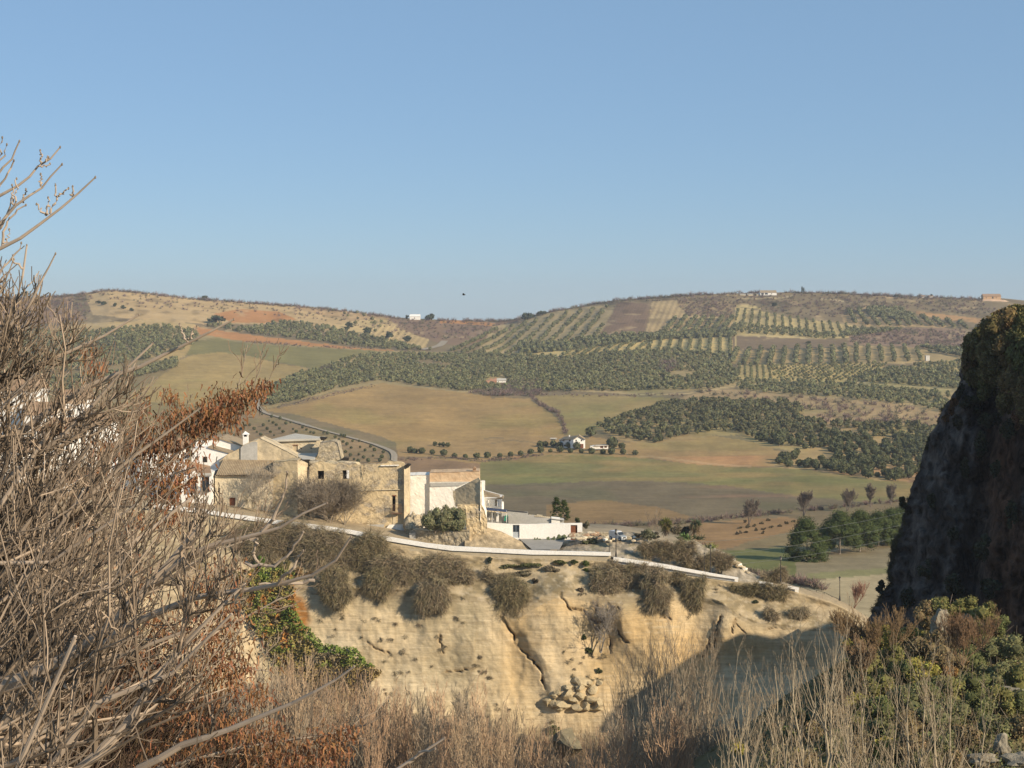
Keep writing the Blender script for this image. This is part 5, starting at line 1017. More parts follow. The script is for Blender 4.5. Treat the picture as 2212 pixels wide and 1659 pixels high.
# ---- street lamps
m_lamp, n, b = newmat('lantern_glass'); b.inputs['Base Color'].default_value = (.28, .27, .22, 1); b.inputs['Roughness'].default_value = .3
def lamp(x, ytop, ybase, D, label, s=None):
    h = (ybase - ytop) * D / FV; s = s or h / 4.6; bs = np.array(P(x, ybase, D)); t = thing('street_lamp', bs, label, 'street lamp', 'iron lantern posts along the path')
    z = lambda v: bs + np.array([0, 0, v])
    put('post', tubes(np.array([[z(0), z(.15 * s), z(.9 * s), z(1.0 * s), z(h - .75 * s), z(h - .7 * s)]]), np.array([[.16, .15, .09, .06, .045, .06]]) * s * 1.2, 8), m_iron, t)
    put('lantern', tubes(np.array([[z(h - .7 * s), z(h - .25 * s)]]), np.array([[.10, .2]]) * s, 6), m_lamp, t); put('cap', tubes(np.array([[z(h - .27 * s), z(h - .2 * s), z(h - .03 * s), z(h)]]), np.array([[.26, .22, .06, .02]]) * s, 6), m_iron, t); put('collar', tubes(np.array([[z(h - .78 * s), z(h - .68 * s)]]), np.array([[.12, .12]]) * s, 6), m_iron, t)
    return t
q = lambda k, x, a, b_: (cc(k, (x, a))[0], cc(k, (x, a))[1], cc(k, (x, b_))[1])
lamp(*q('c8', 460, 622, 935), 300.5, 'tall black lantern post where the two white parapets meet'); lamp(*q('c8', 388, 750, 890), 303, 'short black lantern post just left of the tallest post'); lamp(*q('c8', 1480, 790, 1100), 300.4, 'black lantern post behind the lower parapet beside the thicket')
lamp(*q('c8', 1415, 880, 1080), 302, 'thin black post beside the lantern at the dark thicket'); lamp(*q('r2', 335, 655, 870), 300.5, 'black lantern post against the green field above the parapet end'); lamp(*q('r2', 791, 812, 1000), 301, 'black lantern post on the rounded rock near the tunnel mouth'); lamp(*q('r2', 866, 965, 1040), 303, 'lowest lantern, half hidden behind the rounded rock')
# ---- tunnel mouth and railing
t = thing('tunnel_mouth', P(*cc('r2', (785, 1180)), 291), 'small dark arched tunnel mouth cut in the rounded rock', 'tunnel')
ar = [(762, 1182), (762, 1145), (770, 1125), (785, 1117), (800, 1128), (807, 1150), (808, 1184)]
put('opening', slab([cc('r2', p) for p in ar], 286.6, 2), m_dark, t)
t = thing('iron_railing', P(*cc('r2', (740, 980)), 304), 'thin dark railing stepping down beside the path above the tunnel', 'railing')
rl = [cc('r2', p) for p in ((490, 870), (610, 920), (670, 935), (730, 965), (780, 985))]
for p in rl: put('post', tubes(np.array([[P(p[0], p[1] + 14, 304), P(p[0], p[1], 304)]]), np.array([[.05, .05]]), 4), m_iron, t)
for dy in (0, 6): put('rail', tubes(np.array([[P(p[0], p[1] + dy, 304) for p in rl]]), np.full((1, 5), .035), 4), m_iron, t)
t = thing('iron_railing', P(*cc('r2', (880, 1185)), 292), 'short railing at the tunnel terrace beside the dark crag', 'railing')
rl = [cc('r2', p) for p in ((820, 1150), (848, 1152), (885, 1156), (918, 1160), (950, 1165))]
for p in rl: put('post', tubes(np.array([[P(p[0], p[1] + 9, 289), P(p[0], p[1], 289)]]), np.array([[.05, .05]]), 4), m_iron, t)
put('rail', tubes(np.array([[P(p[0], p[1] + 1, 289) for p in rl]]), np.full((1, 5), .035), 4), m_iron, t)
# ---- overhead wires
for k, (y0, y1) in enumerate(((460, 300), (552, 388), (620, 478))):
    a = np.array(P(*cc('r2', (-900, y0 + 100 + 20 * k)), 330)); b_ = np.array(P(*cc('r2', (1500, y1 - 30)), 300)); pts = []
    for f in np.linspace(0, 1, 24): p = a + (b_ - a) * f; p[2] -= 4 * f * (1 - f) * 2.0; pts.append(p)
    o = mk('power_line', *tubes(np.array([pts]), np.full((1, 24), .028), 4)[:2], mat_noise('wire_metal', (.35, .34, .28), (.45, .44, .36), 1) if k == 0 else bpy.data.materials['wire_metal']); tag(o, ('topmost', 'middle', 'lowest')[k] + ' of the three thin wires crossing in front of the pines', 'power line', 'overhead wires')
# ================================================================ far buildings
def far_house(name, x0, x1, y0, y1, apex, D, label, wm, rm, holes=(), depth=7, gable=False):
    t = thing(name, P((x0 + x1) / 2, y1, D), label, 'house')
    put('wall', facade(x0, x1, y0, y1 + 1, D, holes, depth, step=3, reveal=.5), wm, t)
    for h in holes: put('window', vbox(*h, D + .4, .1), m_glass, t)
    a, b_ = np.array(P(x0 - .8, y0, D - .5)), np.array(P(x1 + .8, y0, D - .5)); r0, r1 = np.array(P(x0, apex, D)) + np.array([0, depth / 2, 0]), np.array(P(x1, apex, D)) + np.array([0, depth / 2, 0])
    o_ = np.array([0, depth + 1, 0]); put('roof', quad3(a, b_, r1, r0, .3), rm, t); put('roof', quad3(r0, r1, b_ + o_, a + o_, .3), rm, t)
    V = np.array([P(x0, y0, D), np.array(P(x0, y0, D)) + [0, depth, 0], r0, P(x1, y0, D), np.array(P(x1, y0, D)) + [0, depth, 0], r1]); put('gable', (V, np.array([(0, 1, 2), (3, 5, 4)])), wm, t); return t
D = 945
t = thing('white_farmhouse', P(1235, 970, D), 'white two-storey farmhouse with gable end and brown door in the valley', 'house')
hol = [bx('c3', 548, 562, 1240, 1256), bx('c3', 597, 610, 1240, 1256), bx('c3', 560, 572, 1280, 1295)]
put('wall', facade(c3((524, 0))[0], c3((632, 0))[0], c3((524, 1245), (632, 1236)), c3((524, 1302), (632, 1310)), (D + 12, D), hol, 6, step=4, reveal=.4), m_white, t)
for h in hol: put('window', vbox(*h, D + 6.5, .1), m_dark, t)
hg = [bx('c3', 647, 658, 1243, 1256), bx('c3', 688, 699, 1243, 1256)]
put('gable_wall', facade(c3((632, 0))[0], c3((722, 0))[0], c3((632, 1236), (676, 1214), (722, 1238)), c3((632, 1312), (722, 1310)), (D, D + 1), hg, 6, step=2, reveal=.4), m_white, t)
for h in hg: put('window', vbox(*h, D + .8, .1), m_dark, t)
put('door', dn('c3', 680, 709, 1276, 1308, D, .2, .2), m_wood, t)
A_, B_ = np.array(P(*c3((520, 1246)), D + 11.5)), np.array(P(*c3((636, 1238)), D - .6)); ap = np.array(P(*c3((676, 1210)), D - .6)); apb = ap + np.array([-24.0, 18, 0]); put('roof', quad3(A_, B_, ap, np.array(P(*c3((560, 1218)), D + 16)), .3), m_tile, t)
put('roof', quad3(ap, np.array(P(*c3((726, 1240)), D)), np.array(P(*c3((726, 1240)), D)) + [0, 12, 0], ap + [0, 12, 0], .3), m_tile, t)
put('chimney', dn('c3', 597, 606, 1208, 1222, D + 8, 0, 1.2), m_white, t)
t = thing('farm_shed', P(*c3((480, 1240)), 960), 'low pale shed roof just left of the white farmhouse', 'shed'); put('wall', dn('c3', 455, 500, 1233, 1246, 960, 0, 4), m_cream, t); put('roof', quad3(P(*c3((450, 1234)), 959), P(*c3((505, 1234)), 959), P(*c3((500, 1228)), 966), P(*c3((455, 1228)), 966), .3), m_roofg, t)
t = thing('farm_shed', P(*c3((830, 1315)), 935), 'low white open shed with dark bays right of the farmhouse', 'shed')
hol = [bx('c3', 838, 862, 1292, 1308), bx('c3', 870, 890, 1292, 1306)]; put('wall', facade(c3((762, 0))[0], c3((900, 0))[0], c3((762, 1296), (800, 1288), (900, 1286)), c3((0, 1316))[1], 935, hol, 5, step=3), m_dirtyw, t)
for h in hol: put('void', vbox(*h, 935.5, .2), m_wood, t)
put('roof', quad3(P(*c3((790, 1290)), 934.5), P(*c3((905, 1288)), 934.5), P(*c3((905, 1278)), 941), P(*c3((800, 1280)), 941), .25), m_tile, t)
def Dg(x, y): return float(Dfar(x, y))
x, y = c2((1305, 315)); far_house('white_cottage', c2((1265, 0))[0], c2((1345, 0))[0], c2((0, 292))[1], c2((0, 318))[1], c2((0, 276))[1], Dg(x, y) - 4, 'tiny white cottage on the skyline dip beside the round tree', m_white, m_white, [bx('c2', 1300, 1306, 300, 310)])
x, y = c2((1970, 800)); t = far_house('field_hut', c2((1938, 0))[0], c2((2008, 0))[0], c2((0, 786))[1], c2((0, 806))[1], c2((0, 770))[1], Dg(x, y) - 4, 'small white hut with pale roof in the olive grove', m_white, m_roofg, [bx('c2', 1946, 1952, 792, 800)])
t = thing('ruined_hut', P(*c2((1890, 815)), Dg(1060, 830) - 3), 'broken reddish brick hut left of the small white hut in the olives', 'ruin'); dd = Dg(1060, 830) - 3
put('wall', facade(c2((1850, 0))[0], c2((1935, 0))[0], c2((1850, 790), (1880, 780), (1890, 762), (1900, 780), (1935, 768)), c2((0, 825))[1], dd, [], 4, rough=.5, step=2, ragged=2, seed=4), mat_noise('red_rubble', (.36, .18, .12), (.52, .32, .22), .3), t); put('side_wall', facade(c2((1850, 0))[0], c2((1862, 0))[0], c2((0, 790))[1], c2((0, 815))[1], (dd + 4, dd), [], 1), m_cream, t)
x, y = c4((240, 128)); D = Dg(x, y) - 6
far_house('farmhouse', c4((178, 0))[0], c4((304, 0))[0], c4((0, 108))[1], c4((0, 126))[1], c4((0, 90))[1], D, 'cream farmhouse with tan roof on the right-hand skyline', m_white, m_tile, [bx('c4', 184, 205, 112, 124), bx('c4', 212, 236, 112, 124), bx('c4', 262, 268, 112, 120)], 12)
for k, (a, b_) in enumerate(((22, 66), (78, 122), (150, 178))): far_house('farm_outbuilding', c4((a, 0))[0], c4((b_, 0))[0], c4((0, 122 - k))[1], c4((0, 138))[1], c4((0, 117 - k))[1], D + 2, ('leftmost', 'middle', 'rightmost')[k] + ' low cream outbuilding left of the skyline farmhouse', m_cream, m_roofg)
x, y = c4((1960, 160)); D = Dg(x, y) - 6
far_house('stone_villa', c4((1898, 0))[0], c4((2035, 0))[0], c4((0, 136))[1], c4((0, 160))[1], c4((0, 118))[1], D, 'brown stone villa on the skyline above the dark crag', mat_noise('ochre_stone', (.40, .26, .14), (.52, .36, .21), .4), m_redt, [bx('c4', 1918, 1924, 143, 152), bx('c4', 1965, 1977, 140, 155), bx('c4', 1995, 2001, 143, 152)], 10)
x = np.linspace(c4((1890, 0))[0], c4((2150, 0))[0], 30); ty = np.interp(x, [p[0] for p in c4((1890, 162), (1960, 158), (2060, 165), (2150, 190))], [p[1] for p in c4((1890, 162), (1960, 158), (2060, 165), (2150, 190))]); by = ty + 9
M = np.stack([PA(x, ty, D + 6), PA(x, ty + .4, D - 3), PA(x, by + 3 * fbm(x / 9, x * 0, 3, 3), D - 20)]); o = mk('earth_bank', M, grid_tris(3, 30), mat_noise('orange_earth', (.50, .33, .20), (.64, .46, .30), .1)); tag(o, kind='structure')
x, y = c4((1470, 635)); D = Dg(x, y); t = thing('pump_house', P(x, y, D), 'small pale grey tower with vertical panels among the far rows', 'tower')
put('wall', dn('c4', 1455, 1484, 596, 638, D, 0, 3), m_grey, t)
for q_ in (1458, 1468, 1477): put('panel', dn('c4', q_, q_ + 5, 598, 634, D, -.1, .1), m_white, t)
put('roof', dn('c4', 1452, 1487, 592, 597, D, -.3, 3.6), m_roofg, t)
for k, (a, lb) in enumerate(((1440, 'tiny pale hut on the skyline left of the villa'), (1500, 'small white hut with bushes on the skyline between farmhouse and villa'))):
    x, y = c4((a, 146)); far_house('hilltop_hut', x - 5, x + 4, y - 3, y, y - 5, Dg(x, y) - 3, lb, m_dirtyw, m_redt)
# a bird high in the sky
bp = np.array(P(*c2((1683, 125)), 260)); t = thing('bird', bp, 'tiny dark bird flying above the dip in the skyline', 'bird')
put('body', blob(bp, (.32, .12, .11), 1, .1, 1, 1), m_iron, t)
for s in (-1, 1): put('wing', (bp + np.array([[.1, 0, 0], [-.15, 0, 0], [-.2, s * .55, .22], [.02, s * .5, .25], [.1, 0, -.03], [-.15, 0, -.03]]), np.array([(0, 1, 2), (0, 2, 3), (4, 2, 5), (4, 3, 2)])), m_iron, t)
# ================================================================ vegetation near the town and gorge
r3, r4, r5, r2, r6, r7 = [(lambda k: (lambda *p: cc(k, *p)))(k) for k in ('r3', 'r4', 'r5', 'r2', 'r6', 'r7')]
_D = VV_cliff[..., 1]; _Yc = HY - VV_cliff[..., 2] * FV / VV_cliff[..., 1]
_xc = xs_cliff
def Dcliff(x, y):
    i = int(np.argmin(np.abs(_xc - x))); return float(np.interp(y, _Yc[NT - 1:NC, i], _D[NT - 1:NC, i]))
def bush_arr(x, y, rx, ry, D, n, size, col, depth=None, droop=0.0, core=True, clumps=14, hue=.1, amt=.35):
    """leafy mass: clumps of small leaves around sub-centres filling the ellipse (picture units) at distance D"""
    k = D / FV; R_ = np.array([rx * k, (depth or rx * k * .8), ry * k]); c0 = np.array(P(x, y, D))
    q = RG.normal(size=(clumps, 3)); q /= np.linalg.norm(q, axis=1, keepdims=True); q *= RG.uniform(.35, .8, (clumps, 1))
    s_ = RG.uniform(.28, .5, clumps); ci = RG.integers(0, clumps, n)
    d = RG.normal(size=(n, 3)); d /= np.linalg.norm(d, axis=1, keepdims=True); d *= RG.uniform(.75, 1.08, (n, 1))
    cen = (q[ci] + d * s_[ci, None]) * R_ + c0
    cl = tinted(col, n, amt, hue) * (RG.uniform(.75, 1.3, clumps)[ci])[:, None]
    parts = [leaves(cen, size * RG.uniform(.6, 1.3, n), cl, 0, 1.4, droop)]
    if core:
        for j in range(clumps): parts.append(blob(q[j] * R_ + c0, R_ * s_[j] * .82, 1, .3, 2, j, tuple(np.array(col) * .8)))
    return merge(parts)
def add(name, arr, mat, label, cat, group=None, parent=None, kind=None):
    o = mk(name, arr[0], arr[1], mat, parent, arr[2] if len(arr) > 2 else None)
    if parent is None: tag(o, label, cat, group, kind)
    return o
m_leaf = mat_vc('leafy_shrub', ((1.5, .25),), .8)
m_twig = mat_vc('dry_twigs', ((2.0, .25),), .9)
# hanging dry thickets: arching stems falling over the brow
def thicket(x, y, rx, ry, D, n, col=(.20, .165, .115), fall=.5, w=.028, ln=1.9):
    k = D / FV; q = RG.normal(size=(n, 3)); q /= np.linalg.norm(q, axis=1, keepdims=True); q *= RG.uniform(0.05, 1, (n, 1)) ** .4
    u = RG.random(n); R_ = np.array([rx * k, min(rx, ry) * k * .42, ry * k]); a = q * R_ + np.array(P(x, y, D)); ks = min(1, R_[0] / 2.5); a[:, 0] += 3.4 * ks * fbm(a[:, 2] / 1.3, a[:, 0] / 1.7, 3, 3); a[:, 2] += 3.8 * ks * fbm(a[:, 0] / 1.2, a[:, 2] / 2.6, 5, 3)
    d = RG.normal(size=(n, 3)) * [1, .6, .8] + q * .35; d[:, 2] -= fall * 1.4 * (.4 + u); d[:, 1] -= .3; d /= np.linalg.norm(d, axis=1, keepdims=True)
    b_ = a + d * ln * RG.uniform(.25, .8, (n, 1)); g = fbm(a[:, 0] / 1.4, a[:, 2] / 1.1, 8, 2)[:, None]; cl = tinted(col, n, .35, .06) * (1 + g * .5)
    m = g[:, 0] > .10; cl[m] = cl[m] * .6 + np.array([.13, .12, .055]) * .4
    parts = [strands(a, b_, w * RG.uniform(.6, 1.4, n), cl, .14)]
    if n > 200:
        for j in range(9):
            qq = RG.normal(size=3); qq /= np.linalg.norm(qq); parts.append(blob(np.array(P(x, y, D)) + qq * R_ * .5 + [0, .5, 0], R_ * .34, 2, .4, 2, j, tuple(np.array(col) * .75)))
    return merge(parts)
TH = [('r3', 350, 160, 130, 110, 0, .2, 'brown dry thicket at the left end under the parapet'), ('r3', 560, 120, 100, 95, 0, .3, 'dry grey-brown bush second from the left under the parapet'), ('r3', 800, 190, 150, 130, 0, .4, 'large dry thicket below the parapet with a long hanging tail'),
      ('r3', 880, 420, 75, 110, -1.5, 1.2, 'hanging grey tail of dry stems over the pale rock face'), ('r3', 1110, 250, 120, 120, 0, .5, 'rounded dry bush hanging in the middle of the cliff brow'), ('r3', 1170, 410, 60, 60, -1, 1.2, 'small hanging tip below the rounded dry bush'),
      ('r3', 1290, 340, 110, 100, 0, .5, 'low dry brush linking two big hanging thickets'), ('r3', 1540, 330, 140, 100, 0, .6, 'broad dry thicket hanging below the rubble wall'), ('r3', 1530, 490, 80, 90, -1.2, 1.3, 'dry stems hanging lowest on the banded rock face'), ('r3', 1680, 350, 100, 80, 0, .5, 'right shoulder of the broad dry thicket'),
      ('r4', 390, 500, 100, 105, -.5, .8, 'round dry bush hanging above the long crack'), ('r4', 330, 390, 100, 60, 0, .3, 'low brown brush above the round hanging bush'), ('r4', 1180, 355, 190, 60, 0, .3, 'long dry thicket under the right-hand parapet'), ('r4', 1040, 420, 75, 75, -.4, .8, 'dry bush drooping at the left of the long thicket'),
      ('r4', 1390, 450, 75, 110, -.8, 1.2, 'long pointed tail of dry stems over the orange rock'), ('r4', 1300, 410, 120, 60, 0, .5, 'dense middle of the dry thicket above the orange rock'), ('r4', 1640, 460, 55, 90, -.6, 1.2, 'narrow hanging thicket at the right of the orange rock'), ('r4', 1560, 410, 60, 50, 0, .6, 'small dry bush between the two right-hand hanging thickets'),
      ('c8', 850, 850, 110, 75, 3.2, .1, 'grey-brown dome of dry brush behind the lower parapet, left one'), ('c8', 1010, 885, 140, 85, 3, .1, 'biggest dome of dry brush behind the lower parapet'), ('c8', 1190, 900, 130, 100, 3, .1, 'dome of dry brush left of the thin black post'), ('c8', 1560, 975, 110, 75, 3.4, .1, 'dark brush right of the lantern behind the parapet'), ('c8', 1400, 1010, 80, 70, 3.2, .1, 'brush at the foot of the thin black post'), ('c8', 1640, 1010, 90, 65, 3.4, .1, 'brush thinning out at the end of the hillock'),
      ('r2', 300, 820, 90, 45, 4, .1, 'reddish brush below the lantern at the parapet end'), ('r2', 60, 900, 90, 40, -.3, .3, 'thin brush under the last white piece of parapet'), ('r2', 260, 930, 110, 50, -.6, .3, 'grey scrub on the rounded rock shoulder'), ('r2', 270, 1110, 45, 55, -1, .6, 'grey bush on the rock left of the tunnel'), ('r2', 490, 1090, 60, 60, -1, .6, 'grey bush on the rock nearest the tunnel')]
for k, x, y, rx, ry, off, fall, lb in TH:
    X_, Y_ = cc(k, (x, y)); s = CR[k][2]; g_ = (k in ('r3', 'r4')); rx *= s * (1.35 if g_ else 1.2); ry *= s * (1.4 if g_ else 1.1); Y_ += ry * .08 * g_
    if off > 1: D = 300 + off
    else: D = min(Dcliff(X_, Y_), Dcliff(X_, Y_ - ry * .5)) - .6 + off * .5
    c_ = (.30, .245, .155) if rnd.random() < .6 else (.26, .215, .125)
    add('dry_thicket', thicket(X_, Y_, rx, ry, D, int(900 + rx * ry * 5.5), c_, fall, .027, 1.1 + min(rx, ry) * .03), m_twig, lb, 'bush')
# leafy patches on the ledges
for k, x, y, rx, ry, col, lb in [('r4', 265, 258, 18, 20, (.05, .06, .03), 'small dark round bush on the pale bank below the parapet'), ('r4', 570, 400, 24, 26, (.10, .08, .05), 'small brown bush on the ledge above the crack'), ('r4', 740, 270, 45, 16, (.08, .09, .03), 'dark green mat of leaves left on the ledge'), ('r4', 830, 272, 30, 16, (.08, .09, .03), 'dark green mat in the middle of the ledge row'),
                                ('r4', 918, 282, 32, 22, (.09, .11, .03), 'brightest green mat on the ledge under the parapet end'), ('r4', 925, 322, 38, 12, (.09, .11, .03), 'flat green mat below the brightest one'), ('r4', 995, 325, 20, 17, (.07, .09, .03), 'little green bush touching the long dry thicket'), ('r4', 400, 300, 90, 18, (.13, .13, .06), 'grey-green low growth left along the ledge'),
                                ('r4', 540, 290, 80, 20, (.12, .125, .05), 'grey-green low growth in the middle of the ledge'), ('r4', 480, 345, 110, 26, (.15, .13, .08), 'grey brush spreading on the sloping ledge'), ('r4', 680, 320, 70, 30, (.16, .135, .09), 'grey brush at the right of the sloping ledge'), ('r3', 375, 270, 40, 70, (.10, .16, .03), 'bright green bush under the left dry thicket'), ('r3', 380, 370, 55, 40, (.12, .18, .03), 'bright green leaves above the rusty streak'),
                                ('r3', 520, 290, 60, 80, (.11, .10, .04), 'dull green brush between the dry bushes'), ('r3', 660, 350, 80, 50, (.17, .11, .05), 'brown leafy brush under the big dry thicket'), ('r4', 905, 775, 14, 18, (.08, .10, .04), 'tiny green tuft in the alcove'), ('r4', 925, 865, 30, 20, (.09, .10, .04), 'green tuft on the alcove scree'),
                                ('r2', 140, 1010, 30, 14, (.09, .10, .05), 'low green clump on the rounded rock'), ('r4', 700, 1400, 45, 40, (.09, .10, .04), 'dark green bush at the foot of the cliff'), ('r4', 880, 460, 40, 18, (.18, .14, .09), 'brown brush above the branching crack'), ('r4', 1005, 1000, 22, 22, (.10, .11, .05), 'small green bush above the boulders')]:
    X_, Y_ = cc(k, (x, y)); s = CR[k][2]; D = Dcliff(X_, Y_) - .3
    add('leafy_bush', bush_arr(X_, Y_, rx * s, ry * s, D, 420, .13, col, max(.5, ry * s * D / FV), 0, True, 9), m_leaf, lb, 'bush')
tw = []     # dry tufts dotted over the rock face
for k, pts in (('r3', [(780, 650), (830, 730), (865, 770), (1065, 775), (1190, 790), (1260, 780), (1330, 790), (1350, 880), (1440, 920), (1215, 935), (1240, 890), (1290, 1005), (1390, 1000), (1090, 650), (1150, 660), (940, 632), (1640, 520), (1750, 520), (1580, 770), (1600, 850), (1840, 970), (1880, 1010), (1010, 495), (1680, 650), (1740, 680), (1285, 685), (1440, 680), (1210, 1120), (1250, 1150), (1520, 965)]),
               ('r4', [(745, 865), (185, 905), (170, 970), (210, 1000), (270, 1040), (290, 1045), (800, 940), (860, 950), (900, 900), (960, 900), (1030, 905), (870, 1010), (950, 1040), (1000, 1060), (840, 1050), (700, 1150), (750, 1180), (830, 1130), (300, 1230), (350, 1250), (400, 1260), (1150, 1140), (1250, 1130), (1350, 1130), (880, 480), (940, 420), (1795, 465), (1600, 640), (640, 1300), (700, 1350), (1700, 420), (1820, 420)])):
    for p in pts:
        for _ in range(rnd.choice((1, 1, 2, 3))):
            X_, Y_ = cc(k, (p[0] + rnd.gauss(0, 16), p[1] + rnd.gauss(0, 7))); D = Dcliff(X_, Y_) - .1; r = rnd.uniform(1.8, 6)
            v = thicket(X_, Y_, r * 1.2, r * .8, D, 45, (.25, .21, .14), .6, .024, .7)
            tw.append((v[0], v[1], v[2]))
add('rock_tufts', merge(tw), m_twig, 'small dry tufts rooted in cracks of the rock face', 'tufts', kind='stuff')
# bushy green and rust cover running down the gully
poly = r3((200, 330), (420, 300), (600, 330), (620, 610), (680, 690), (800, 820), (1000, 840), (1090, 930), (1190, 1010), (1180, 1060), (1070, 1090), (1110, 1200), (900, 1200), (540, 1090), (450, 900), (360, 760), (250, 560))
N_ = 9000; x = RG.uniform(500, 830, N_ * 3); y = RG.uniform(1225, 1520, N_ * 3); m = inpoly(x + 14 * fbm(x / 12, y / 12, 4, 3), y + 10 * fbm(x / 12, y / 12, 6, 3), poly); x, y = x[m][:N_], y[m][:N_]
Dv = np.array([Dcliff(a, b_) for a, b_ in zip(x, y)]) - RG.uniform(0, 1.3, len(x)) - 1.2 * np.maximum(0, fbm(x / 14, y / 12, 14, 3)) * 3
cen = PA(x, y, Dv); g = fbm(x / 22, y / 20, 44, 3); h_ = fbm(x / 15, y / 15, 46, 3)
edge = dline(x, y, r3((560, 620), (680, 700), (800, 830), (1000, 850), (1190, 1010))) < 16
col = np.where((g > .08)[:, None], [.12, .165, .03], np.where((g < -.12)[:, None], [.17, .14, .09], [.18, .15, .045])); col = np.where(((h_ > .14) & (x < 660))[:, None], [.27, .11, .025], col); col = np.where(edge[:, None], [.07, .14, .02], col)
col = np.where(((y > 1440))[:, None], [.17, .125, .05], col)
add('gully_cover', leaves(cen, RG.uniform(.14, .32, len(x)), (col * .75 + np.array([.17, .13, .055]) * .35) * 1.45 * RG.uniform(.8, 1.2, (len(x), 1)), 0, 1.3), m_leaf, 'green, rust and brown creeping growth down the gully at the left of the cliff', 'creepers', kind='stuff')
# ---------------------------------------------------------------- bare tree growth
def levels(Pn, Rn, m, tmin=.25, ang=(.5, .9), lf=(.3, .55), up=.2, curl=.25, jit=.04, rf=.6, rtip=.3, keep=None, bias=None):
    n, K, _ = Pn.shape; ii = np.repeat(np.arange(n), m); N = len(ii); t = RG.uniform(tmin, 1, N) * (K - 1.001); k = t.astype(int); f = (t - k)[:, None]
    p0 = Pn[ii, k] * (1 - f) + Pn[ii, k + 1] * f; T = Pn[ii, k + 1] - Pn[ii, k]; T /= np.linalg.norm(T, axis=1, keepdims=True) + 1e-9
    r0 = Rn[ii, k] * (1 - f[:, 0]) + Rn[ii, k + 1] * f[:, 0]
    L = np.linalg.norm(np.diff(Pn, axis=1), axis=2).sum(1)[ii] * RG.uniform(*lf, N) * (1.15 - .55 * t / (K - 1))
    q = np.cross(T, RG.normal(size=(N, 3))); q /= np.linalg.norm(q, axis=1, keepdims=True); a = RG.uniform(*ang, N)[:, None]
    d = np.cos(a) * T + np.sin(a) * q; d[:, 2] += up
    if bias is not None: d += np.array(bias)
    d /= np.linalg.norm(d, axis=1, keepdims=True)
    s = np.linspace(0, 1, 5)[None, :, None]; out = p0[:, None] + d[:, None] * s * L[:, None, None]
    out[:, :, 2] += curl * (s[..., 0] ** 2) * L[:, None]; w = RG.normal(size=(N, 5, 3)) * jit * L[:, None, None]; w[:, 0] = 0; out += w
    R = np.minimum(r0 * .85, r0 * rf)[:, None] * np.linspace(1, rtip, 5)[None]
    if keep is not None: mk_ = keep(out); out, R = out[mk_], R[mk_]
    return out, R
def bare_tree_arr(h, r, spread=.35, m=(9, 6, 5), col=(.33, .28, .21), up=.5, seed=0, stems=1, sides=(6, 4, 3), ang=(.35, .75), minr=.012, lean=.04):
    tr_ = []
    for s in range(stems):
        b0 = RG.normal(size=3) * [.12, .12, 0] * h * .2 * (stems > 1); top_ = RG.normal(size=3) * [lean, lean, 0] * h + [0, 0, h] + b0 * 4; q = np.linspace(0, 1, 7)[:, None]
        p = b0 + (top_ - b0) * q + RG.normal(size=(7, 3)) * h * .012 * (q > 0) * (q < 1); tr_.append(p)
    Pn = np.array(tr_); Rn = np.tile(r * np.linspace(1, .12, 7), (stems, 1)); parts = [tubes(Pn, Rn, sides[0], np.array(col))]
    lvl = (Pn, Rn); lf = (spread * .8, spread * 1.3)
    for k, mm in enumerate(m):
        lvl = levels(*lvl, mm, .22 if k == 0 else .15, ang, lf if k == 0 else (.3, .6), up * (.6 if k else 1), .18, .04, .55, .35)
        lvl = (lvl[0], np.maximum(lvl[1], minr)); parts.append(tubes(*lvl, sides[min(k + 1, 2)], np.array(col) * RG.uniform(.8, 1.15, (len(lvl[0]), 1))))
    return merge(parts[:1]), merge(parts[1:])
def put_bare(x, ytop, ybase, D, label, cat='tree', name='bare_tree', r=None, group=None, **kw):
    b0 = np.array(P(x, ybase, D)); h = (ybase - ytop) * D / FV; a, b_ = bare_tree_arr(h, r or h * .018, **kw)
    t = thing(name, b0, label, cat, group); mk('trunk', a[0] + b0, a[1], m_twig, t, a[2]); mk('branches', b_[0] + b0, b_[1], m_twig, t, b_[2]); return t
put_bare(*cc('c5', (1790, 830)), cc('c5', (0, 1150))[1], 310.2, 'dense grey leafless bush-like tree in front of the big ruin', spread=.62, m=(16, 9, 7), stems=5, up=.25, ang=(.5, 1.1), col=(.23, .19, .14), lean=.3, minr=.02)
put_bare(*cc('c5', (1600, 860)), cc('c5', (0, 1130))[1], 310, 'smaller grey leafless bush left of the dense one by the ruin', spread=.7, m=(12, 8, 6), stems=4, up=.2, ang=(.5, 1.1), col=(.26, .22, .165), lean=.35, minr=.02)
put_bare(*cc('c5', (1950, 850)), cc('c5', (0, 1150))[1], 310, 'low grey leafless bush right of the dense one by the ruin', spread=.7, m=(12, 8, 6), stems=4, up=.2, ang=(.5, 1.1), col=(.24, .205, .15), lean=.35, minr=.02)
put_bare(*cc('c5', (1000, 690)), cc('c5', (0, 1075))[1], 309, 'small bare tree with spreading branches before the tiled lean-to', spread=.6, m=(12, 7, 5), stems=2, up=.25, ang=(.5, 1.1), col=(.36, .31, .24), lean=.15, minr=.018)
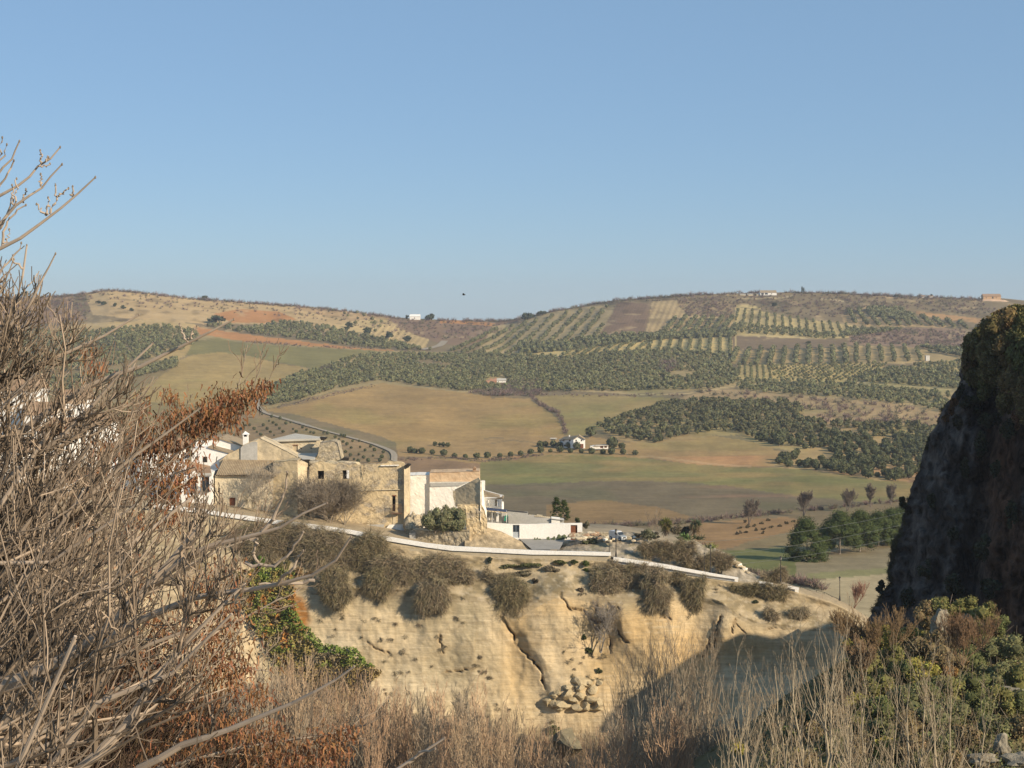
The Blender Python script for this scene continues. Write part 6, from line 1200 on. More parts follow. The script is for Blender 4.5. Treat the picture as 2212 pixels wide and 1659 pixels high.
# olive bush, pine behind the wall, palms and succulents
X_, Y_ = cc('c6', (1040, 1085)); t = thing('olive_bush', P(X_, Y_ + 30, 305), 'big rounded grey-green olive bush between the white building and the gable', 'bush')
for k, (dx, dy, rx, ry) in enumerate(((-26, 6, 24, 24), (0, -2, 26, 28), (26, 0, 24, 26), (-10, 12, 28, 18), (20, 14, 26, 16))): v = bush_arr(X_ + dx, Y_ + dy, rx, ry, 305 + k * .1, 2600, .15, (.19, .19, .10), 1.9, 0, True, 22); mk('crown', v[0], v[1], m_leaf, t, v[2])
for dx in (-20, 0, 22): v = tubes(np.array([[P(X_ + dx, Y_ + 32, 305), P(X_ + dx * .8, Y_ + 8, 305)]]), np.array([[.12, .07]]), 6); mk('stem', v[0], v[1], m_bark, t)
def pine(x, ytop, ybase, D, rx, label, col=(.055, .075, .025), n=5200, trunk_col=None, group=None, seed=0, low=.18):
    h = (ybase - ytop) * D / FV; k = D / FV; b0 = np.array(P(x, ybase, D)); t = thing('pine_tree', b0, label, 'pine', group)
    v = tubes(np.array([[b0, b0 + [.1, 0, h * .4], b0 + [-.1, 0, h * .93]]]), np.array([[h * .022, h * .016, h * .004]]), 7); mk('trunk', v[0], v[1], m_pbark, t)
    nc = 64; f = RG.uniform(0, 1, nc) ** .8; zc = h * (low + (1 - low) * f * .97); wr = rx * k * np.sin(np.clip((1.02 - f) * 1.9 + .15, 0, 1.57)) * (.55 + .45 * np.minimum(1, (1.05 - f) * 2))
    an = RG.uniform(0, 6.28, nc); rr = RG.uniform(.3, .85, nc) ** .7; cc_ = np.stack([np.cos(an) * wr * rr, np.sin(an) * wr * rr, zc], 1); s_ = rx * k * RG.uniform(.20, .34, nc)
    ci = RG.integers(0, nc, n); d = RG.normal(size=(n, 3)); d /= np.linalg.norm(d, axis=1, keepdims=True); c_ = cc_[ci] + d * s_[ci, None] * [1, 1, .75] + b0
    c_ += RG.normal(size=(n, 3)) * s_.mean() * .22; cl = tinted(col, n, .35, .1) * RG.uniform(.7, 1.35, nc)[ci][:, None]; parts = [leaves(c_, h * .010 * RG.uniform(.6, 1.3, n), cl, 0, 2.4)]
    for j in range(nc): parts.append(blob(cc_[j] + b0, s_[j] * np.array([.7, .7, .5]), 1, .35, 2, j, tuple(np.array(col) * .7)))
    v = merge(parts); mk('crown', v[0], v[1], m_leaf, t, v[2])
    v = tubes(np.array([[b0 + [0, 0, z], b0 + np.array(c) * [1, 1, 0] + [0, 0, c[2]]] for z, c in ((c[2] * .85, c) for c in cc_[:14])]), np.full((14, 2), h * .005), 4); mk('limbs', v[0], v[1], m_pbark, t); return t
m_pbark = mat_noise('pine_bark', (.22, .18, .14), (.40, .35, .29), 2, bmp=(12, .5, .03))
pine(cc('c7', (1430, 0))[0], cc('c7', (0, 520))[1], cc('c7', (0, 850))[1], 330, 15, 'dark green conifer, left of a pair, behind the grey block wall', (.045, .065, .02), 2600, low=.05)
pine(cc('c7', (1530, 0))[0], cc('c7', (0, 550))[1], cc('c7', (0, 850))[1], 331, 14, 'dark green conifer, right of a pair, behind the little white shed', (.05, .07, .02), 2600, low=.05)
v = bush_arr(*cc('c7', (1710, 835)), 7, 9, 322, 300, .14, (.08, .09, .04)); add('leafy_bush', v, m_leaf, 'small green bush peeping over the garden wall beside the brown door', 'bush')
v = bush_arr(*cc('c7', (1830, 900)), 8, 9, 318, 300, .14, (.13, .12, .07)); add('leafy_bush', v, m_leaf, 'olive bush just right of the end of the garden wall', 'bush')
for k, (x, xr, y, yb, rx, c_) in enumerate([(535, 0, 380, 690, 33, 0), (790, 0, 325, 640, 36, 0), (945, 0, 325, 620, 30, 0), (1090, 0, 330, 575, 30, 0), (1200, 0, 310, 560, 32, 0), (1290, 0, 285, 540, 30, 0)]):
    X_, y0 = cc('r2', (x, y)); yb_ = cc('r2', (x, yb))[1]; D = float(Dfar(X_, min(yb_, 1215)))
    pine(X_, y0, yb_, D, rx * 1.5, ('leftmost pine of the row, its low branches sweeping the bank', 'tall pine second in the row with a pale trunk', 'pine third in the row with a straight pale trunk', 'fourth pine in the row, leaning into its neighbours', 'fifth pine in the row near the dark crag', 'last pine of the row touching the dark crag')[k], (.07, .092, .03), 11000, low=(.0, .14, .14, .1, .1, .1)[k], seed=k)
for k, (x, y0, yb, lb) in enumerate([(90, 275, 410, 'dark bare riverside tree, leftmost'), (510, 215, 350, 'bare riverside tree above the leftmost pine'), (850, 190, 310, 'bare riverside tree behind the second pine'), (1030, 160, 280, 'bare riverside tree behind the fourth pine'), (1185, 150, 260, 'bare riverside tree nearest the dark crag')]):
    X_, Y0 = cc('r2', (x, y0)); Yb = cc('r2', (x, yb))[1]; put_bare(X_, Y0, Yb, float(Dfar(X_, Yb)), lb + ' beyond the pines', stems=3, spread=.5, m=(12, 8, 5), up=.3, col=(.17, .14, .11), minr=.05, lean=.15, r=.25, sides=(5, 3, 3))
for k, p in enumerate([(90, 430), (130, 430), (140, 462), (205, 455), (200, 485), (260, 440), (330, 430), (378, 410), (435, 395), (15, 445), (20, 482), (65, 478), (80, 440), (190, 410), (0, 490), (240, 385), (60, 400)]):
    X_, Y_ = cc('r2', p); D = float(Dfar(X_, Y_)); b0 = P(X_, Y_ + 2, D); v = bush_arr(X_, Y_ - 2, 5.2, 4.2, D, 150, .22, (.12, .10, .06), None, 0, True, 6); o = add('field_sapling', v, m_leaf, 'low dark sapling in the reddish field left of the pines', 'sapling', 'saplings in the reddish field')
def palm(x, y, yb, D, r, label, col):
    b0 = np.array(P(x, yb, D)); h = (yb - y) * D / FV; t = thing('fan_palm', b0, label, 'palm'); k = D / FV
    v = tubes(np.array([[b0, b0 + [0, 0, h * .6], b0 + [.1, 0, h]]]), np.array([[.3, .28, .3]]), 8); mk('trunk', v[0], v[1], m_bark, t)
    n = 46; a = np.tile(b0 + [0, 0, h], (n, 1)); d = RG.normal(size=(n, 3)); d[:, 2] += .3; d /= np.linalg.norm(d, axis=1, keepdims=True); parts = []
    for i in range(n):
        tip = a[i] + d[i] * r * k * RG.uniform(.7, 1.05); m_ = 11; e = tip + RG.normal(size=(m_, 3)) * r * k * .28; e[:, 2] -= r * k * .12; parts.append(strands(np.tile(a[i] + (tip - a[i]) * .55, (m_, 1)), e, .05, tinted(col, m_, .3, .1), .05))
    v = merge(parts); mk('fronds', v[0], v[1], m_leaf, t, v[2]); n2 = 260; a = b0 + [0, 0, h * .8] + RG.normal(size=(n2, 3)) * [.4, .4, .6]; v = strands(a, a + RG.normal(size=(n2, 3)) * [.5, .5, .1] - [0, 0, .8], .04, tinted((.15, .11, .06), n2, .3), .1); mk('dead_skirt', v[0], v[1], m_twig, t, v[2])
palm(*cc('c8', (1000, 565)), cc('c8', (0, 700))[1], 318, 15, 'yellow-green fan palm with dead brown fronds on the hillock', (.15, .15, .045)); palm(*cc('c8', (1312, 570)), cc('c8', (0, 700))[1], 316, 11, 'grey-green fan palm right of the yellow one', (.09, .12, .06))
def agave(x, y, D, r, label, col, n=46, name='agave'):
    k = D / FV; c0 = np.array(P(x, y, D)); d = RG.normal(size=(n, 3)); d[:, 2] = np.abs(d[:, 2]) + .25; d /= np.linalg.norm(d, axis=1, keepdims=True); o_ = RG.normal(size=(n, 3)) * [r * k * .35, .3, .1]
    add(name, strands(c0 + o_, c0 + o_ + d * r * k * RG.uniform(.6, 1.1, (n, 1)), .11, tinted(col, n, .3, .1), .04), m_leaf, label, 'succulent')
for q in [(1215, 745, 17, 'bright green agave clump on the hillock left of the dry brush', (.12, .18, .06), 90), (1360, 735, 13, 'grey-green agave right of the bright clump', (.12, .13, .07), 40), (1490, 830, 13, 'yellow-green agave beside the lantern', (.17, .19, .06), 50), (1165, 720, 11, 'small agave at the left of the bright clump', (.12, .17, .06), 40)]: agave(*cc('c8', q[:2]), 309, q[2], q[3], q[4], q[5])
def cactus(x, y, D, s, label, n=7):
    b0 = np.array(P(x, y, D)); t = thing('prickly_pear', b0, label, 'cactus')
    for i in range(n):
        an = rnd.uniform(-.9, .9); L = s * rnd.uniform(.3, 1.0) * (i / n * .7 + .3); c_ = b0 + np.array([math.sin(an) * L * 1.3, rnd.uniform(-.15, .15), L * math.cos(an)]); v = blob(c_, (s * .26, s * .08, s * .33), 1, .12, 1, i); mk('pad', v[0], v[1], m_cact, t)
m_cact = mat_noise('cactus_skin', (.09, .11, .06), (.14, .16, .08), 3)
for q in [(1142, 1104, 1.1, 'leftmost prickly pear clump before the garden wall'), (1202, 1104, .9, 'second prickly pear clump before the garden wall'), (1325, 1104, 1.3, 'low prickly pear left of the tall one by the wall'), (1400, 1102, 1.6, 'broad prickly pear by the garden wall'), (1465, 1098, 2.6, 'tallest prickly pear before the garden wall'), (1565, 1075, .9, 'small prickly pear beside the brown door')]: cactus(*cc('c7', q[:2]), 311, q[2] * .6, q[3])
for k, (x, y, rx, ry, D, c_, lb) in enumerate([(820, 680, 18, 14, 309, (.15, .15, .09), 'grey-green shrub left of the yellow palm'), (880, 690, 12, 7, 312, (.10, .09, .06), 'dark low shrub under the yellow palm'), (700, 700, 14, 7, 312, (.14, .12, .08), 'brown shrub right of the parked van'), (1100, 640, 14, 12, 315, (.13, .11, .07), 'brown-green shrub between the two palms'), (1210, 640, 12, 10, 317, (.08, .08, .05), 'dark shrub touching the grey palm'), (180, 770, 18, 8, 309, (.12, .13, .07), 'low green growth on the rough ground left of the van'), (120, 740, 16, 6, 311, (.14, .13, .08), 'low dry growth beside the tile rubble')]):
    add('leafy_bush', bush_arr(*cc('c8', (x, y)), rx, ry, D, 700, .15, c_, None, 0, True, 10), m_leaf, lb, 'bush')
put_bare(*cc('c8', (880, 490)), cc('c8', (0, 740))[1], 312, 'thin bare tree rising left of the yellow palm', stems=3, spread=.4, m=(7, 5), col=(.26, .21, .15), lean=.15, minr=.02)
put_bare(*cc('c5', (960, 890)), cc('c5', (0, 1010))[1], 309.5, 'low scrub before the cream wall of the ruin', stems=4, spread=.6, m=(8, 5), col=(.30, .25, .17), lean=.3, minr=.02)
put_bare(*cc('r2', (905, 925)), cc('r2', (0, 1060))[1], 305, 'reddish bare shrub behind the rounded rock', stems=5, spread=.6, m=(9, 6), col=(.30, .17, .12), lean=.4, minr=.025)
# scattered stones on the rough ground
for i in range(40):
    X_, Y_ = cc('c8', (rnd.uniform(20, 760), rnd.uniform(700, 760))) if i < 16 else cc('c8', (rnd.uniform(1690, 1900), 0)); Y_ = Y_ if i < 16 else 1017.5 + .2 * (950 + (X_ - cc('c8', (1690, 0))[0]) / .2 * .68 + rnd.uniform(-10, 30)); D = 311 - (Y_ - 1155) * .15 if i < 16 else 305; r = rnd.uniform(.25, .7)
    v = blob(P(X_, Y_, D), (r * 1.3, r, r * .7), 1, .35, 2, i); o = mk('rock', v[0], v[1], (m_cream, m_dirtyw, m_ruin2)[i % 3]); tag(o, 'pale loose rock on the rough ground of the hillock', 'rock', 'loose rocks on the hillock')
# boulders at the foot of the cliff
BL = [(890, 1075, 55, 40), (860, 1110, 40, 30), (920, 1100, 42, 36), (790, 1165, 30, 34), (940, 1130, 50, 45), (870, 1180, 36, 32), (830, 1200, 30, 34), (700, 1180, 28, 26), (690, 1210, 36, 42), (660, 1215, 28, 26), (760, 1225, 50, 34), (960, 1190, 44, 40), (905, 1235, 44, 34), (1000, 1220, 40, 40), (860, 1250, 40, 30), (1010, 1080, 26, 24), (790, 1110, 24, 18), (745, 1260, 34, 26), (980, 1260, 38, 30), (720, 1150, 22, 18)]
m_bould = mat_noise('pale_boulder', (.36, .29, .17), (.52, .43, .27), .4, bmp=(1.5, .8, .3))
for i, (x, y, rx, ry) in enumerate(BL):
    X_, Y_ = cc('r4', (x, y)); D = Dcliff(X_, min(Y_, 1560)) - .5; k = D / FV * .32
    v = chunk(P(X_, Y_, D + .62 * ry * k), (rx * k * RG.uniform(.8, 1.3), (rx + ry) * .6 * k, ry * k * RG.uniform(.75, 1.2)), i + 3); o = mk('boulder', v[0], v[1], m_bould)
    tag(o, 'pale angular boulder in the rockfall at the foot of the cliff', 'boulder', 'boulders at the foot of the cliff')
v = chunk(P(*cc('r4', (800, 1500)), 270), (2.8, 3, 2.4), 40, 9); o = mk('boulder', v[0], v[1], mat_noise('mossy_rock', (.15, .13, .08), (.26, .22, .14), .5, bmp=(1.5, .8, .3))); tag(o, 'large mossy grey boulder low in the thicket below the rockfall', 'boulder')
X_, Y_ = cc('r4', (1000, 640)); put_bare(*cc('r4', (1010, 640)), cc('r4', (0, 880))[1], Dcliff(*cc('r4', (1010, 860))) - 1.5, 'small grey bare tree growing in the alcove of the cliff', stems=4, spread=.6, m=(10, 8, 5), col=(.27, .24, .20), lean=.3, minr=.02, ang=(.6, 1.2))
# skyline and hill trees standing apart
def far_tree(x, y, rx, ry, label, col=(.06, .075, .04), D=None, n=260):
    D = D or float(Dfar(x, max(y + ry, pl(x, RIDGE) + 1))); k = D / FV; b0 = P(x, y + ry, D); t = thing('round_tree', b0, label, 'tree'); v = bush_arr(x, y, rx, ry, D, n, rx * k * .16, col, rx * k, 0, True, 9); mk('crown', v[0], v[1], m_leaf, t, v[2])
    v = tubes(np.array([[P(x, y + ry + 1, D), P(x, y, D)]]), np.array([[rx * k * .12, rx * k * .08]]), 5); mk('trunk', v[0], v[1], m_bark, t)
for q in [(*c2((1420, 298)), 12, 6.8, 'dark round tree on the skyline right of the tiny cottage'), (*c3((270, 290)), 15.5, 8.5, 'large dark round tree on the rising skyline left'), (*c3((392, 265)), 11, 5, 'low dark tree next to the large round one on the skyline'), (*c2((1245, 297)), 5, 4, 'small tree left of the tiny skyline cottage'),
          (*cc('c1', (1665, 412)), 19, 8, 'wide dark oak on the orange slope at left'), (*c2((940, 397)), 10, 8, 'dark tree alone on the cream slope'), (*c2((1095, 437)), 11, 9, 'dark tree lower on the cream striped slope'), (*c2((1250, 466)), 11, 7, 'dark tree at the foot of the cream striped slope'), (*c2((800, 355)), 9, 6, 'small dark tree upper left on the cream slope'), (*c2((780, 385)), 7, 5, 'bush below the small dark tree on the cream slope'),
          (*cc('c1', (800, 285)), 7, 4, 'olive tree on the yellow slope top left, first'), (*cc('c1', (890, 297)), 6, 4, 'olive tree on the yellow slope top left, second'), (*cc('c1', (950, 315)), 6, 4, 'olive tree on the yellow slope top left, third'), (*cc('c1', (1015, 332)), 6, 4, 'olive tree on the yellow slope top left, fourth'), (*cc('c1', (760, 275)), 6, 4, 'olive tree on the yellow slope top left, highest'), (*cc('c1', (1570, 240)), 9, 4, 'dark tree on the left skyline'),
          (*cc('c1', (190, 215)), 12, 5, 'dark tree on the skyline at the far left'), (*cc('c4', (1225, 132)), 5, 4, 'small dark tree on the right-hand skyline'), (*cc('c4', (1495, 132)), 5, 3.5, 'small tree by the skyline huts'), (*cc('c4', (550, 490)), 6, 3, 'low bush alone in the brown strip'), (*cc('c4', (290, 200)), 9, 4, 'grey-green bush below the skyline farmhouse')]:
    far_tree(q[0], q[1], q[2], q[3], q[4])
for k, p in enumerate(((500, 85), (513, 88))):
    X_, Y_ = cc('c4', p); D = float(Dfar(X_, pl(X_, RIDGE) + 1)) - 5; v = blob(P(X_, Y_, D), (1.1, 1.1, 5 - k), 2, .15, 2, k, (.035, .045, .025)); o = mk('cypress', v[0], v[1], m_leaf, None, v[2]); tag(o, ('taller', 'shorter')[k] + ' of two slim cypresses on the right-hand skyline', 'cypress')
# ================================================================ wooded slope and crag vegetation on the right
def poly_slope_spot(x, v, up=0.0):
    p = slope_pt(x, v); return p[0], p[1], p[2] + up
SH = {'g': (.18, .172, .058), 'd': (.12, .13, .048), 'y': (.27, .24, .06), 'b': (.21, .16, .08), 'o': (.25, .14, .05), 'k': (.155, .155, .07)}
SN = {'g': 'olive-green', 'd': 'dark green', 'y': 'yellow-green', 'b': 'brown', 'o': 'rusty orange', 'k': 'grey-green'}
spots = []
for x, y, r, c in [(1905, 1375, 34, 'y'), (1860, 1400, 36, 'y'), (1880, 1440, 42, 'g'), (1930, 1420, 36, 'g'), (1960, 1370, 30, 'y'), (2000, 1330, 36, 'b'), (2040, 1315, 34, 'g'), (2085, 1320, 38, 'g'), (2130, 1330, 34, 'g'), (2150, 1355, 34, 'd'), (2100, 1370, 40, 'g'), (2030, 1390, 36, 'b'), (2090, 1350, 20, 'o'), (1990, 1400, 34, 'b'), (1835, 1450, 34, 'g'),
                   (1860, 1480, 40, 'k'), (1900, 1490, 40, 'g'), (1945, 1460, 42, 'd'), (1990, 1450, 40, 'y'), (2040, 1430, 40, 'b'), (2090, 1420, 40, 'd'), (2140, 1400, 40, 'k'), (2190, 1410, 40, 'k'), (2048, 1450, 20, 'o'), (1820, 1490, 26, 'k'), (1850, 1520, 34, 'y'), (1900, 1535, 40, 'd'), (1950, 1510, 42, 'k'), (2000, 1500, 42, 'd'),
                   (2050, 1490, 42, 'g'), (2100, 1480, 40, 'd'), (2150, 1460, 42, 'k'), (2200, 1460, 42, 'g'), (1800, 1545, 34, 'b'), (1850, 1565, 34, 'g'), (1900, 1580, 36, 'k'), (1960, 1560, 40, 'b'), (2010, 1550, 40, 'k'), (2060, 1540, 40, 'k'), (2110, 1530, 40, 'd'), (2160, 1515, 40, 'g'), (2205, 1520, 36, 'd'), (1760, 1580, 30, 'b'), (1800, 1600, 34, 'k'), (1860, 1620, 34, 'b'),
                   (1920, 1620, 34, 'y'), (1970, 1610, 36, 'b'), (2030, 1600, 34, 'k'), (2090, 1590, 34, 'b'), (2150, 1570, 34, 'k'), (2200, 1570, 34, 'b'), (1740, 1640, 30, 'b'), (1990, 1645, 30, 'k'), (2060, 1640, 26, 'b'), (1590, 1610, 16, 'y'), (1720, 1630, 20, 'y'), (1700, 1590, 24, 'd'), (1730, 1555, 24, 'd')]:
    spots.append((x, y, r, c))
def slope_v(x, y):
    vs = np.linspace(0, 1, 60); P_ = slope_f(np.full((60, 1), float(x)), vs[:, None])[:, 0]; yy = HY - P_[:, 2] * FV / P_[:, 1]; return float(np.interp(y, yy, vs))
place_words = ['at the top of the slope', 'on the upper slope', 'midway down the slope', 'low on the slope']
for k, (x, y, r, c) in enumerate(spots):
    v_ = slope_v(x, y + r * .5); p = slope_pt(x, v_); D = float(p[1]) - 1.0
    nb = min((s for s in spots if s[:2] != (x, y)), key=lambda s: math.hypot(s[0] - x, s[1] - y))
    lb = '%s %s shrub %s, a %s one to its %s' % ('large' if r >= 40 else 'broad' if r >= 36 else 'rounded' if r > 30 else 'small', SN[c], place_words[min(3, max(0, int((y - 1310) / 85)))], SN[nb[3]], 'left' if nb[0] < x else 'right')
    a = bush_arr(x, y, r * 1.05, r * .85, D, 1900, .095, SH[c], r * D / FV, 0, True, 18, .12, .3)
    t = thing('slope_shrub', p, lb, 'bush', 'shrubs on the wooded slope'); mk('foliage', a[0], a[1], m_leaf, t, a[2])
    n_ = 10; s0 = np.tile(p, (n_, 1)) + RG.normal(size=(n_, 3)) * .15; e = np.array(P(x, y, D)) + RG.normal(size=(n_, 3)) * r * D / FV * .6; v = tubes(np.stack([s0, (s0 + e) / 2 + RG.normal(size=(n_, 3)) * .1, e], 1), np.tile([.05, .035, .015], (n_, 1)), 4); mk('stems', v[0], v[1], m_bark, t)
# low growth between the shrubs
n = 15000; x = RG.uniform(1640, 2230, n); v_ = RG.uniform(0.02, 1.1, n); p = slope_f(x[None], v_[None])[0]; cl = np.array([[.16, .155, .06], [.19, .145, .075], [.11, .125, .05]])[RG.integers(0, 3, n)] * RG.uniform(.7, 1.3, (n, 1))
add('ground_cover', leaves(p + RG.uniform(0, .5, (n, 1)) * [0, -.3, 1], RG.uniform(.06, .15, n), cl), m_leaf, 'low tangled growth covering the slope between the shrubs', 'ground cover', kind='stuff')
m_out = mat_noise('pale_outcrop', (.17, .15, .11), (.34, .30, .22), .9, bmp=(2.5, .9, .2))
for k, (x, y, rx, ry, lb) in enumerate([(2030, 1365, 17, 36, 'tall pale rock slab at the left of the outcrop on the slope'), (2060, 1378, 22, 22, 'pale rock in the middle of the outcrop, under brown brush'), (2088, 1345, 15, 18, 'pale rock at the upper right of the outcrop'), (2038, 1325, 10, 9, 'small pale rock on top of the outcrop'), (2115, 1352, 13, 10, 'pale rock at the right of the outcrop among green shrubs'), (2180, 1500, 36, 14, 'long pale rock ledge near the right edge'), (2150, 1520, 26, 10, 'low rock left of the long ledge at the right'),
                                       (2165, 1620, 16, 30, 'pale pillar rock at the bottom right'), (2200, 1565, 20, 8, 'flat pale rock above the pillar rock'), (1585, 1580, 11, 24, 'narrow pale rock in the gorge between bare trees'), (2205, 1645, 40, 20, 'pale bare rock in the bottom right corner'), (2120, 1640, 30, 12, 'low pale rock left of the pillar rock')]):
    D = float(slope_pt(max(x, 1620), slope_v(max(x, 1620), y))[1]) - 2.2; kk_ = D / FV; v = blob(P(x, y, D), (rx * kk_ * 1.1, rx * kk_ * .9, ry * kk_ * 1.1), 3, .5, 1.8, k + 11); o = mk('outcrop_rock', v[0], v[1], m_out); tag(o, lb, 'rock')
put_bare(*cc('r5', (1200, 560)), cc('r5', (0, 790))[1], 148, 'rounded brown bare shrub at the foot of the dark crag', stems=6, spread=.6, m=(12, 8, 6), col=(.22, .15, .08), lean=.4, minr=.014, name='bare_shrub'); put_bare(*cc('r5', (1120, 700)), cc('r5', (0, 860))[1], 140, 'low brown bare shrub below the rounded one at the crag foot', stems=6, spread=.6, m=(12, 8, 5), col=(.24, .16, .09), lean=.5, minr=.014, name='bare_shrub')
put_bare(*cc('r5', (1790, 560)), cc('r5', (0, 760))[1], 136, 'reddish bare shrub in the middle of the wooded slope', stems=6, spread=.6, m=(12, 8, 5), col=(.22, .14, .08), lean=.4, minr=.013, name='bare_shrub')
# foliage crowning the crag
def Dcrag(x, y):
    e = float(pl(y, EDGE)); tt = np.clip((x - e) / (2560 - e), 0, 1); return 196 - 45 * tt ** .85
CG = [(2115, 705, 34, 30), (2150, 690, 36, 36), (2190, 680, 40, 38), (2215, 700, 40, 50), (2110, 740, 30, 34), (2095, 770, 22, 34), (2100, 800, 26, 32), (2140, 750, 40, 40), (2180, 745, 40, 46), (2210, 770, 36, 50), (2150, 800, 36, 34), (2190, 830, 34, 46), (2130, 835, 26, 26), (2175, 870, 22, 36), (2160, 660, 20, 14), (2200, 650, 30, 18), (2110, 815, 22, 20), (2210, 860, 24, 60)]
for k, (x, y, rx, ry) in enumerate(CG):
    y += 24 * smooth(800, 700, y)
    D = Dcrag(x, y) - 1.8 - (k % 3) * .6; a = bush_arr(x, y, rx, ry, D, 2600, .15, ((.12, .115, .045), (.14, .115, .05), (.165, .12, .055))[k % 3], rx * D / FV * .7, .25, True, 20, .12, .35)
    lb = 'ivy mass %s of the crag, %s' % (('high on the crown', 'in the middle of the crown', 'low on the crown')[min(2, int((y - 640) / 80))], ('leftmost', 'left of centre', 'right of centre', 'at the picture edge')[min(3, int((x - 2090) / 32))])
    add('ivy_clump', a, m_leaf, lb, 'ivy', 'ivy hanging over the crag top')
for k, (x, y, rx, ry) in enumerate([(2140, 905, 26, 20), (2175, 930, 22, 26), (2120, 960, 14, 30), (2085, 1010, 12, 22), (2150, 1010, 12, 20), (2010, 1080, 10, 14), (2060, 1150, 14, 20), (2120, 1180, 22, 30), (2185, 1110, 14, 30), (2000, 1230, 16, 22), (2060, 1270, 24, 26), (2140, 1270, 30, 22), (1960, 1290, 18, 20)]):
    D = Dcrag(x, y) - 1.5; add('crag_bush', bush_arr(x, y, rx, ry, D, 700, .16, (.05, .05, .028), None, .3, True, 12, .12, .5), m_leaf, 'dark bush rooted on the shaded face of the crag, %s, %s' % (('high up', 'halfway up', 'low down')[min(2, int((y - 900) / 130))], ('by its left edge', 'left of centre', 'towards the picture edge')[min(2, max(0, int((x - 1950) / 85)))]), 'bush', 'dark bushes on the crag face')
for k, (x, y, rx, ry, c_) in enumerate([(2062, 880, 18, 22, (.13, .07, .035)), (2080, 850, 20, 22, (.05, .05, .03)), (2045, 905, 10, 8, (.14, .08, .04)), (2070, 910, 14, 16, (.06, .05, .03)), (1950, 1085, 8, 14, (.06, .06, .03)), (1905, 1270, 12, 14, (.05, .05, .03)), (2200, 900, 14, 26, (.16, .09, .05)), (2100, 870, 30, 22, (.045, .045, .025))]):
    D = Dcrag(x, y) - 1.0; a = bush_arr(x, y, rx, ry, D, 900, .13, c_, None, .2, True, 10); add('crag_bush', a, m_leaf, 'small bush clinging to the crag edge, %s from the top' % ('second', 'first', 'third', 'fourth', 'seventh', 'eighth', 'fifth', 'sixth')[k], 'bush')
tw = []
for i in range(130):
    y = rnd.uniform(870, 1330); e = float(pl(y, EDGE)); D = Dcrag(e, y); r = rnd.uniform(2, 6); v = thicket(e + rnd.uniform(-1, 9), y, r, r, D - .4, 50, (.10, .085, .05), .2, .022, .6); tw.append(v)
add('crag_tufts', merge(tw), m_twig, 'dry tufts along the edge of the crag', 'tufts', kind='stuff')
# ================================================================ bare trees in the gorge
def fan_tree(h, r, col, m1=16, seed=0, ang=(.25, .5), spr=.42):
    q = np.linspace(0, 1, 9)[:, None]; top_ = np.array([RG.normal() * .05 * h, RG.normal() * .05 * h, h]); p = top_ * q + RG.normal(size=(9, 3)) * h * .009 * (q > 0); R0 = r * np.linspace(1, .14, 9)
    parts = [tubes(p[None], R0[None], 7, np.array(col))]
    l1 = levels(p[None], R0[None], m1, .18, ang, (spr * .7, spr * 1.2), .35, .35, .03, .6, .3); l1 = (l1[0], np.maximum(l1[1], r * .08))
    l2 = levels(*l1, 4, .2, (.4, .8), (.22, .45), .35, .3, .05, .6, .4); l2 = (l2[0], np.maximum(l2[1], r * .055))
    l3 = levels(*l2, 2, .3, (.4, .9), (.2, .4), .3, .2, .05, .7, .5); l3 = (l3[0], np.maximum(l3[1], r * .05))
    dk = np.array(col) * [.78, .68, .62]
    return parts[0], merge([tubes(*l1, 5, np.array(col) * .97), tubes(*l2, 4, (np.array(col) + dk) / 2), tubes(*l3, 3, dk)])
PO = [(750, 620, 98, 'tall pale bare poplar, second highest of the lower right group'), (922, 585, 96, 'tallest pale bare poplar of the lower right group'), (862, 690, 104, 'pale bare poplar left of the tallest one'), (660, 760, 100, 'pale bare poplar left of the second highest one'), (198, 985, 92, 'slim pale poplar at the left of the lower right group'), (355, 955, 96, 'pale poplar with forked crown near the narrow rock'), (500, 990, 100, 'curving pale poplar in the middle of the left pair'),
      (590, 975, 108, 'slender poplar behind the curving one'), (1158, 750, 106, 'pale poplar against the yellow-green shrubs'), (1290, 880, 104, 'pale poplar right of the one by the yellow-green shrubs'), (1410, 910, 98, 'pale poplar in the middle of the right-hand group'), (1510, 830, 104, 'tallest poplar of the right-hand group'), (1600, 930, 98, 'pale poplar right of the tallest in the right-hand group'),
      (1650, 945, 104, 'slim poplar near the right end of the group'), (1735, 990, 98, 'second last poplar to the right'), (1830, 1060, 100, 'last small poplar to the right'), (1000, 640, 108, 'thin poplar just right of the tallest one'), (985, 1020, 90, 'forked poplar low between the tall ones'), (440, 1080, 90, 'low poplar between the forked and curving ones'), (1080, 1000, 92, 'spreading bare poplar low in the middle'), (270, 1110, 88, 'small bare tree above the yellow bush')]
for k, (x, y, D, lb) in enumerate(PO):
    X_, Y_ = cc('r5', (x, y)); zt = (HY - Y_) * D / FV; h = rnd.uniform(11, 14); b0 = np.array([(X_ - CX) * D / FV + rnd.uniform(-.5, .5), D, zt - h]); a, b_ = fan_tree(h, .12, (.40, .33, .22), 15, k, (.35, .75), .30); sh = np.array([(X_ - CX) * D / FV, D, zt]) - (b0 + a[0][-1]); sh[2] = 0
    t = thing('bare_poplar', b0, lb, 'tree', 'bare poplars in the gorge'); mk('trunk', a[0] + b0, a[1], m_twig, t, a[2]); mk('branches', b_[0] + b0, b_[1], m_twig, t, b_[2])
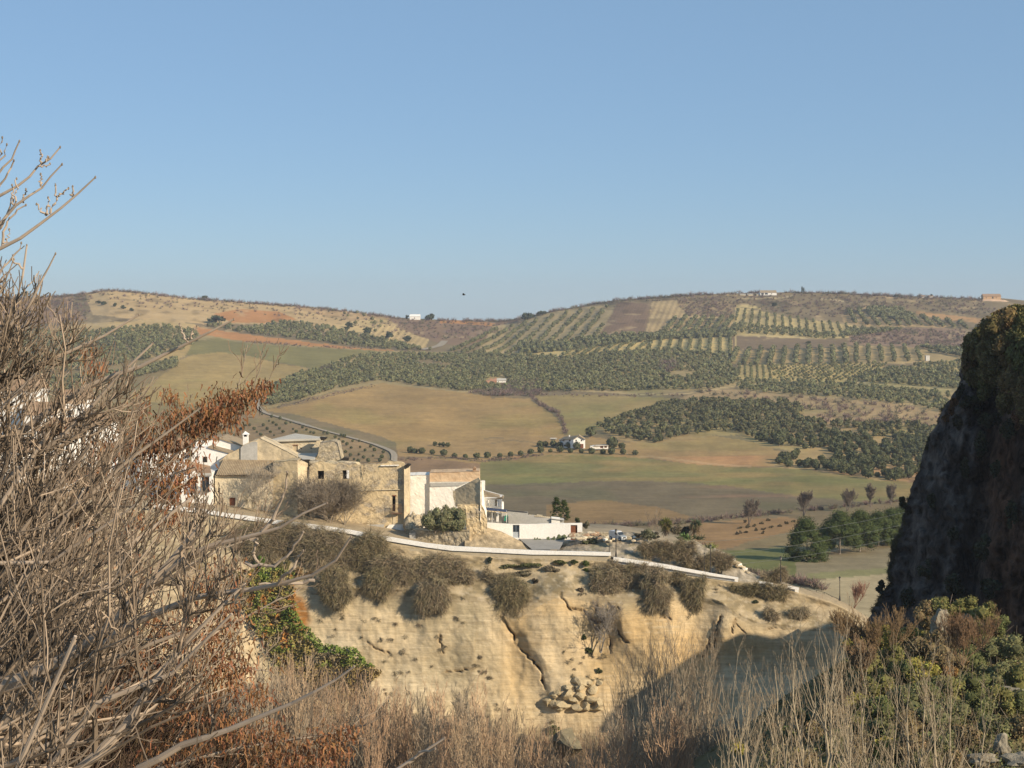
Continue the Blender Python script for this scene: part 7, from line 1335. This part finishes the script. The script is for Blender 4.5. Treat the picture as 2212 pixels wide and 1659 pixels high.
for k, (x, y, D, sp_, lb) in enumerate([(1540, 960, 250, .5, 'wide fan-shaped bare tree in the gorge at the edge of the shade'), (1640, 1000, 246, .45, 'fan-shaped bare tree in the gorge inside the shade, first'), (1730, 990, 243, .4, 'fan-shaped bare tree in the gorge inside the shade, second'), (1470, 1070, 240, .45, 'bare tree left of the wide fan-shaped one'), (1360, 1120, 238, .4, 'bare tree in the gorge below the shadow edge'), (1220, 1130, 240, .4, 'bare tree in the gorge right of the mossy boulder'), (1120, 1080, 250, .35, 'bare tree right of the rockfall')]):
    X_, Y_ = cc('r4', (x, y)); zt = (HY - Y_) * D / FV; h = zt + 77; b0 = np.array([(X_ - CX) * D / FV, D, -77.]); a, b_ = fan_tree(h, .28, (.36, .30, .21), 26, k, (.3, .55), sp_); t = thing('bare_tree', b0, lb, 'tree'); mk('trunk', a[0] + b0, a[1], m_twig, t, a[2]); mk('branches', b_[0] + b0, b_[1], m_twig, t, b_[2])
# dense leafless thicket filling the gorge floor
var = []
for k in range(7):
    h = 12.; a, b_ = bare_tree_arr(h, .11, .34, (13, 6, 4), (.37, .30, .21), .35, k, 1 + k % 2, (4, 3, 3), (.35, .8), .018, .06); var.append(merge([a, b_]))
parts = []
TT = []
for i in range(270):
    D = RG.uniform(150, 282); x = RG.uniform(470, 1640) if D > 200 else RG.uniform(540, 1560); top_ = pl(x, [(470, 1500), (640, 1470), (760, 1490), (900, 1500), (1000, 1490), (1100, 1530), (1200, 1590), (1300, 1570), (1400, 1520), (1480, 1500), (1540, 1520), (1590, 1610), (1700, 1640)]) + 62 * RG.random() ** .7 + 26 + 30 * smooth(700, 900, x)
    if D < 225: top_ += 60
    zb = np.interp(D, [110, 160, 200, 262, 290], [-52, -66, -74, -77, -75]); zt = (HY - top_) * D / FV; h = zt - zb
    if h < 4: continue
    TT.append(((x - CX) * D / FV, D, zb, h))
cols_ = [(1, 1, 1), (1.1, .92, .82), (.9, .9, .9), (1.15, 1.05, .95)]
for i, (x, d, z, h) in enumerate(TT):
    V0, T0, C0 = var[i % 7]; s = h / 12.; an = RG.uniform(0, 6.28); c_, s_ = math.cos(an), math.sin(an); w_ = min(s, 1.25) * RG.uniform(.7, 1.0)
    parts.append((np.stack([(V0[:, 0] * c_ - V0[:, 1] * s_) * w_ + x, (V0[:, 0] * s_ + V0[:, 1] * c_) * w_ + d, V0[:, 2] * s + z], 1), T0, C0 * np.array(cols_[i % 4]) * RG.uniform(.8, 1.15)))
add('bare_thicket', merge(parts), m_twig, 'dense leafless thicket of young poplars filling the gorge floor', 'thicket', kind='stuff')
# undergrowth of the gorge floor
n = 26000; x = RG.uniform(-45, 42, n); D = RG.uniform(170, 288, n); z = np.interp(D, [110, 160, 200, 262, 290], [-52, -66, -75, -76.5, -75]); a = np.stack([x, D, z], 1); b_ = a + RG.normal(size=(n, 3)) * [.5, .5, .3] + [0, 0, 1] * RG.uniform(1, 4.2, (n, 1))
add('undergrowth', strands(a, b_, .035, tinted((.30, .22, .14), n, .3, .12), .1), m_twig, 'dry reeds and undergrowth on the gorge floor', 'undergrowth', kind='stuff')
v = bush_arr(1594, 1618, 17, 14, 118, 700, .1, (.30, .26, .05)); add('yellow_bush', v, m_leaf, 'yellow-green round bush low in the gorge beside the narrow rock', 'bush')
# ================================================================ foreground trees on the left
BND = [(280, 10), (540, 30), (560, 80), (600, 140), (640, 200), (700, 250), (760, 310), (800, 350), (860, 370), (900, 390), (950, 390), (1000, 430), (1060, 470), (1100, 500), (1150, 530), (1200, 560), (1280, 560), (1350, 560), (1450, 575), (1520, 560), (1700, 550), (2600, 500)]
def keep_fn(slack, ymin=545):
    def f(Q):
        e = Q[:, -1]; px = CX + e[:, 0] / e[:, 1] * FV; py = HY - e[:, 2] * FV / e[:, 1]
        b_ = pl(py, BND) * 1.0; return (px < b_ + slack * RG.normal(size=len(px))) & (py > ymin + np.maximum(0, px - 0) * .9 - 60) & (px > -420) & (py < 1900) & (e[:, 1] > 7)
    return f
def resamp(pts, K):
    pts = np.array(pts, float); s = np.r_[0, np.cumsum(np.linalg.norm(np.diff(pts, axis=0), axis=1))]; u = np.linspace(0, s[-1], K); q = np.stack([np.interp(u, s, pts[:, i]) for i in range(pts.shape[1])], 1)
    k = np.array([.25, .5, .25])
    if K > 6: q[1:-1] = q[:-2] * .25 + q[1:-1] * .5 + q[2:] * .25
    return q
def limb3(pts, D0, D1, K=11):
    q = resamp([(x, y) for x, y in pts], K); D = np.linspace(D0, D1, K); return PA(q[:, 0], q[:, 1], D)
BK = (.40, .325, .25)
t1 = thing('bare_tree', (-5.5, 12.5, -7.5), 'big leafless grey-barked tree filling the left side, its twig tips turned up', 'tree')
LM = [  # (points, D0, D1, r0 px, r1 px)
 ([(-420, 1640), (-150, 1530), (0, 1480), (124, 1453), (157, 1432), (198, 1403), (248, 1345), (289, 1304), (351, 1242), (397, 1180), (430, 1139)], 12.6, 12.2, 24, 4),
 ([(-150, 2000), (60, 1760), (178, 1656), (256, 1598), (298, 1556), (306, 1523), (314, 1490), (372, 1407), (409, 1358), (467, 1333), (509, 1296), (530, 1260)], 12, 11.6, 17, 2.5),
 ([(200, 1420), (300, 1330), (380, 1300), (447, 1280), (529, 1285), (600, 1260), (680, 1254), (722, 1235), (750, 1195), (758, 1160)], 12.2, 11.2, 8, 2),
 ([(230, 1360), (330, 1260), (440, 1175), (528, 1165), (562, 1158), (620, 1125), (654, 1118), (680, 1105), (706, 1087)], 12.6, 12, 9, 1.8),
 ([(300, 1660), (420, 1600), (520, 1570), (600, 1530), (640, 1512), (700, 1490), (735, 1470), (765, 1440)], 11.8, 11.2, 7, 2), ([(680, 1254), (640, 1262), (560, 1262)], 11.6, 11.6, 3, 2),
 ([(600, 1262), (628, 1230), (655, 1190)], 11.5, 11.2, 3, 1.8), ([(540, 1165), (575, 1140), (612, 1080), (620, 1020)], 12.2, 12, 4, 1.8), ([(530, 1215), (560, 1225), (592, 1222), (625, 1196), (655, 1150)], 11.5, 11.3, 3, 1.8), ([(552, 1214), (548, 1190), (556, 1165)], 11.5, 11.3, 2.5, 1.6),
 ([(884 * .0 + 240, 1860), (300, 1780), (500, 1700), (840, 1690), (900, 1640), (960, 1595)], 11, 10.5, 6, 2), ([(882, 1650), (905, 1628), (940, 1618)], 10.6, 10.4, 2.5, 1.6),
 # upper limbs
 ([(-380, 1400), (-180, 1200), (-20, 1060), (130, 950), (174, 894), (218, 855), (269, 799), (314, 754), (330, 742)], 13.5, 13, 14, 2.2),
 ([(-350, 1250), (-150, 980), (0, 820), (60, 785), (120, 770), (154, 771), (200, 750), (240, 715), (283, 692), (300, 680)], 13.5, 13.2, 12, 2),
 ([(0, 960), (120, 880), (200, 820), (274, 799), (316, 796), (375, 743), (434, 732), (476, 709), (505, 690)], 13.4, 13, 8, 2), ([(405, 738), (392, 718), (388, 700)], 13, 13, 2.4, 1.6), ([(405, 738), (415, 722), (425, 705)], 13, 13, 2.4, 1.6),
 ([(-300, 1500), (-60, 1300), (80, 1180), (200, 1060), (290, 978), (346, 954), (394, 901), (432, 882)], 14.2, 13.8, 12, 2), ([(-300, 1700), (-50, 1500), (60, 1330), (120, 1200), (110, 1060), (150, 940), (250, 850)], 14, 13.5, 14, 3),
 ([(-380, 1150), (-160, 860), (-40, 700), (10, 640), (30, 560)], 13, 12.8, 10, 2), ([(-300, 1100), (-100, 830), (20, 700), (52, 620), (54, 580), (62, 535), (58, 530)], 13.4, 13.2, 9, 2), ([(-60, 760), (40, 690), (80, 640), (95, 590), (118, 560), (120, 548)], 13.2, 13, 5, 1.6),
 ([(-240, 640), (-60, 550), (0, 539), (22, 533), (60, 509), (80, 489), (100, 465), (128, 453), (144, 437), (156, 423), (176, 415), (190, 403), (206, 383)], 12.6, 12.4, 6, 1.7),
 ([(108, 462), (118, 441), (123, 425), (120, 401)], 12.5, 12.5, 2.4, 1.5), ([(123, 425), (136, 418), (148, 407)], 12.5, 12.5, 2, 1.4), ([(100, 465), (88, 455), (79, 441)], 12.5, 12.5, 2, 1.4), ([(104, 463), (104, 445), (104, 427)], 12.5, 12.5, 2, 1.4), ([(156, 424), (157, 414), (157, 403)], 12.5, 12.5, 2, 1.4),
 ([(-120, 560), (0, 493), (26, 450), (32, 443), (54, 435), (84, 405), (90, 402), (112, 389), (126, 370), (134, 355)], 12.8, 12.6, 4.5, 1.6), ([(88, 402), (88, 390), (88, 376)], 12.6, 12.6, 2, 1.4), ([(30, 443), (28, 420), (26, 400)], 12.7, 12.7, 2, 1.4), ([(32, 441), (36, 400), (36, 386)], 12.7, 12.7, 2, 1.4), ([(50, 437), (54, 420), (56, 409)], 12.7, 12.7, 2, 1.4),
 ([(-140, 470), (0, 423), (26, 411), (54, 387), (80, 361), (88, 353), (112, 345), (122, 335), (130, 318)], 12.9, 12.8, 4.5, 1.6), ([(88, 353), (91, 340), (87, 325)], 12.8, 12.8, 2, 1.4), ([(84, 359), (96, 358), (108, 354)], 12.8, 12.8, 1.8, 1.3), ([(100, 350), (104, 345), (105, 340)], 12.8, 12.8, 1.8, 1.3),
 ([(-110, 460), (0, 373), (20, 347), (34, 323), (42, 305)], 13, 12.9, 4, 1.6), ([(-60, 460), (0, 403), (16, 379), (30, 347)], 13, 12.9, 3.4, 1.6), ([(-80, 400), (0, 350), (10, 338), (15, 312)], 13, 12.9, 3, 1.5), ([(-60, 380), (0, 340), (4, 310), (5, 297)], 13, 12.9, 3, 1.5), ([(-60, 560), (0, 493), (10, 475), (20, 440), (24, 430)], 12.9, 12.7, 3, 1.6),
 ([(5, 535), (8, 505), (20, 470), (38, 455), (50, 452), (56, 443)], 12.6, 12.6, 2.6, 1.5), ([(8, 532), (16, 515), (20, 496)], 12.6, 12.6, 2, 1.4), ([(-40, 660), (0, 580), (28, 553), (40, 545), (46, 525)], 12.7, 12.7, 3, 1.5), ([(50, 580), (30, 565), (28, 552)], 12.7, 12.7, 2, 1.4),
 # masters off frame feeding the rest
]
mast = [([(-900, 2300), (-620, 1700), (-420, 1200), (-300, 800), (-240, 520)], 14, 14, 38, 8), ([(-900, 2300), (-500, 1900), (-250, 1750), (0, 1800), (200, 1880)], 14, 11, 38, 12), ([(-900, 2300), (-560, 1800), (-380, 1500), (-260, 1260), (-200, 1000)], 14, 16, 34, 8), ([(-900, 2300), (-500, 1700), (-330, 1300), (-220, 1000), (-150, 760)], 14, 11.5, 34, 7), ([(-900, 2300), (-500, 1950), (-300, 1650), (-200, 1450), (-120, 1300)], 14, 17, 34, 9)]
ML = [(limb3(p, a, b_, 11), np.linspace(r0, r1, 11) * 12.5 / FV) for p, a, b_, r0, r1 in mast]
for q, r in ML: v = tubes(q[None], r[None], 8, np.array(BK)); mk('trunk_fork', v[0], v[1], m_fbark, t1, v[2]) if False else mk('trunk_fork', v[0], v[1], m_twig, t1, v[2])
LL = [(limb3(p, a, b_, 11), np.linspace((r0 * 1.25) ** .7, r1 ** .7, 11) ** (1 / .7) * 12.5 / FV) for p, a, b_, r0, r1 in LM]
for q, r in LL: q[1:-1] += RG.normal(size=(9, 3)) * .008; v = tubes(q[None], r[None], 7, np.array(BK)); mk('limb', v[0], v[1], m_twig, t1, v[2])
PXM = 12.5 / FV
def chain(Pn, Rn, cfg, minr=1.2):
    out = []; lv = (Pn, Rn)
    for m, tm, ang, lf, up, curl, slack, ym in cfg:
        lv = levels(*lv, m, tm, ang, lf, up, curl, .035, .68, .33, keep_fn(slack, ym), (.12, 0, .05)); lv = (lv[0], np.maximum(lv[1], minr * PXM)); out.append(lv)
    return out
MP = np.stack([q for q, r in ML]); MR = np.stack([r for q, r in ML])
lv0 = levels(MP, MR, 17, .15, (.5, 1.2), (.35, .65), .25, .15, .03, .5, .3, lambda Q: (CX + Q[:, -1, 0] / Q[:, -1, 1] * FV > -50) & (Q[:, -1, 1] > 8.5) & keep_fn(25)(Q), (.7, 0, .1))
big = [i for i, l in enumerate(LM) if l[3] >= 6.5]; BP = np.stack([LL[i][0] for i in big]); BR = np.stack([LL[i][1] for i in big])
small = [i for i, l in enumerate(LM) if 2.4 <= l[3] < 6.5]; SP_, SR_ = np.stack([LL[i][0] for i in small]), np.stack([LL[i][1] for i in small])
allp = [('masters', lv0)]
cA = chain(lv0[0], lv0[1], [(8, .2, (.45, 1.1), (.35, .72), .08, .22, 24, 575), (6, .15, (.45, 1.1), (.3, .6), .12, .3, 22, 575), (2, .2, (.5, 1.1), (.3, .55), .25, .45, 20, 565)])
cB = chain(BP, BR, [(12, .3, (.45, 1.05), (.14, .32), .1, .25, 26, 575), (7, .15, (.45, 1.1), (.3, .6), .12, .35, 22, 575), (3, .2, (.5, 1.1), (.3, .55), .25, .5, 20, 565)])
cS = chain(SP_, SR_, [(2, .3, (.5, .9), (.06, .13), .35, .35, 400, 300)], 1.0)
for q, r in zip(*lv0): v = tubes(q[None], r[None], 7, np.array(BK) * .95); mk('limb', v[0], v[1], m_twig, t1, v[2])
def shade(n): return np.array(BK) * (.32 + .78 * RG.random((n, 1)) ** 1.5) * np.array([1, .96, .9])
tips = [cA[-1], cB[-1]]
v = merge([tubes(*l, 4, shade(len(l[0]))) for l in cA[:2] + cB[:2]] + [tubes(*l, 3, shade(len(l[0])) * .85) for l in tips] + [tubes(*l, 4, shade(len(l[0]))) for l in cS])
o = mk('twigs', v[0], v[1], m_twig, t1, v[2]); o['kind'] = 'stuff'
# buds at branch tips that stand against the sky
bd = []
for (p, a, b_, r0, r1), (q, r) in zip(LM, LL):
    if r1 < 2.3: bd.append(blob(q[-1], np.array([.008, .008, .013]), 1, .1, 1, 1)); 
v = merge(bd); o = mk('buds', v[0], v[1], m_bark, t1); o['kind'] = 'stuff'
print('twigs', [len(l[0]) for l in cA + cB])
# second, rust-hung tree behind it
t2 = thing('ash_tree', (-4.5, 21, -14), 'leafless tree with drooping clusters of rusty seed pods behind the big bare tree', 'tree')
A2 = [([(-300, 1500), (0, 1250), (200, 1050), (350, 960), (440, 890), (520, 858), (585, 822)], 6, 1.5), ([(-200, 1600), (100, 1350), (260, 1150), (380, 1030), (440, 940), (505, 895)], 6, 1.5), ([(-200, 1650), (100, 1450), (300, 1300), (420, 1200), (500, 1180), (575, 1150)], 6, 1.5), ([(-200, 1700), (150, 1560), (350, 1420), (480, 1360), (560, 1320), (610, 1290)], 6, 1.5), ([(-100, 1800), (200, 1700), (420, 1640), (560, 1600), (660, 1600), (770, 1575)], 6, 1.5), ([(-300, 1350), (-50, 1100), (120, 960), (220, 880), (250, 830)], 6, 1.5), ([(-200, 1650), (100, 1450), (300, 1350), (450, 1440), (580, 1450)], 6, 1.5), ([(-200, 1750), (200, 1700), (450, 1740), (640, 1660), (700, 1640)], 6, 1.5)]
Q2 = [(limb3(p, 20.5, 21.5, 11), np.linspace(a, b_, 11) * 21 / FV) for p, a, b_ in A2]
for q, r in Q2: v = tubes(q[None], r[None], 6, np.array((.30, .25, .19))); mk('limb', v[0], v[1], m_twig, t2, v[2])
QP, QR = np.stack([q for q, r in Q2]), np.stack([r for q, r in Q2])
l1 = levels(QP, QR, 14, .25, (.4, .9), (.1, .25), .2, .2, .03, .6, .4); l2 = levels(*l1, 6, .2, (.4, .9), (.3, .6), .2, .2, .04, .7, .5); l1 = (l1[0], np.maximum(l1[1], 1.0 * 21 / FV)); l2 = (l2[0], np.maximum(l2[1], .8 * 21 / FV))
v = merge([tubes(*l1, 4, np.array((.29, .23, .17))), tubes(*l2, 3, np.array((.26, .19, .13)))]); o = mk('twigs', v[0], v[1], m_twig, t2, v[2]); o['kind'] = 'stuff'
CL = [(575, 828, 10), (560, 842, 15), (540, 856, 20), (515, 860, 22), (488, 866, 24), (462, 880, 26), (440, 890, 24), (470, 905, 20), (500, 892, 18), (440, 915, 22), (405, 925, 30), (375, 900, 20), (350, 955, 34), (310, 945, 30), (270, 960, 30), (375, 990, 34), (330, 1020, 34), (280, 1010, 30), (400, 1040, 26), (345, 1070, 26), (250, 1050, 26), (210, 980, 26), (190, 1040, 22), (120, 930, 20), (210, 800, 16), (190, 760, 12), (370, 855, 14), (300, 880, 18), (290, 1130, 20), (350, 1130, 16),
      (385, 1110, 18), (360, 1060, 26), (330, 1340, 30), (400, 1380, 34), (450, 1350, 36), (490, 1320, 30), (470, 1420, 44), (500, 1450, 36), (440, 1480, 40), (480, 1240, 26), (430, 1270, 24), (560, 1500, 20), (580, 1640, 26), (620, 1655, 30), (660, 1640, 32), (690, 1615, 30), (720, 1595, 20), (760, 1580, 14), (730, 1625, 20), (600, 1580, 20), (550, 1600, 30), (500, 1560, 30),
      (300, 1250, 24), (250, 1180, 24), (180, 1150, 20), (120, 1300, 22), (300, 1430, 26), (220, 1500, 22), (380, 1530, 26), (430, 1600, 30), (350, 1640, 26)]
pp = []
for x, y, r in CL:
    n = int(34 + r * r * .22); d = RG.normal(size=(n, 2)) * .95; D = 21 + RG.normal(size=n) * .5; c0 = PA(x + d[:, 0] * r, y + d[:, 1] * r * .85, D)
    e = c0 + RG.normal(size=(n, 3)) * .025 - np.array([0, 0, 1]) * RG.uniform(.03, .10, (n, 1)); pp.append(strands(c0, e, .011, tinted((.20, .10, .05), n, .45, .12), .15))
v = merge(pp); o = mk('seed_clusters', v[0], v[1], m_twig, t2, v[2]); o['kind'] = 'stuff'
# brown shrubby growth and bank behind the twigs, interior shade put into their dark colour
def bank(U, Vv):
    y = pl(U, [(-700, 1180), (0, 1250), (150, 1330), (300, 1430), (430, 1560), (560, 1700), (900, 1900)]) + Vv * 700; D = 34 - 10 * np.minimum(Vv, 1) + 1.2 * fbm(U / 60, Vv * 9, 3, 4); return PA(U, y, D)
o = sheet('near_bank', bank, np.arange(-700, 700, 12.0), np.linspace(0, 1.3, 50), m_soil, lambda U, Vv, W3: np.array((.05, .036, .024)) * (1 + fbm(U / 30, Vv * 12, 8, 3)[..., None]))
n = 16000; U = RG.uniform(-60, 560, n); Vv = RG.uniform(-.05, .6, n); a = bank(U, np.maximum(Vv, 0)); b_ = a + RG.normal(size=(n, 3)) * .35 + [.15, -.2, .45]; add('bank_brush', strands(a, b_, .012, tinted((.085, .058, .038), n, .5, .1), .12), m_twig, 'brown brushwood, darkened in colour for shade, on the near bank behind the big bare tree', 'brushwood', kind='stuff')
